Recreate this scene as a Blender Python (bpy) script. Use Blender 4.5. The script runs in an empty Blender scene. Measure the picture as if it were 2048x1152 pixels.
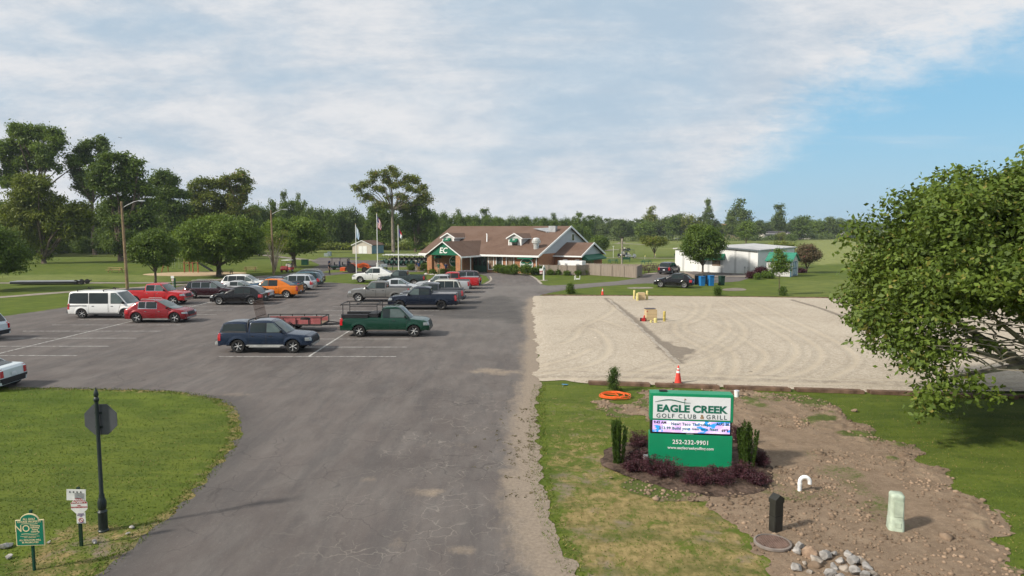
import bpy, bmesh, math, random
import numpy as np
from mathutils import Vector, Matrix, noise as mnoise
from mathutils.bvhtree import BVHTree
from math import sin, cos, pi, radians

S = bpy.context.scene
COL = S.collection
# ------------------------------------------------------------------ camera
F = 1365.0; HOR = 455.0; CH = 7.0
PITCH = math.atan((576 - HOR) / F)
cam_d = bpy.data.cameras.new('camera'); cam = bpy.data.objects.new('camera', cam_d); COL.objects.link(cam)
cam.location = (0, 0, CH); cam.rotation_euler = (pi / 2 - PITCH, 0, 0)
cam_d.sensor_width = 36.0; cam_d.lens = 36.0 * F / 2048.0
cam_d.clip_start = 0.3; cam_d.clip_end = 9000
S.camera = cam
S.view_settings.view_transform = 'Standard'; S.view_settings.look = 'None'
S.view_settings.exposure = 0.0; S.view_settings.gamma = 1.0
S.cycles.max_bounces = 5; S.cycles.diffuse_bounces = 2; S.cycles.glossy_bounces = 2
S.cycles.transmission_bounces = 2; S.cycles.transparent_max_bounces = 6; S.cycles.volume_bounces = 0
S.cycles.use_adaptive_sampling = True; S.cycles.adaptive_threshold = 0.02

# ------------------------------------------------------------------ sky + sun
SUN_FROM = Vector((-0.90, -0.44, 0.0)).normalized(); SUN_EL = radians(36)
W = bpy.data.worlds.new("World"); S.world = W; W.use_nodes = True
nt = W.node_tree; nt.nodes.clear()
def N(t, **k):
    n = nt.nodes.new(t)
    for a, b in k.items(): setattr(n, a, b)
    return n
def lk(a, b): nt.links.new(a, b)
def mth(op, a, b=None, c=None, clamp=False):
    n = nt.nodes.new('ShaderNodeMath'); n.operation = op; n.use_clamp = clamp
    for i, v in enumerate((a, b, c)):
        if v is None: continue
        if isinstance(v, (int, float)): n.inputs[i].default_value = v
        else: nt.links.new(v, n.inputs[i])
    return n.outputs[0]
def sstep(v, lo, hi):
    n = nt.nodes.new('ShaderNodeMapRange'); n.interpolation_type = 'SMOOTHSTEP'
    nt.links.new(v, n.inputs[0]); n.inputs[1].default_value = lo; n.inputs[2].default_value = hi
    return n.outputs[0]
def mixc(f, a, b, bt='MIX'):
    n = nt.nodes.new('ShaderNodeMix'); n.data_type = 'RGBA'; n.blend_type = bt
    for i, v in ((0, f), (6, a), (7, b)):
        if isinstance(v, (int, float)): n.inputs[i].default_value = v
        elif isinstance(v, tuple): n.inputs[i].default_value = (*v, 1)
        else: nt.links.new(v, n.inputs[i])
    return n.outputs[2]
sky = N('ShaderNodeTexSky', sky_type='NISHITA', sun_disc=False)
sky.sun_elevation = SUN_EL; sky.sun_rotation = math.atan2(SUN_FROM.x, SUN_FROM.y) % (2 * pi)
sky.air_density = 1.0; sky.dust_density = 1.2; sky.ozone_density = 1.5; sky.altitude = 10
tc = N('ShaderNodeTexCoord'); sep = N('ShaderNodeSeparateXYZ'); lk(tc.outputs['Generated'], sep.inputs[0])
X, Y, Z = sep.outputs
ay = mth('MAXIMUM', mth('ABSOLUTE', Y), 0.25)
u = mth('DIVIDE', X, ay); v = mth('DIVIDE', Z, ay)
cmb = N('ShaderNodeCombineXYZ')
lk(u, cmb.inputs[0]); lk(mth('MULTIPLY', v, 1.15), cmb.inputs[1]); lk(mth('MULTIPLY', Y, .35), cmb.inputs[2])
def skynoise(scale, rot, sc, det=6, rough=.55, dist=0.0, loc=(0, 0, 0)):
    mp = N('ShaderNodeMapping'); mp.inputs['Rotation'].default_value = (0, 0, rot); mp.inputs['Scale'].default_value = sc
    mp.inputs['Location'].default_value = loc
    lk(cmb.outputs[0], mp.inputs[0])
    t = N('ShaderNodeTexNoise'); t.inputs['Scale'].default_value = scale; t.inputs['Detail'].default_value = det
    t.inputs['Roughness'].default_value = rough; t.inputs['Distortion'].default_value = dist
    lk(mp.outputs[0], t.inputs['Vector']); return t.outputs['Fac']
n_big = skynoise(2.3, 0.45, (.8, 1.5, 1), 5, .5, .5, (1.3, .4, 0))
n_wl = skynoise(3.0, 0.42, (.5, 2.3, 1), 9, .58, .5, (0, 3, 0))
n_wr = skynoise(3.4, -0.30, (.55, 2.3, 1), 9, .62, .35, (3, 1, 0))
ru = sstep(u, -.2, .4)
n_wisp = mth('ADD', mth('MULTIPLY', n_wl, mth('SUBTRACT', 1.0, ru)), mth('MULTIPLY', n_wr, ru))
n_wisp2 = n_wr
n_fine = skynoise(17.0, -0.3, (.8, 1.8, 1), 9, .7, .2)
b = mth('SUBTRACT', v, mth('MULTIPLY_ADD', u, 0.345, 0.022))
left = mth('MULTIPLY', sstep(mth('MULTIPLY', u, -1.0), -0.52, 0.02), 0.31)
nn = mth('ADD', mth('MULTIPLY_ADD', n_big, 0.09, -0.045), mth('MULTIPLY_ADD', n_fine, 0.15, -0.075))
nn = mth('ADD', nn, mth('MULTIPLY_ADD', n_wisp2, 0.16, -0.08))
cov = sstep(mth('ADD', mth('ADD', b, left), nn), -0.045, 0.10)
# blue gaps and thinner parts inside the veil
gap = mth('ADD', mth('MULTIPLY', n_wisp, 0.45), mth('MULTIPLY', n_big, 0.55))
thin = sstep(gap, 0.38, 0.52)
cov = mth('MULTIPLY', cov, mth('MAXIMUM', mth('MULTIPLY_ADD', thin, 0.26, 0.74), mth('MULTIPLY', sstep(u, -.10, .42), .96)))
# faint streaks low in the blue
strk = mth('MULTIPLY', sstep(skynoise(2.2, -0.15, (.35, 3.2, 1), 7, .6, .4, (5, 2, 0)), 0.50, 0.70), 0.5)
cov = mth('MAXIMUM', cov, strk)
# cloud tone: brighter wisps over a slightly grey blue veil
tone = sstep(mth('ADD', mth('ADD', mth('MULTIPLY', n_wisp, 0.46), mth('MULTIPLY', n_big, 0.30)), mth('MULTIPLY', n_fine, .24)), 0.40, 0.58)
ccol = mixc(tone, (5.3, 6.05, 6.9), (8.0, 8.1, 8.3))
# low haze band near the horizon
hz = mth('SUBTRACT', 1.0, sstep(v, -0.02, 0.20))
skyc = mixc(0.70, sky.outputs[0], (2.7, 6.1, 8.7))
skyc = mixc(mth('MULTIPLY', hz, 0.50), skyc, (5.0, 6.4, 7.6))
final = mixc(cov, skyc, ccol)
bg = N('ShaderNodeBackground'); bg.inputs['Strength'].default_value = 0.1
lk(final, bg.inputs[0]); wo = N('ShaderNodeOutputWorld'); lk(bg.outputs[0], wo.inputs[0])
sun_d = bpy.data.lights.new('sun', 'SUN'); sun = bpy.data.objects.new('sun', sun_d); COL.objects.link(sun)
sun_d.energy = 5.0; sun_d.angle = radians(4.5); sun_d.color = (1.0, 0.93, 0.82)
_sd = Vector((SUN_FROM.x * cos(SUN_EL), SUN_FROM.y * cos(SUN_EL), sin(SUN_EL)))
sun.rotation_euler = _sd.to_track_quat('Z', 'Y').to_euler(); sun.location = (-40, -20, 60)

# ------------------------------------------------------------------ helpers
def at(px, py, z=0.0):
    """photo pixel -> point on the horizontal plane z"""
    a = (px - 1024) / F; bb = (576 - py) / F
    d = Vector((a, cos(PITCH) + bb * sin(PITCH), -sin(PITCH) + bb * cos(PITCH)))
    t = (z - CH) / d.z
    return Vector((d.x * t, d.y * t, z))
def dep(py): return at(1024, py).y
def setp(o, label=None, cat=None, group=None, kind=None):
    if label: o['label'] = label
    if cat: o['category'] = cat
    if group: o['group'] = group
    if kind: o['kind'] = kind
    return o
def thing(name, label, cat, loc=(0, 0, 0), rz=0.0, group=None):
    o = bpy.data.objects.new(name, None); COL.objects.link(o); o.empty_display_size = .2
    o.location = loc; o.rotation_euler = (0, 0, rz)
    return setp(o, label, cat, group)
def copy_tree(o, parent=None):
    c = o.copy(); COL.objects.link(c)
    if parent: c.parent = parent
    for ch in o.children: copy_tree(ch, c)
    return c
def finish(me, smooth=35):
    if smooth is None:
        return
    n = len(me.polygons)
    me.polygons.foreach_set('use_smooth', [True] * n)
    bm = bmesh.new(); bm.from_mesh(me)
    lim = radians(smooth)
    for e in bm.edges:
        if len(e.link_faces) == 2:
            e.smooth = e.calc_face_angle(0) < lim
    bm.to_mesh(me); bm.free()
class MB:
    def __init__(s): s.v = []; s.f = []; s.m = []; s.mi = 0
    def add(s, vs, fs):
        o = len(s.v); s.v += [tuple(p) for p in vs]
        s.f += [tuple(i + o for i in f) for f in fs]; s.m += [s.mi] * len(fs); return s
    def box(s, c, d, rz=0.0, top=1.0, ry=0.0, rx=0.0):
        hx, hy, hz = d[0] / 2, d[1] / 2, d[2] / 2
        R = Matrix.Rotation(rz, 3, 'Z') @ Matrix.Rotation(ry, 3, 'Y') @ Matrix.Rotation(rx, 3, 'X')
        P = []
        for z in (-1, 1):
            k = top if z > 0 else 1
            for x, y in ((-1, -1), (1, -1), (1, 1), (-1, 1)):
                P.append(R @ Vector((x * hx * k, y * hy * k, z * hz)) + Vector(c))
        return s.add(P, [(3, 2, 1, 0), (4, 5, 6, 7), (0, 1, 5, 4), (1, 2, 6, 5), (2, 3, 7, 6), (3, 0, 4, 7)])
    def bbox(s, c, d, bev=.02, rz=0.0):
        """bevelled box"""
        bm = bmesh.new(); bmesh.ops.create_cube(bm, size=1)
        bmesh.ops.scale(bm, vec=d, verts=bm.verts)
        bmesh.ops.bevel(bm, geom=bm.edges[:], offset=bev, segments=2, affect='EDGES')
        bmesh.ops.rotate(bm, matrix=Matrix.Rotation(rz, 3, 'Z'), verts=bm.verts)
        bmesh.ops.translate(bm, vec=c, verts=bm.verts)
        bm.verts.index_update()
        s.add([v.co[:] for v in bm.verts], [[v.index for v in f.verts] for f in bm.faces]); bm.free(); return s
    def tube(s, pts, rad, n=8, caps=True):
        pts = [Vector(p) for p in pts]
        if isinstance(rad, (int, float)): rad = [rad] * len(pts)
        P = []; Fc = []; prev = None
        for i, p in enumerate(pts):
            a = pts[max(i - 1, 0)]; b2 = pts[min(i + 1, len(pts) - 1)]
            t = (b2 - a).normalized()
            if prev is None:
                e1 = t.orthogonal().normalized()
            else:
                e1 = (prev - t * prev.dot(t))
                e1 = e1.normalized() if e1.length > 1e-6 else t.orthogonal().normalized()
            prev = e1; e2 = t.cross(e1)
            for k in range(n):
                an = 2 * pi * k / n; P.append(p + (e1 * cos(an) + e2 * sin(an)) * rad[i])
        for i in range(len(pts) - 1):
            for k in range(n):
                k2 = (k + 1) % n
                Fc.append((i * n + k, i * n + k2, (i + 1) * n + k2, (i + 1) * n + k))
        if caps:
            Fc.append(tuple(range(n - 1, -1, -1))); Fc.append(tuple((len(pts) - 1) * n + k for k in range(n)))
        return s.add(P, Fc)
    def lathe(s, prof, n=16, c=(0, 0, 0), axis='z', caps=True):
        P = []; Fc = []
        for (r, h) in prof:
            for k in range(n):
                a = 2 * pi * k / n; q = (r * cos(a), r * sin(a), h)
                if axis == 'y': q = (q[0], q[2], -q[1])
                if axis == 'x': q = (q[2], q[0], q[1])
                P.append((q[0] + c[0], q[1] + c[1], q[2] + c[2]))
        m = len(prof)
        for i in range(m - 1):
            for k in range(n):
                k2 = (k + 1) % n; Fc.append((i * n + k, i * n + k2, (i + 1) * n + k2, (i + 1) * n + k))
        if caps: Fc.append(tuple(range(n - 1, -1, -1))); Fc.append(tuple((m - 1) * n + k for k in range(n)))
        return s.add(P, Fc)
    def prism(s, poly, y0, y1, plane='xz'):
        n = len(poly)
        def q(p, y): return (p[0], y, p[1]) if plane == 'xz' else ((y, p[0], p[1]) if plane == 'yz' else (p[0], p[1], y))
        P = [q(p, y0) for p in poly] + [q(p, y1) for p in poly]
        Fc = [tuple(range(n)), tuple(range(2 * n - 1, n - 1, -1))]
        for i in range(n): j = (i + 1) % n; Fc.append((j, i, n + i, n + j))
        return s.add(P, Fc)
    def grid(s, rows, flip=False):
        R = len(rows); C = len(rows[0]); P = [p for r in rows for p in r]; Fc = []
        for i in range(R - 1):
            for j in range(C - 1):
                f = (i * C + j, i * C + j + 1, (i + 1) * C + j + 1, (i + 1) * C + j)
                Fc.append(f[::-1] if flip else f)
        return s.add(P, Fc)
    def build(s, name, mat, parent=None, loc=None, smooth=35, rz=0.0, weld=False):
        me = bpy.data.meshes.new(name); me.from_pydata(s.v, [], s.f)
        bm = bmesh.new(); bm.from_mesh(me)
        if weld: bmesh.ops.remove_doubles(bm, verts=bm.verts, dist=1e-4)
        bmesh.ops.recalc_face_normals(bm, faces=bm.faces); bm.to_mesh(me); bm.free()
        mats = mat if isinstance(mat, (list, tuple)) else [mat]
        for m in mats: me.materials.append(m)
        if len(mats) > 1 and len(s.m) == len(me.polygons): me.polygons.foreach_set('material_index', s.m)
        finish(me, smooth)
        o = bpy.data.objects.new(name, me); COL.objects.link(o)
        if parent: o.parent = parent
        if loc is not None: o.location = loc
        if rz: o.rotation_euler = (0, 0, rz)
        return o
def np_mesh(name, verts, quads, mat, nside=4, parent=None, attrs=None, smooth=False):
    me = bpy.data.meshes.new(name); nv = len(verts); nf = len(quads)
    me.vertices.add(nv); me.vertices.foreach_set('co', np.asarray(verts, np.float32).ravel())
    me.loops.add(nf * nside); me.loops.foreach_set('vertex_index', np.asarray(quads, np.int32).ravel())
    me.polygons.add(nf); me.polygons.foreach_set('loop_start', np.arange(0, nf * nside, nside, dtype=np.int32))
    me.polygons.foreach_set('loop_total', np.full(nf, nside, np.int32))
    if smooth: me.polygons.foreach_set('use_smooth', np.ones(nf, bool))
    me.update(calc_edges=True)
    if attrs:
        for k, a in attrs.items():
            at_ = me.attributes.new(k, 'FLOAT', 'POINT'); at_.data.foreach_set('value', np.asarray(a, np.float32))
    if mat: me.materials.append(mat)
    o = bpy.data.objects.new(name, me); COL.objects.link(o)
    if parent: o.parent = parent
    return o

# ------------------------------------------------------------------ materials
def newmat(name):
    m = bpy.data.materials.new(name); m.use_nodes = True
    m.node_tree.nodes.clear(); return m
class NT:
    """small node-graph helper"""
    def __init__(s, m): s.t = m.node_tree; s.o = s.n('ShaderNodeOutputMaterial')
    def n(s, t, **k):
        x = s.t.nodes.new(t)
        for a, b in k.items(): setattr(x, a, b)
        return x
    def l(s, a, b): s.t.links.new(a, b)
    def put(s, sock, v):
        if isinstance(v, (int, float)): sock.default_value = v
        elif isinstance(v, tuple): sock.default_value = (*v, 1) if len(sock.default_value) == 4 else v
        else: s.l(v, sock)
    def math(s, op, a, b=None, c=None, clamp=False):
        x = s.n('ShaderNodeMath', operation=op, use_clamp=clamp)
        for i, v in enumerate((a, b, c)):
            if v is not None: s.put(x.inputs[i], v)
        return x.outputs[0]
    def ss(s, v, lo, hi, a=0.0, b=1.0):
        x = s.n('ShaderNodeMapRange', interpolation_type='SMOOTHSTEP'); s.l(v, x.inputs[0])
        for i, q in enumerate((lo, hi, a, b)): x.inputs[i + 1].default_value = q
        return x.outputs[0]
    def mix(s, f, a, b, bt='MIX'):
        x = s.n('ShaderNodeMix', data_type='RGBA', blend_type=bt)
        s.put(x.inputs[0], f); s.put(x.inputs[6], a); s.put(x.inputs[7], b); return x.outputs[2]
    def geo(s): return s.n('ShaderNodeNewGeometry').outputs['Position']
    def obj(s): return s.n('ShaderNodeTexCoord').outputs['Object']
    def map(s, v, sc=(1, 1, 1), rot=(0, 0, 0), loc=(0, 0, 0)):
        x = s.n('ShaderNodeMapping'); s.l(v, x.inputs[0]); x.inputs['Scale'].default_value = sc
        x.inputs['Rotation'].default_value = rot; x.inputs['Location'].default_value = loc; return x.outputs[0]
    def noise(s, v, scale, det=4, rough=.55, dist=0.0):
        x = s.n('ShaderNodeTexNoise'); s.l(v, x.inputs['Vector']); x.inputs['Scale'].default_value = scale
        x.inputs['Detail'].default_value = det; x.inputs['Roughness'].default_value = rough
        x.inputs['Distortion'].default_value = dist; return x.outputs['Fac']
    def attr(s, name): return s.n('ShaderNodeAttribute', attribute_name=name).outputs['Fac']
    def bump(s, h, dist=.02, st=1.0):
        x = s.n('ShaderNodeBump'); x.inputs['Distance'].default_value = dist; x.inputs['Strength'].default_value = st
        s.l(h, x.inputs['Height']); return x.outputs[0]
    def pr(s, col, rough=.8, metal=0.0, spec=.3, coat=0.0, normal=None, **k):
        x = s.n('ShaderNodeBsdfPrincipled'); s.put(x.inputs['Base Color'], col); s.put(x.inputs['Roughness'], rough)
        s.put(x.inputs['Metallic'], metal); x.inputs['Specular IOR Level'].default_value = spec
        x.inputs['Coat Weight'].default_value = coat; x.inputs['Coat Roughness'].default_value = .06
        if normal: s.l(normal, x.inputs['Normal'])
        for a, b in k.items(): s.put(x.inputs[a.replace('_', ' ')], b)
        return x.outputs[0]
    def out(s, sh): s.l(sh, s.o.inputs[0])
_mc = {}
def mat(name, col, rough=.7, metal=0.0, spec=.3, var=.12, sc=6.0, coat=0.0, bump=0.0, emit=None):
    key = name
    if key in _mc: return _mc[key]
    m = newmat(name); g = NT(m); p = g.obj()
    n1 = g.noise(p, sc, 5, .6); n2 = g.noise(p, sc * .23, 3, .5)
    f = g.math('ADD', g.math('MULTIPLY', n1, .55), g.math('MULTIPLY', n2, .45))
    lo = tuple(c * (1 - var * 2) for c in col); hi = tuple(min(1, c * (1 + var * 2)) for c in col)
    c = g.mix(g.ss(f, .3, .7), lo, hi)
    kw = {}
    if emit: kw = dict(Emission_Color=emit[0], Emission_Strength=emit[1])
    nrm = g.bump(n1, bump) if bump else None
    g.out(g.pr(c, rough, metal, spec, coat, nrm, **kw)); _mc[key] = m; return m
def paint(name, col, metal=.25, rough=.26):
    if name in _mc: return _mc[name]
    m = newmat(name); g = NT(m); p = g.obj()
    n = g.noise(p, 1.7, 4, .6); d = g.n('ShaderNodeSeparateXYZ'); g.l(p, d.inputs[0])
    dust = g.math('MULTIPLY', g.math('SUBTRACT', 1.0, g.ss(d.outputs[2], .2, .75)), g.ss(n, .3, .8), clamp=True)
    c = g.mix(g.math('MULTIPLY', dust, .2), col, (.16, .14, .12))
    r = g.math('ADD', g.math('MULTIPLY', dust, .3), rough)
    g.out(g.pr(c, r, metal * .5, .35, .35, None)); _mc[name] = m; return m
M = {}
def _g():
    m = newmat('car_glass'); g = NT(m); n = g.noise(g.geo(), .9, 3, .5)
    g.out(g.pr(g.mix(n, (.006, .010, .010), (.02, .032, .032)), .05, 0, .5, 0)); return m
M['glass'] = _g()
M['glass2'] = (lambda m, g: (g.out(g.pr(g.mix(g.noise(g.obj(), 1.6, 4, .6), (.030, .045, .045), (.13, .17, .16)), .05, 0, .5, 0)), m)[1])(*(lambda m: (m, NT(m)))(newmat('car_glass_painted_reflection')))  # front glass: pale greenish reflections mottled into the opaque base colour
M['black'] = mat('black_plastic', (.018, .018, .02), .55)
M['rubber'] = mat('tyre_rubber', (.022, .021, .02), .85)
M['rim'] = mat('alloy', (.52, .52, .51), .35, .25, .5)
M['rimdark'] = mat('dark_alloy', (.04, .04, .042), .4, .5, .5)
M['chrome'] = mat('chrome', (.65, .66, .68), .18, 1.0, .5, .03)
M['head'] = mat('headlight_lens', (.36, .38, .39), .12, .3, .8, .2, 20)
M['tail'] = mat('taillight_lens', (.40, .012, .015), .15, 0, .7, .2, 20, .5)
M['white'] = mat('white_paint', (.78, .78, .76), .45, 0, .4, .03)
M['wplate'] = mat('plate', (.6, .62, .65), .5)
M['steel'] = mat('galvanised_steel', (.42, .43, .44), .45, .6)
M['green'] = mat('club_green', (.004, .115, .060), .55, 0, .35, .08)
M['dgreen'] = mat('dark_green_paint', (.01, .06, .035), .5)
M['brown'] = mat('weathered_wood', (.16, .115, .08), .85, 0, .2, .25, 4)
def _fw():
    m = newmat('grey_fence_wood'); g = NT(m); p = g.obj(); n = g.noise(g.map(p, (5, 5, .35)), 1.3, 4, .6); k = g.noise(p, .5, 2, .5)
    g.out(g.pr(g.mix(g.ss(k, .3, .7, 0, .4), g.mix(g.ss(n, .3, .7), (.20, .165, .135), (.30, .255, .215)), (.30, .24, .19)), .9, 0, .15)); return m
M['grey_wood'] = _fw()
M['wood'] = mat('pole_wood', (.24, .17, .10), .85, 0, .2, .2, 3)
M['red'] = mat('red_paint', (.45, .03, .03), .45)
M['orange'] = mat('tractor_orange', (.62, .10, .02), .45)
M['skin'] = mat('skin', (.42, .25, .18), .6)
M['bark'] = mat('bark', (.13, .10, .075), .95, 0, .15, .3, 5, 0, .03)
M['bark_mid'] = mat('grey_bark', (.20, .17, .135), .9, 0, .15, .25, 3)
M['bark_pale'] = mat('pale_bark', (.30, .26, .21), .9, 0, .15, .25, 3, 0, .03)
def foliage(name, dark, light, tip=None, trans=.25, rough=.55, nsc=.35):
    m = newmat(name); g = NT(m)
    geo = g.n('ShaderNodeNewGeometry')
    r = geo.outputs['Random Per Island']
    n = g.noise(geo.outputs['Position'], nsc, 4, .6)
    f = g.math('ADD', g.math('MULTIPLY', r, .55), g.math('MULTIPLY', g.ss(n, .3, .7), .45))
    c = g.mix(f, dark, light)
    if tip: c = g.mix(g.ss(r, .93, .99), c, tip)
    a = g.pr(c, rough, 0, .25)
    tr = g.n('ShaderNodeBsdfTranslucent'); g.l(g.mix(.35, c, (.25, .32, .03)), tr.inputs[0])
    mx = g.n('ShaderNodeMixShader'); mx.inputs[0].default_value = trans
    g.l(a, mx.inputs[1]); g.l(tr.outputs[0], mx.inputs[2]); g.out(mx.outputs[0]); return m
M['f_dark'] = foliage('foliage_dark', (.028, .066, .010), (.150, .215, .032))
M['f_mid'] = foliage('foliage_mid', (.036, .080, .010), (.195, .270, .034))
M['f_yel'] = foliage('foliage_yellow_green', (.055, .085, .010), (.215, .245, .028))
M['f_big'] = foliage('foliage_broad_leaf', (.034, .066, .010), (.165, .230, .034), (.24, .21, .05), .26)
M['f_far'] = foliage('foliage_far', (.036, .068, .020), (.145, .195, .046), nsc=.08)
M['f_olive'] = foliage('foliage_olive', (.060, .092, .014), (.25, .275, .042), (.26, .13, .05))
M['f_purple'] = foliage('foliage_purple', (.030, .010, .016), (.105, .034, .048), trans=.15, nsc=2)
M['f_maroon'] = foliage('foliage_maroon', (.03, .008, .014), (.085, .02, .035), trans=.15, nsc=2)
M['f_pinkish'] = foliage('foliage_crape', (.06, .055, .02), (.19, .13, .08), (.24, .07, .08), nsc=1)
M['f_bush'] = foliage('foliage_bush', (.028, .065, .008), (.13, .20, .022), nsc=1.2)
M['f_yew'] = foliage('foliage_yew', (.022, .050, .010), (.085, .140, .024), nsc=3)
# ================================================================== GROUND
rs = np.random.RandomState(7)
def vnoise(x, y, seed=0):
    xi = np.floor(x).astype(np.int64); yi = np.floor(y).astype(np.int64); xf = x - xi; yf = y - yi
    def h(a, b):
        n = (a * 374761393 + b * 668265263 + seed * 1442695041) & 0xffffffff
        n = ((n ^ (n >> 13)) * 1274126177) & 0xffffffff
        return ((n ^ (n >> 16)) & 0xffff) / 65535.0
    s = xf * xf * (3 - 2 * xf); t = yf * yf * (3 - 2 * yf)
    return (h(xi, yi) * (1 - s) + h(xi + 1, yi) * s) * (1 - t) + (h(xi, yi + 1) * (1 - s) + h(xi + 1, yi + 1) * s) * t
def fbm(x, y, sc=1.0, oct=4, seed=0):
    a = 0; w = 1; tot = 0; x = x * sc; y = y * sc
    for i in range(oct):
        a = a + w * vnoise(x, y, seed + i * 7); tot += w; w *= .55; x = x * 2.03 + 17.1; y = y * 2.03 + 9.7
    return a / tot
def sdf(poly, X, Y):
    """signed distance, positive inside"""
    d = np.full(X.shape, 1e9); ins = np.zeros(X.shape, bool); n = len(poly)
    for i in range(n):
        ax, ay_ = poly[i]; bx, by = poly[(i + 1) % n]
        ex, ey = bx - ax, by - ay_; L = ex * ex + ey * ey + 1e-12
        t = np.clip(((X - ax) * ex + (Y - ay_) * ey) / L, 0, 1)
        d = np.minimum(d, (X - ax - t * ex) ** 2 + (Y - ay_ - t * ey) ** 2)
        c = ((ay_ > Y) != (by > Y)) & (X < (bx - ax) * (Y - ay_) / ((by - ay_) if abs(by - ay_) > 1e-12 else 1e-12) + ax)
        ins ^= c
    return np.where(ins, 1, -1) * np.sqrt(d)
def dline(pts, X, Y):
    d = np.full(X.shape, 1e9)
    for i in range(len(pts) - 1):
        ax, ay_ = pts[i]; bx, by = pts[i + 1]; ex, ey = bx - ax, by - ay_; L = ex * ex + ey * ey + 1e-12
        t = np.clip(((X - ax) * ex + (Y - ay_) * ey) / L, 0, 1)
        d = np.minimum(d, (X - ax - t * ex) ** 2 + (Y - ay_ - t * ey) ** 2)
    return np.sqrt(d)
def P(*pp): return [tuple(at(x, y)[:2]) for x, y in pp]
def smooth_poly(pts, it=2, closed=True):
    pts = list(pts)
    for _ in range(it):
        o = []; n = len(pts)
        if not closed: o.append(pts[0])
        for i in range(n if closed else n - 1):
            a = pts[i]; b_ = pts[(i + 1) % n]
            o.append((a[0] * .75 + b_[0] * .25, a[1] * .75 + b_[1] * .25)); o.append((a[0] * .25 + b_[0] * .75, a[1] * .25 + b_[1] * .75))
        if not closed: o.append(pts[-1])
        pts = o
    return pts
def fan(d0, d1, k, a0, a1, nc):
    nr = max(2, int(math.log(d1 / d0) / k))
    D = d0 * np.exp(np.linspace(0, math.log(d1 / d0), nr)); A = np.linspace(a0, a1, nc)
    Yg = np.repeat(D[:, None], nc, 1); Xg = Yg * A[None, :]
    return Xg, Yg
def clip_sheet(name, X, Y, Z_, fld, mat_, attrs=None, kind='structure', smooth=True):
    """keep only the part of a grid where fld > 0 (cells on the border are cut exactly)"""
    R, C = X.shape; idx = np.arange(R * C).reshape(R, C); f = fld.ravel()
    q = np.stack([idx[:-1, :-1], idx[:-1, 1:], idx[1:, 1:], idx[1:, :-1]], -1).reshape(-1, 4)
    pos = (f[q] > 0); full = pos.all(1); some = pos.any(1) & ~full
    tris = np.concatenate([q[full][:, [0, 1, 2]], q[full][:, [0, 2, 3]]])
    keys = ['x', 'y', 'z'] + list((attrs or {}).keys())
    tab = [X.ravel(), Y.ravel(), Z_.ravel()] + [a.ravel() for a in (attrs or {}).values()]
    tab = np.stack(tab, 1)
    new = []; cache = {}; base = R * C; et = []
    def cut(a, b_):
        k = (a, b_) if a < b_ else (b_, a)
        if k not in cache:
            t = f[k[0]] / (f[k[0]] - f[k[1]]); new.append(tab[k[0]] * (1 - t) + tab[k[1]] * t); cache[k] = base + len(new) - 1
        return cache[k]
    for qq in q[some]:
        for tri in ((qq[0], qq[1], qq[2]), (qq[0], qq[2], qq[3])):
            p = [i for i in range(3) if f[tri[i]] > 0]
            if len(p) == 3: et.append(tri)
            elif len(p) == 1:
                i = p[0]; a = tri[i]; b_ = tri[(i + 1) % 3]; c = tri[(i + 2) % 3]; et.append((a, cut(a, b_), cut(a, c)))
            elif len(p) == 2:
                i = [k for k in range(3) if k not in p][0]; a = tri[i]; b_ = tri[(i + 1) % 3]; c = tri[(i + 2) % 3]
                x1 = cut(a, b_); x2 = cut(a, c); et.append((b_, c, x2)); et.append((b_, x2, x1))
    if et: tris = np.concatenate([tris, np.array(et, np.int64)])
    if new: tab = np.concatenate([tab, np.array(new)])
    used = np.unique(tris); remap = np.full(len(tab), -1, np.int64); remap[used] = np.arange(len(used))
    tab = tab[used]; tris = remap[tris]
    o = np_mesh(name, tab[:, :3], tris, mat_, 3, attrs={k: tab[:, 3 + i] for i, k in enumerate(keys[3:])}, smooth=smooth)
    o['kind'] = kind; return o

# ---- outlines (traced on the ground plane, in metres)
drive = smooth_poly(P((170, 1175), (250, 1108), (330, 1040), (400, 978), (448, 920), (474, 885), (479, 850), (468, 815), (435, 796), (370, 785), (290, 780), (150, 777), (0, 775)), 2, False)
lot = drive + [(-60, 30.3), (-60, 55)] + P((0, 634), (130, 615), (200, 600), (270, 589), (330, 579), (370, 571), (445, 566)) + \
    P((600, 566), (660, 565), (760, 571), (860, 573), (940, 573), (968, 567), (979, 560), (972, 552), (950, 546), (930, 543), (1010, 540), (1040, 548), (1062, 552), (1073, 560), (1082, 569), (1095, 571.5), (1150, 569), (1230, 563), (1275, 556.5), (1290, 547), (1330, 543), (1400, 543), (1490, 548), (1500, 556), (1478, 563), (1400, 568), (1290, 567), (1200, 573), (1130, 580), (1090, 588), (1070, 594)) + \
    P((1074, 640), (1078, 700), (1080, 765), (1076, 800), (1074, 870), (1080, 940), (1092, 1010), (1112, 1075), (1150, 1140), (1190, 1185)) + [(2.4, 11), (-9.5, 11)]
back_path = P((440, 567), (470, 558), (560, 550), (615, 540), (640, 530), (622, 522), (640, 515), (700, 517), (860, 517), (905, 524), (945, 530), (945, 547), (860, 543.5), (700, 547), (650, 552), (620, 560), (600, 567))
strip = smooth_poly(P((642, 547), (655, 541), (700, 537), (780, 535), (870, 534), (872, 537), (780, 541), (700, 543.5)), 1)
gravel = P((1066, 592), (1200, 592), (1400, 593), (1740, 598), (2300, 607), (2900, 615), (2900, 815), (2048, 795), (1700, 784), (1400, 773), (1172, 767), (1130, 763), (1074, 763), (1073, 700), (1068, 640))
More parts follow.
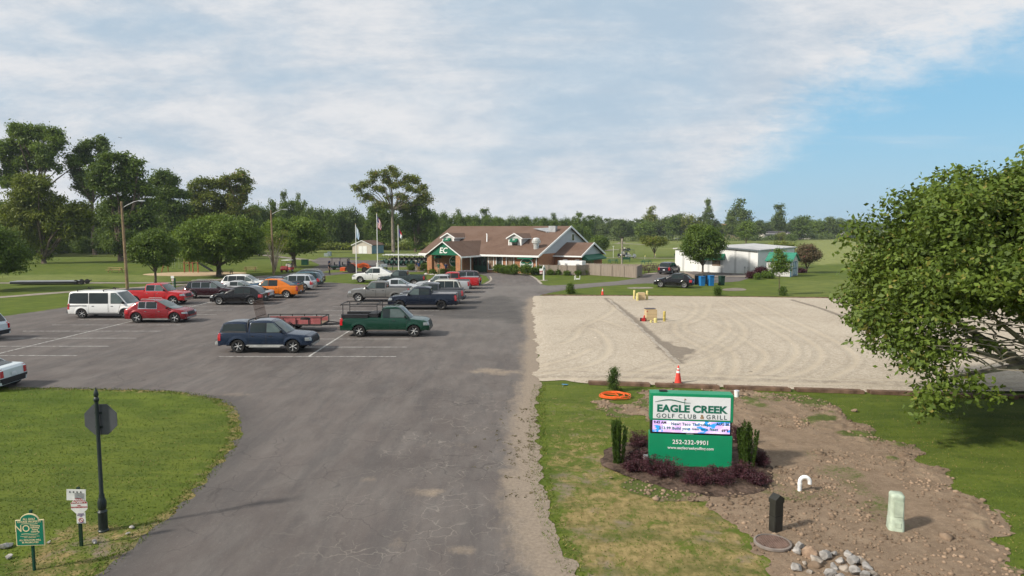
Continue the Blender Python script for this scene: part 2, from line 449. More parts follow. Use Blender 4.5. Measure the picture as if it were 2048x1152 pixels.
soil_p = smooth_poly(P((1190, 812), (1260, 800), (1300, 778), (1470, 783), (1560, 787), (1640, 800), (1700, 828), (1760, 860), (1850, 925), (1900, 960), (1960, 1010), (1990, 1060), (2060, 1140), (2140, 1220), (1500, 1220), (1560, 1110), (1500, 1070), (1440, 1020), (1440, 985), (1330, 1000), (1260, 985), (1300, 930), (1290, 830), (1240, 838)), 1)
mulch = smooth_poly(P((1195, 925), (1215, 895), (1260, 885), (1300, 880), (1480, 880), (1530, 900), (1548, 950), (1535, 985), (1470, 995), (1370, 990), (1290, 965), (1220, 940)), 2)

# ---- ground fan: the whole land to the horizon
gx, gy = fan(10.5, 6500, .012, -1.5, 1.5, 460)
jx = gx + 2.5 * (fbm(gx, gy, .15, 3, 3) - .5); jy = gy + 2.5 * (fbm(gx, gy, .15, 3, 5) - .5)
dry = np.zeros(gx.shape); lite = np.zeros(gx.shape)
# worn, half-dead turf between road and sign, dry rim along the drive
right_plot = sdf(P((1080, 790), (1290, 790), (1290, 880), (1220, 900), (1300, 975), (1440, 1000), (1500, 1070), (1560, 1130), (1560, 1220), (1180, 1220), (1110, 1075), (1080, 940)), gx, gy)
dry = np.clip(right_plot / .8 + .4, 0, 1) * np.clip(.40 + .34 * np.clip((25 - gy) / 9, 0, 1), 0, 1)
edge = np.clip(1 - np.abs(dline(drive, gx, gy)) / .9, 0, 1)
dry = np.maximum(dry, edge * .75)
corner = sdf(P((-60, 1180), (150, 1040), (260, 1045), (330, 1040), (250, 1110), (120, 1190)), gx, gy)
dry = np.maximum(dry, np.clip(corner / .8 + .6, 0, 1) * .62)
dry = np.maximum(dry, np.clip(sdf(P((1620, 820), (1760, 815), (1900, 840), (1800, 870)), gx, gy) / 1.5 + .5, 0, 1) * .25)
# fairways: pale mown bands
for pl, w in ((P((1280, 497), (1480, 494), (1800, 500), (1780, 520), (1640, 530), (1500, 500)), 1.0), (P((1230, 536), (1290, 534), (1420, 525), (1480, 524), (1360, 520), (1250, 527)), .9),
              (P((1600, 478), (2200, 478), (2200, 510), (1600, 508)), .9), (P((1180, 478), (1500, 476), (1500, 486), (1180, 490)), .55),
              (P((-40, 552), (140, 548), (330, 551), (330, 563), (20, 562)), .45), (P((520, 497), (700, 490), (640, 505), (520, 515)), .8),
              (P((140, 495), (260, 490), (400, 500), (300, 510), (110, 512)), .5), (P((1560, 560), (1760, 560), (1760, 590), (1600, 592)), .25)):
    lite = np.maximum(lite, w * np.clip(sdf(pl, jx, jy) / (gy * .03) + .5, 0, 1))
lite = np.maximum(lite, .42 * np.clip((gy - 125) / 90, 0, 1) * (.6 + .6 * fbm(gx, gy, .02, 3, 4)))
gz = np.where(gy > 16, -0.0, 0.0) + 0 * gx
m = newmat('turf'); g = NT(m); pos = g.geo()
A = g.attr('dry'); B = g.attr('lite')
big = g.noise(pos, .055, 4, .6); mid = g.noise(pos, .45, 5, .65, .3); fine = g.noise(g.map(pos, (1, .55, 1)), 5.5, 6, .75); blade = g.noise(g.map(pos, (1, .45, 1)), 34, 4, .8)
gc = g.mix(g.ss(mid, .3, .7), (.060, .095, .011), (.112, .150, .018))
gc = g.mix(g.ss(big, .35, .65, 0, .6), gc, (.125, .140, .028))
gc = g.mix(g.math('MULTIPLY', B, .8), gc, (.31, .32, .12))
gc = g.mix(g.ss(fine, .35, .75, 0, .28), gc, (.052, .082, .010))
gc = g.mix(g.ss(blade, .35, .7, 0, .35), gc, (.12, .14, .028))
dn = g.math('ADD', g.math('MULTIPLY', g.noise(pos, 1.7, 8, .78, .5), .68), g.math('MULTIPLY', fine, .32))
dm = g.ss(g.math('ADD', dn, g.math('MULTIPLY_ADD', A, .36, -.18)), .47, .60)
dcol = g.mix(g.ss(fine, .3, .7), (.15, .115, .045), (.31, .235, .105)); dcol = g.mix(g.ss(mid, .5, .62), dcol, (.21, .165, .125))
gc = g.mix(g.math('MULTIPLY', dm, g.ss(A, .02, .2)), gc, dcol)
gc = g.mix(g.ss(g.noise(g.map(pos, (.5, 1.5, 1), (0, 0, .35)), .9, 5, .65, .5), .42, .62, 0, .5), gc, (.042, .070, .012))
hb = g.math('ADD', g.math('MULTIPLY', fine, .6), g.math('MULTIPLY', blade, .5))
g.out(g.pr(gc, .95, 0, .12, normal=g.bump(hb, .022, .7)))
M['turf'] = m
o = clip_sheet('ground', gx, gy, gz, np.ones(gx.shape), M['turf'], {'dry': dry, 'lite': lite})
o['kind'] = 'structure'
# land behind the camera, so light and side views are complete
MB().add([(-6500, 10.6, -.03), (6500, 10.6, -.03), (6500, -800, -.03), (-6500, -800, -.03)], [(0, 1, 2, 3)]).build('ground', M['turf'], smooth=None)['kind'] = 'structure'
MB().add([(-6500, 10.6, -.03), (-15.7, 10.6, -.03), (-1500, 1000, -.03), (-6500, 6500, -.03)], [(0, 1, 2, 3)]).add([(6500, 10.6, -.03), (15.7, 10.6, -.03), (1500, 1000, -.03), (6500, 6500, -.03)], [(3, 2, 1, 0)]).build('ground', M['turf'], smooth=None)['kind'] = 'structure'

# ---- asphalt
ax_, ay2 = fan(10.6, 165, .0075, -1.15, .45, 520)
f1 = sdf(lot, ax_, ay2); f2 = sdf(back_path, ax_, ay2); fa = np.maximum(f1, f2)
rag = (fbm(ax_, ay2, 2.2, 4, 11) - .5) * np.clip(.55 - (ay2 - 20) * .004, .12, .55)
fa2 = fa + rag
east = P((1178, 1185), (1150, 1140), (1112, 1075), (1092, 1010), (1080, 940), (1074, 870), (1076, 800), (1080, 765), (1078, 700), (1074, 640), (1068, 592))
wd = fbm(ax_, ay2, .35, 3, 21)
dust = np.clip(1.25 - dline(east, ax_, ay2) / (.70 + 1.0 * wd), 0, 1)
dust *= np.clip((76 - ay2) / 14, 0, 1)
def blob(px, py, rx, ry, w, rot=0):
    c = at(px, py); X_ = ax_ - c.x; Y_ = ay2 - c.y; X2 = X_ * cos(rot) + Y_ * sin(rot); Y2 = -X_ * sin(rot) + Y_ * cos(rot)
    d = np.sqrt((X2 / rx) ** 2 + (Y2 / ry) ** 2) + (fbm(ax_, ay2, 1.4, 4, 31) - .5) * 1.3
    return np.clip(1.3 - d, 0, 1) * w
for bb in ((1000, 745, 1.7, .9, .9), (1030, 960, .5, 1.3, 1.0), (860, 985, .6, .35, .8), (920, 1100, .5, .35, .7), (985, 740, 1.0, .6, .9), (560, 850, 1.2, .25, .3), (840, 985, .6, .5, .5),
           (455, 790, 1.4, .6, .6), (880, 890, 1.6, .5, .4), (800, 1080, .5, .9, .5), (560, 585, 3, 1.2, .35), (1020, 830, .8, 3., .45), (850, 700, 2.5, .8, .18), (740, 960, .4, .3, .6), (960, 860, 1.5, 1.0, .35), (1000, 900, .8, 1.6, .35)):
    dust = np.maximum(dust, .8 * blob(*bb))
dark = np.zeros(ax_.shape)
band = smooth_poly(P((780, 625), (900, 607), (1000, 590), (1040, 592), (1060, 610), (1072, 640), (1070, 652), (1000, 645), (905, 640), (850, 640)), 1)
dark = np.clip(sdf(band, ax_ + 3 * (wd - .5), ay2 + 5 * (fbm(ax_, ay2, .3, 3, 77) - .5)) / 1.8 + .3, 0, 1) * (0.55 + .6 * fbm(ax_, ay2, .9, 4, 41))
dark = np.maximum(dark, np.clip(1 - np.abs(dline(drive, ax_, ay2) - .25) / .9, 0, 1) * (ay2 < 28) * .55)
crack = np.clip((ax_ + 5.5 + 1.5 * (wd - .5)) / 2.5, 0, 1) * np.clip((33 - ay2) / 8, 0, 1)
crack = np.maximum(crack, np.clip(sdf(band, ax_, ay2) / 2 + .5, 0, 1) * .45)
pale = np.clip((ay2 - 30) / 30, 0, 1) * np.clip(1 - dline(P((960, 700), (1000, 640), (1000, 600), (960, 575), (1100, 575), (1250, 563)), ax_, ay2) / 7, 0, 1)
m = newmat('asphalt'); g = NT(m); pos = g.geo()
D_, K_, C_, L_ = g.attr('dust'), g.attr('dark'), g.attr('crack'), g.attr('pale')
big = g.noise(pos, .12, 5, .6, .4); mid = g.noise(g.map(pos, (1, .45, 1), (0, 0, .15)), .9, 6, .7, .3); fine = g.noise(pos, 11, 5, .75); grit = g.noise(pos, 60, 3, .8)
c = g.mix(g.ss(big, .3, .7), (.098, .084, .078), (.142, .122, .112))
c = g.mix(g.ss(mid, .35, .72, 0, .6), c, (.175, .158, .145)); c = g.mix(g.ss(g.noise(g.map(pos, (1.3, .22, 1), (0, 0, .08)), 1.1, 6, .7, .2), .42, .66, 0, .45), c, (.075, .070, .070))
c = g.mix(g.math('MULTIPLY', L_, .5), c, (.20, .185, .17))
c = g.mix(g.math('MULTIPLY', K_, .85), c, (.060, .056, .054))
c = g.mix(g.ss(fine, .55, .8, 0, .45), c, (.25, .235, .22)); c = g.mix(g.ss(grit, .25, .5, .45, 0), c, (.04, .04, .04))
# crazed seal: pale dust packed in the cracks
vd = g.n('ShaderNodeTexVoronoi', feature='DISTANCE_TO_EDGE'); warp = g.n('ShaderNodeVectorMath', operation='MULTIPLY_ADD')
nz = g.n('ShaderNodeTexNoise'); g.l(pos, nz.inputs['Vector']); nz.inputs['Scale'].default_value = 2.4; nz.inputs['Detail'].default_value = 4
g.l(nz.outputs['Color'], warp.inputs[0]); warp.inputs[1].default_value = (.5, .5, 0); g.l(pos, warp.inputs[2])
g.l(warp.outputs[0], vd.inputs['Vector']); vd.inputs['Scale'].default_value = 2.1
cm = g.math('MULTIPLY', g.ss(vd.outputs['Distance'], .006, .03, 1, 0), g.math('MULTIPLY', C_, g.ss(g.noise(pos, .8, 3, .6), .42, .62)))
c = g.mix(g.math('MULTIPLY', cm, .42), c, (.30, .27, .23))
vd2 = g.n('ShaderNodeTexVoronoi', feature='DISTANCE_TO_EDGE'); g.l(warp.outputs[0], vd2.inputs['Vector']); vd2.inputs['Scale'].default_value = .8
dk = g.math('MULTIPLY', g.ss(vd2.outputs['Distance'], .004, .018, 1, 0), g.ss(g.noise(pos, .35, 3, .6), .45, .6))
c = g.mix(g.math('MULTIPLY', dk, .38), c, (.035, .033, .032))
du = g.ss(g.math('ADD', D_, g.math('MULTIPLY_ADD', g.noise(g.map(pos, (1.4, .6, 1)), 2.6, 6, .75), .9, -.45)), .25, .85)
dcol = g.mix(g.ss(fine, .3, .7), (.22, .175, .13), (.32, .26, .20))
c = g.mix(g.math('MULTIPLY', du, .85), c, dcol)
g.out(g.pr(c, .93, 0, .2, normal=g.bump(g.math('ADD', fine, grit), .012, .6)))
M['asphalt'] = m
clip_sheet('asphalt', ax_, ay2, np.full(ax_.shape, .012), fa2, m, {'dust': dust, 'dark': dark, 'crack': crack, 'pale': pale})
# little weeds growing through the drive edge
# lawn strips that sit on the paving
for pl, nm in ((strip, 'lawn'), (smooth_poly(P((700, 517), (780, 516.2), (860, 516.2), (905, 520), (800, 520.5), (700, 521)), 1), 'lawn')):
    xs_ = [p[0] for p in pl]; ys_ = [p[1] for p in pl]
    qx, qy = np.meshgrid(np.linspace(min(xs_) - .5, max(xs_) + .5, 60), np.linspace(min(ys_) - .5, max(ys_) + .5, 50))
    clip_sheet(nm, qx, qy, np.full(qx.shape, .035), sdf(pl, qx, qy) + (fbm(qx, qy, 1, 3, 5) - .5) * .4, M['turf'], {'dry': 0 * qx, 'lite': .3 + 0 * qx})

# ---- concrete and paved paths over the course
def path(name, pix, w, mt, z=.016, n=1):
    pts = smooth_poly(P(*pix), 2, False); L, R = [], []
    for i, p in enumerate(pts):
        a = Vector(pts[max(0, i - 1)]); b_ = Vector(pts[min(len(pts) - 1, i + 1)]); t = (b_ - a).normalized(); nrm = Vector((-t.y, t.x))
        ww = w * (.5 + .06 * math.sin(i * 1.7)); q = Vector(p)
        L.append((*(q + nrm * ww), z)); R.append((*(q - nrm * ww), z))
    mb = MB(); mb.grid([L, R]); return setp(mb.build(name, mt, smooth=None), kind='structure')
M['path'] = mat('cart_path', (.25, .215, .18), .92, 0, .2, .15, 1.5)
M['kerb'] = mat('concrete_edge', (.33, .29, .24), .9, 0, .2, .15, 2)
path('cart_path', [(-60, 597), (0, 595), (120, 585), (240, 578), (330, 572), (400, 567), (460, 561)], 1.9, M['path'], .020)
path('cart_path', [(-60, 566.5), (100, 566), (230, 566), (330, 566), (400, 563), (450, 558), (540, 552)], 1.9, M['path'], .024)
path('cart_path', [(45, 510), (75, 503), (110, 499), (145, 500), (110, 497), (95, 495)], 2.2, M['path'], .020)
path('cart_path', [(345, 511), (420, 508), (520, 509), (560, 514), (625, 521)], 2.5, M['path'], .020)
path('cart_path', [(1205, 502), (1232, 499), (1250, 499)], 2.2, M['path'], .020)
path('cart_path', [(1232, 487.5), (1250, 484.5), (1236, 485), (1262, 488), (1310, 490.5)], 2.2, M['path'], .020)
path('cart_path', [(1195, 515), (1290, 516.5), (1400, 517), (1480, 516)], 2.0, M['path'], .020)
path('cart_path', [(1700, 516), (1830, 517), (2100, 516)], 2.2, M['path'], .020)
path('kerb', [(1040, 547), (1064, 552), (1075, 560), (1083, 568.5)], .35, M['kerb'], .03)
path('kerb', [(980, 553), (984, 560), (972, 568), (955, 572)], .25, M['kerb'], .03)
path('kerb', [(1084, 548), (1152, 551), (1190, 549), (1268, 556)], .45, M['kerb'], .03)
path('sidewalk', [(1275, 553), (1310, 546), (1330, 544), (1370, 545)], 1.3, M['path'], .03)
path('sidewalk', [(1395, 553), (1450, 552.5), (1525, 553)], 2.2, M['path'], .03)
for nm_, pix, c_ in (('lawn_wear', [(1440, 578), (1480, 575), (1500, 581), (1450, 583)], (.19, .16, .13)), ('lawn_wear', [(1250, 575), (1300, 574), (1312, 577), (1260, 578)], (.25, .22, .18))):
    pl = smooth_poly(P(*pix), 2); MB().add([(x, y, .014) for x, y in pl], [tuple(range(len(pl)))]).build(nm_, mat('bare_patch' + str(c_[0]), c_, .95, 0, .15, .2, 1.2), smooth=None)['kind'] = 'structure'
# playground sand
pl = smooth_poly(P((275, 549), (330, 545), (420, 543), (505, 545), (470, 551), (380, 553), (310, 552)), 2)
MB().add([(x, y, .018) for x, y in pl], [tuple(range(len(pl)))]).build('sand', mat('sand', (.42, .31, .19), .95, 0, .15, .12, 2), smooth=None)['kind'] = 'structure'

# ---- parking stripes: worn paint, one sheet per block
m = newmat('road_paint'); g = NT(m); pos = g.geo(); w_ = g.ss(g.noise(pos, 3.5, 6, .8), .38, .60)
g.out(g.pr(g.mix(w_, (.17, .16, .15), (.50, .49, .46)), .8, 0, .2)); M['mark'] = m
mb = MB()
def mark(x0, y0, x1, y1, w=.11, z=.017):
    d = Vector((x1 - x0, y1 - y0)).normalized(); n_ = Vector((-d.y, d.x)) * w / 2
    mb.add([(x0 + n_.x, y0 + n_.y, z), (x1 + n_.x, y1 + n_.y, z), (x1 - n_.x, y1 - n_.y, z), (x0 - n_.x, y0 - n_.y, z)], [(3, 2, 1, 0)])
for k in range(12):
    y = 36.6 + 2.93 * k
    mark(-15.9, y, -6.3 + (.15 if k % 2 else 0), y + .03)
for k in range(13):
    y = 36.9 + 2.95 * k
    mark(-33.1, y, -23.8, y)
mark(-11.05, 36.6, -11.0, 69, .13, .021); mark(-28.55, 34.5, -28.3, 72.5, .13, .021)
mb.build('parking_lines', M['mark'], smooth=None)['kind'] = 'structure'

# ---- gravel lot
qx, qy = fan(28.5, 82, .0058, 0.0, 1.35, 470)
fg = sdf(gravel, qx, qy) + (fbm(qx, qy, .9, 3, 61) - .5) * np.where(qx < 5, .8, .2)
tracks = [P((1200, 770), (1330, 728), (1400, 705), (1440, 680), (1462, 655), (1440, 630), (1375, 614)), P((1225, 775), (1340, 740), (1420, 718), (1470, 695), (1495, 668), (1470, 640), (1400, 617)),
          P((1350, 650), (1345, 668), (1385, 690), (1430, 712), (1440, 735), (1420, 758)), P((1368, 648), (1366, 664), (1420, 682), (1468, 706), (1472, 740), (1450, 765)),
          P((1350, 650), (1385, 635), (1395, 612), (1380, 604)), P((1368, 652), (1408, 637), (1418, 610)),
          P((1440, 605), (1500, 640), (1570, 675), (1600, 705), (1560, 745), (1480, 765)), P((1465, 603), (1530, 640), (1610, 678), (1650, 710), (1620, 745), (1540, 765)),
          P((1500, 603), (1600, 650), (1700, 700), (1720, 730), (1660, 760)), P((1120, 660), (1180, 655), (1215, 680), (1220, 710), (1180, 735), (1090, 750)),
          P((1100, 640), (1150, 636), (1200, 640), (1240, 655)), P((1120, 690), (1150, 680), (1160, 655), (1200, 640), (1230, 620), (1225, 610)), P((1090, 760), (1300, 762), (1500, 770), (1800, 772), (2048, 775)), P((1085, 740), (1300, 750), (1500, 758), (1800, 765), (2048, 765)),
          P((1340, 610), (1420, 640), (1500, 690), (1540, 715), (1500, 750)), P((1075, 735), (1140, 720), (1180, 700)), P((1600, 610), (1700, 625), (1800, 640))]
tr = np.zeros(qx.shape); edg = np.zeros(qx.shape)
for t_ in tracks:
    d = dline(smooth_poly(t_, 3, False), qx, qy)
    tr = np.maximum(tr, np.clip(1.25 - d / .16, 0, 1)); edg = np.maximum(edg, np.clip(1 - np.abs(d - .38) / .16, 0, 1))
gd = np.zeros(qx.shape)
gd = np.maximum(gd, .9 * np.clip(sdf(P((1290, 665), (1300, 672), (1345, 690), (1385, 705), (1355, 725), (1350, 728), (1320, 700)), qx + 1.2 * (fbm(qx, qy, .8, 3, 8) - .5), qy) / .5 + .5, 0, 1))
for pl_, w in ((P((1300, 655), (1390, 655), (1400, 672), (1330, 668)), .35), (P((1385, 700), (1400, 705), (1390, 720), (1350, 730)), .7), (P((1150, 645), (1215, 650), (1195, 662), (1150, 660)), .4), (P((1100, 650), (1140, 690), (1110, 710)), .3)):
    gd = np.maximum(gd, w * np.clip(sdf(smooth_poly(pl_, 1), qx, qy) / .8 + .5, 0, 1))
for ln, hw, w in ((P((1213, 598), (1262, 635), (1310, 680), (1358, 728)), .55, .8), (P((1583, 601), (1640, 618), (1700, 640), (1760, 668)), .35, 1.0), (P((1075, 755), (1300, 758), (1700, 768), (2100, 783)), .9, .45), (P((1080, 745), (1400, 748), (1900, 772)), .5, .4)):
    gd = np.maximum(gd, w * np.clip(1.2 - dline(ln, qx, qy) / hw, 0, 1))
ex = (2.2 - np.abs(qx - 3.0)); gd = np.maximum(gd, .35 * np.clip(ex / 2, 0, 1) * (fbm(qx, qy, .8, 4, 9) > .45))
hz_ = .075 + .03 * (fbm(qx, qy, .5, 3, 2) - .5) - .014 * tr + .010 * edg
m = newmat('gravel'); g = NT(m); pos = g.geo(); T_, E_, D_ = g.attr('track'), g.attr('ridge'), g.attr('dirt')
big = g.noise(pos, .16, 5, .65, .5); mid = g.noise(pos, 1.2, 6, .75); fine = g.noise(pos, 9, 5, .8); st = g.n('ShaderNodeTexVoronoi'); g.l(pos, st.inputs['Vector']); st.inputs['Scale'].default_value = 13
st2 = g.n('ShaderNodeSeparateColor'); g.l(st.outputs['Color'], st2.inputs[0])
c = g.mix(g.ss(big, .3, .7), (.325, .268, .200), (.43, .368, .285))
c = g.mix(g.ss(mid, .35, .7, 0, .5), c, (.45, .385, .30))
c = g.mix(g.math('MULTIPLY', T_, .30), c, (.53, .455, .35))
c = g.mix(g.math('MULTIPLY', g.math('SUBTRACT', 1.0, T_), .34), c, g.mix(g.ss(st2.outputs[0], .15, .9), (.27, .23, .18), (.58, .52, .44)))
c = g.mix(g.math('MULTIPLY', E_, .22), c, (.22, .19, .15))
dd = g.ss(g.math('ADD', D_, g.math('MULTIPLY_ADD', g.noise(pos, 1.6, 6, .75), 1.0, -.5)), .3, .75)
c = g.mix(g.math('MULTIPLY', dd, .8), c, g.mix(g.ss(fine, .3, .7), (.12, .10, .08), (.21, .175, .14)))
g.out(g.pr(c, .95, 0, .15, normal=g.bump(g.math('ADD', fine, st.outputs['Distance']), .02, .6)))
clip_sheet('gravel_lot', qx, qy, .022 + (hz_ - .022) * np.clip(fg / .6, 0, 1), fg, m, {'track': tr, 'ridge': edg, 'dirt': gd}); M['gravel'] = m
# concrete strip down the lot
a_, b2 = at(1216, 599), at(1357, 729); d_ = (b2 - a_)
mb = MB(); nseg = 22
for i in range(nseg):
    p = a_ + d_ * ((i + .5) / nseg); off = .05 * math.sin(i * 2.1)
    mb.bbox((p.x + off, p.y, .055), (.24, d_.length / nseg * .97, .08), .015, math.atan2(d_.y, d_.x) - pi / 2)
mb.build('kerb', M['kerb'])['kind'] = 'structure'

# ---- bare soil with real clods, mulch bed
sx, sy = np.meshgrid(np.arange(2.4, 22.5, .062), np.arange(11.2, 31.0, .062))
fs = sdf(soil_p, sx, sy) + (fbm(sx, sy, .9, 5, 91) - .5) * 2.0
rim = np.clip(1 - np.abs(sdf(soil_p, sx, sy) - .3) / 1.1, 0, 1) * (sx > 7)
hc = fbm(sx, sy, 3.2, 4, 93); rough_ = np.clip(fbm(sx, sy, .35, 2, 95) * 1.5 - .35 + rim * .8, 0, 1.4)
sz = .008 + (rough_ * np.clip(hc - .42, 0, 1) * .17 + .012 * fbm(sx, sy, 1, 3, 97)) * np.clip(fs / .25, 0, 1) + np.clip(fs, 0, .5) * .01
gr = np.clip((fbm(sx, sy, .55, 4, 99) - .52) * 5, 0, 1) * np.clip(1 - fs / 4.5, 0, 1)
m = newmat('bare_soil'); g = NT(m); pos = g.geo(); R_ = g.attr('clod'); G_ = g.attr('grass')
mid = g.noise(pos, 1.3, 6, .7); fine = g.noise(pos, 9, 6, .8); grit = g.noise(pos, 42, 3, .8)
c = g.mix(g.ss(mid, .3, .7), (.190, .135, .092), (.265, .194, .134))
c = g.mix(g.ss(fine, .45, .75, 0, .6), c, (.38, .295, .21)); c = g.mix(g.ss(fine, .2, .42, .55, 0), c, (.09, .062, .042))
c = g.mix(g.math('MULTIPLY', g.ss(R_, .03, .12), .55), c, (.33, .255, .17))
c = g.mix(g.ss(grit, .6, .8, 0, .5), c, (.42, .36, .30))
c = g.mix(g.math('MULTIPLY', g.ss(g.math('ADD', G_, g.math('MULTIPLY_ADD', fine, 1.2, -.6)), .3, .6), .9), c, (.075, .105, .02))
g.out(g.pr(c, .95, 0, .12, normal=g.bump(g.math('ADD', fine, grit), .03, .8)))
clip_sheet('bare_soil', sx, sy, sz, fs, m, {'clod': sz, 'grass': gr}); M['soil'] = m
mx_, my_ = np.meshgrid(np.arange(2.6, 9, .06), np.arange(16, 24, .06))
fm = sdf(mulch, mx_, my_) + (fbm(mx_, my_, 2.2, 4, 71) - .5) * .35
clip_sheet('mulch_bed', mx_, my_, .028 + (.05 * fbm(mx_, my_, 4, 4, 73) + .06) * np.clip(fm / .5, 0, 1), fm, mat('mulch', (.075, .052, .040), .95, 0, .1, .4, 9, 0, .05))
def scatter(poly_sdf, n, x0, x1, y0, y1, dens=None, seed=1):
    r = np.random.RandomState(seed); X_ = r.uniform(x0, x1, n); Y_ = r.uniform(y0, y1, n); k = poly_sdf(X_, Y_)
    return X_[k], Y_[k]
# stones and clods strewn on the soil, as one uncountable mass
def rocks_np(name, X_, Y_, size, mt, z=.02, seed=3, flat=.6):
    r = np.random.RandomState(seed); ico = bmesh.new(); bmesh.ops.create_icosphere(ico, subdivisions=1, radius=1)
    V = np.array([v.co[:] for v in ico.verts]); Fc = np.array([[v.index for v in f.verts] for f in ico.faces]); ico.free()
    n = len(X_); s = size * r.lognormal(0, .45, n); an = r.uniform(0, 6.28, n)
    VV = V[None] * (1 + .35 * (r.rand(n, len(V), 1) - .5)) * np.stack([s, s * r.uniform(.6, 1, n), s * flat], 1)[:, None, :]
    c, s_ = np.cos(an)[:, None], np.sin(an)[:, None]
    x = VV[:, :, 0] * c - VV[:, :, 1] * s_ + X_[:, None]; y = VV[:, :, 0] * s_ + VV[:, :, 1] * c + Y_[:, None]
    zz_ = VV[:, :, 2] + z
    vv = np.stack([x, y, zz_], -1).reshape(-1, 3); ff = (Fc[None] + (np.arange(n) * len(V))[:, None, None]).reshape(-1, 3)
    o = np_mesh(name, vv, ff, mt, 3); o['kind'] = 'stuff'; return o
fS = lambda a, b_: (sdf(soil_p, a, b_) + (fbm(a, b_, .9, 5, 91) - .5) * 2.0) > 0
X_, Y_ = scatter(lambda a, b_: fS(a, b_) & (fbm(a, b_, .5, 3, 12) * 1.2 + .5 * np.clip(1 - np.abs(sdf(soil_p, a, b_)) / 1.5, 0, 1) > .60), 16000, 3, 22, 11.5, 30, seed=5)
setp(rocks_np('soil_clods', X_, Y_, .035, mat('clod', (.215, .155, .108), .95, 0, .1, .3, 3), .03), 'brown clods and small stones strewn over the bare soil', 'clods')
X_, Y_ = scatter(lambda a, b_: sdf(gravel, a, b_) > .1, 30000, 2.5, 40, 29.5, 48, seed=15)
setp(rocks_np('loose_gravel', X_, Y_, .026, mat('gravel_stone', (.42, .37, .30), .95, 0, .1, .3, 3), .035, 9), 'loose pale stones lying on the gravel lot', 'gravel')
# grass blades on the nearest turf
def tufts(name, X_, Y_, h, mt, seed=2, spread=.03):
    r = np.random.RandomState(seed); n = len(X_); an = r.uniform(0, 2 * pi, n); w = r.uniform(.008, .016, n); hh = h * r.uniform(.5, 1.3, n)
    dx, dy = np.cos(an) * w, np.sin(an) * w; lx, ly = r.normal(0, spread, n), r.normal(0, spread, n)
    b1 = np.stack([X_ - dx, Y_ - dy, 0 * X_], -1); b2_ = np.stack([X_ + dx, Y_ + dy, 0 * X_], -1); t = np.stack([X_ + lx, Y_ + ly, hh], -1)
    return setp(np_mesh(name, np.stack([b1, b2_, t], 1).reshape(-1, 3), np.arange(3 * n).reshape(-1, 3), mt, 3), 'short green and straw coloured grass blades on the lawn beside the drive', 'grass', kind='stuff')
m = newmat('grass_blades'); g = NT(m); ge = g.n('ShaderNodeNewGeometry'); r_ = ge.outputs['Random Per Island']
c = g.mix(r_, (.058, .094, .011), (.112, .155, .020)); n_ = g.noise(ge.outputs['Position'], .8, 5, .7)
c = g.mix(g.math('MULTIPLY', g.ss(r_, .75, .8), g.ss(n_, .42, .6)), c, (.26, .20, .08))
g.out(g.pr(c, .8, 0, .15)); M['blades'] = m
inlot = lambda a, b_: (sdf(lot, a, b_) < -.02) & (sdf(soil_p, a, b_) + (fbm(a, b_, .9, 5, 91) - .5) * 2.0 < .05) & (sdf(mulch, a, b_) < 0) & (sdf(gravel, a, b_) < 0)
X1, Y1 = scatter(inlot, 250000, -24, 24, 11.5, 31, seed=21)
k = rs.rand(len(X1)) < np.clip((34 - Y1) / 20, .25, 1); X1, Y1 = X1[k], Y1[k]
k = (np.abs(X1) < Y1 * .85) & ~((X1 > 0) & (Y1 < 21) & (X1 < 9) & (rs.rand(len(X1)) < .7)); X1, Y1 = X1[k], Y1[k]
tufts('grass', X1, Y1, .032, M['blades'])
X1, Y1 = scatter(lambda a, b_: (np.abs(dline(drive, a, b_)) < .35) & (sdf(lot, a, b_) < .12), 120000, -24, 2, 11.5, 31, seed=23)
setp(tufts('grass', X1, Y1, .065, M['blades'], 4, .05), 'longer ragged grass blades fringing the edge of the drive')
X1, Y1 = scatter(lambda a, b_: (np.abs(dline(east, a, b_)) < .3), 13000, .5, 3.5, 12, 30, seed=24)
setp(tufts('grass', X1, Y1, .05, M['blades'], 6, .05), 'straw and green grass blades along the dusty road edge')
# dark weeds in the dusty strip of the drive
r = np.random.RandomState(8); wp = []
for _ in range(90):
    y = r.uniform(17, 26); e = np.interp(y, [13, 16, 20, 30], [1.3, .95, .75, 1.1]); wp.append((e - abs(r.normal(0, .8)), y))
wx = []; wy = []
for (a, b_) in wp:
    k = r.randint(4, 16); wx += list(a + r.normal(0, .05, k)); wy += list(b_ + r.normal(0, .07, k))
setp(rocks_np('weeds', np.array(wx), np.array(wy), .013, mat('weed', (.10, .085, .04), .9, 0, .1, .3, 5), .02, 4, .5), 'dark clumps of dirt and dead weed on the dusty drive edge', 'weeds')
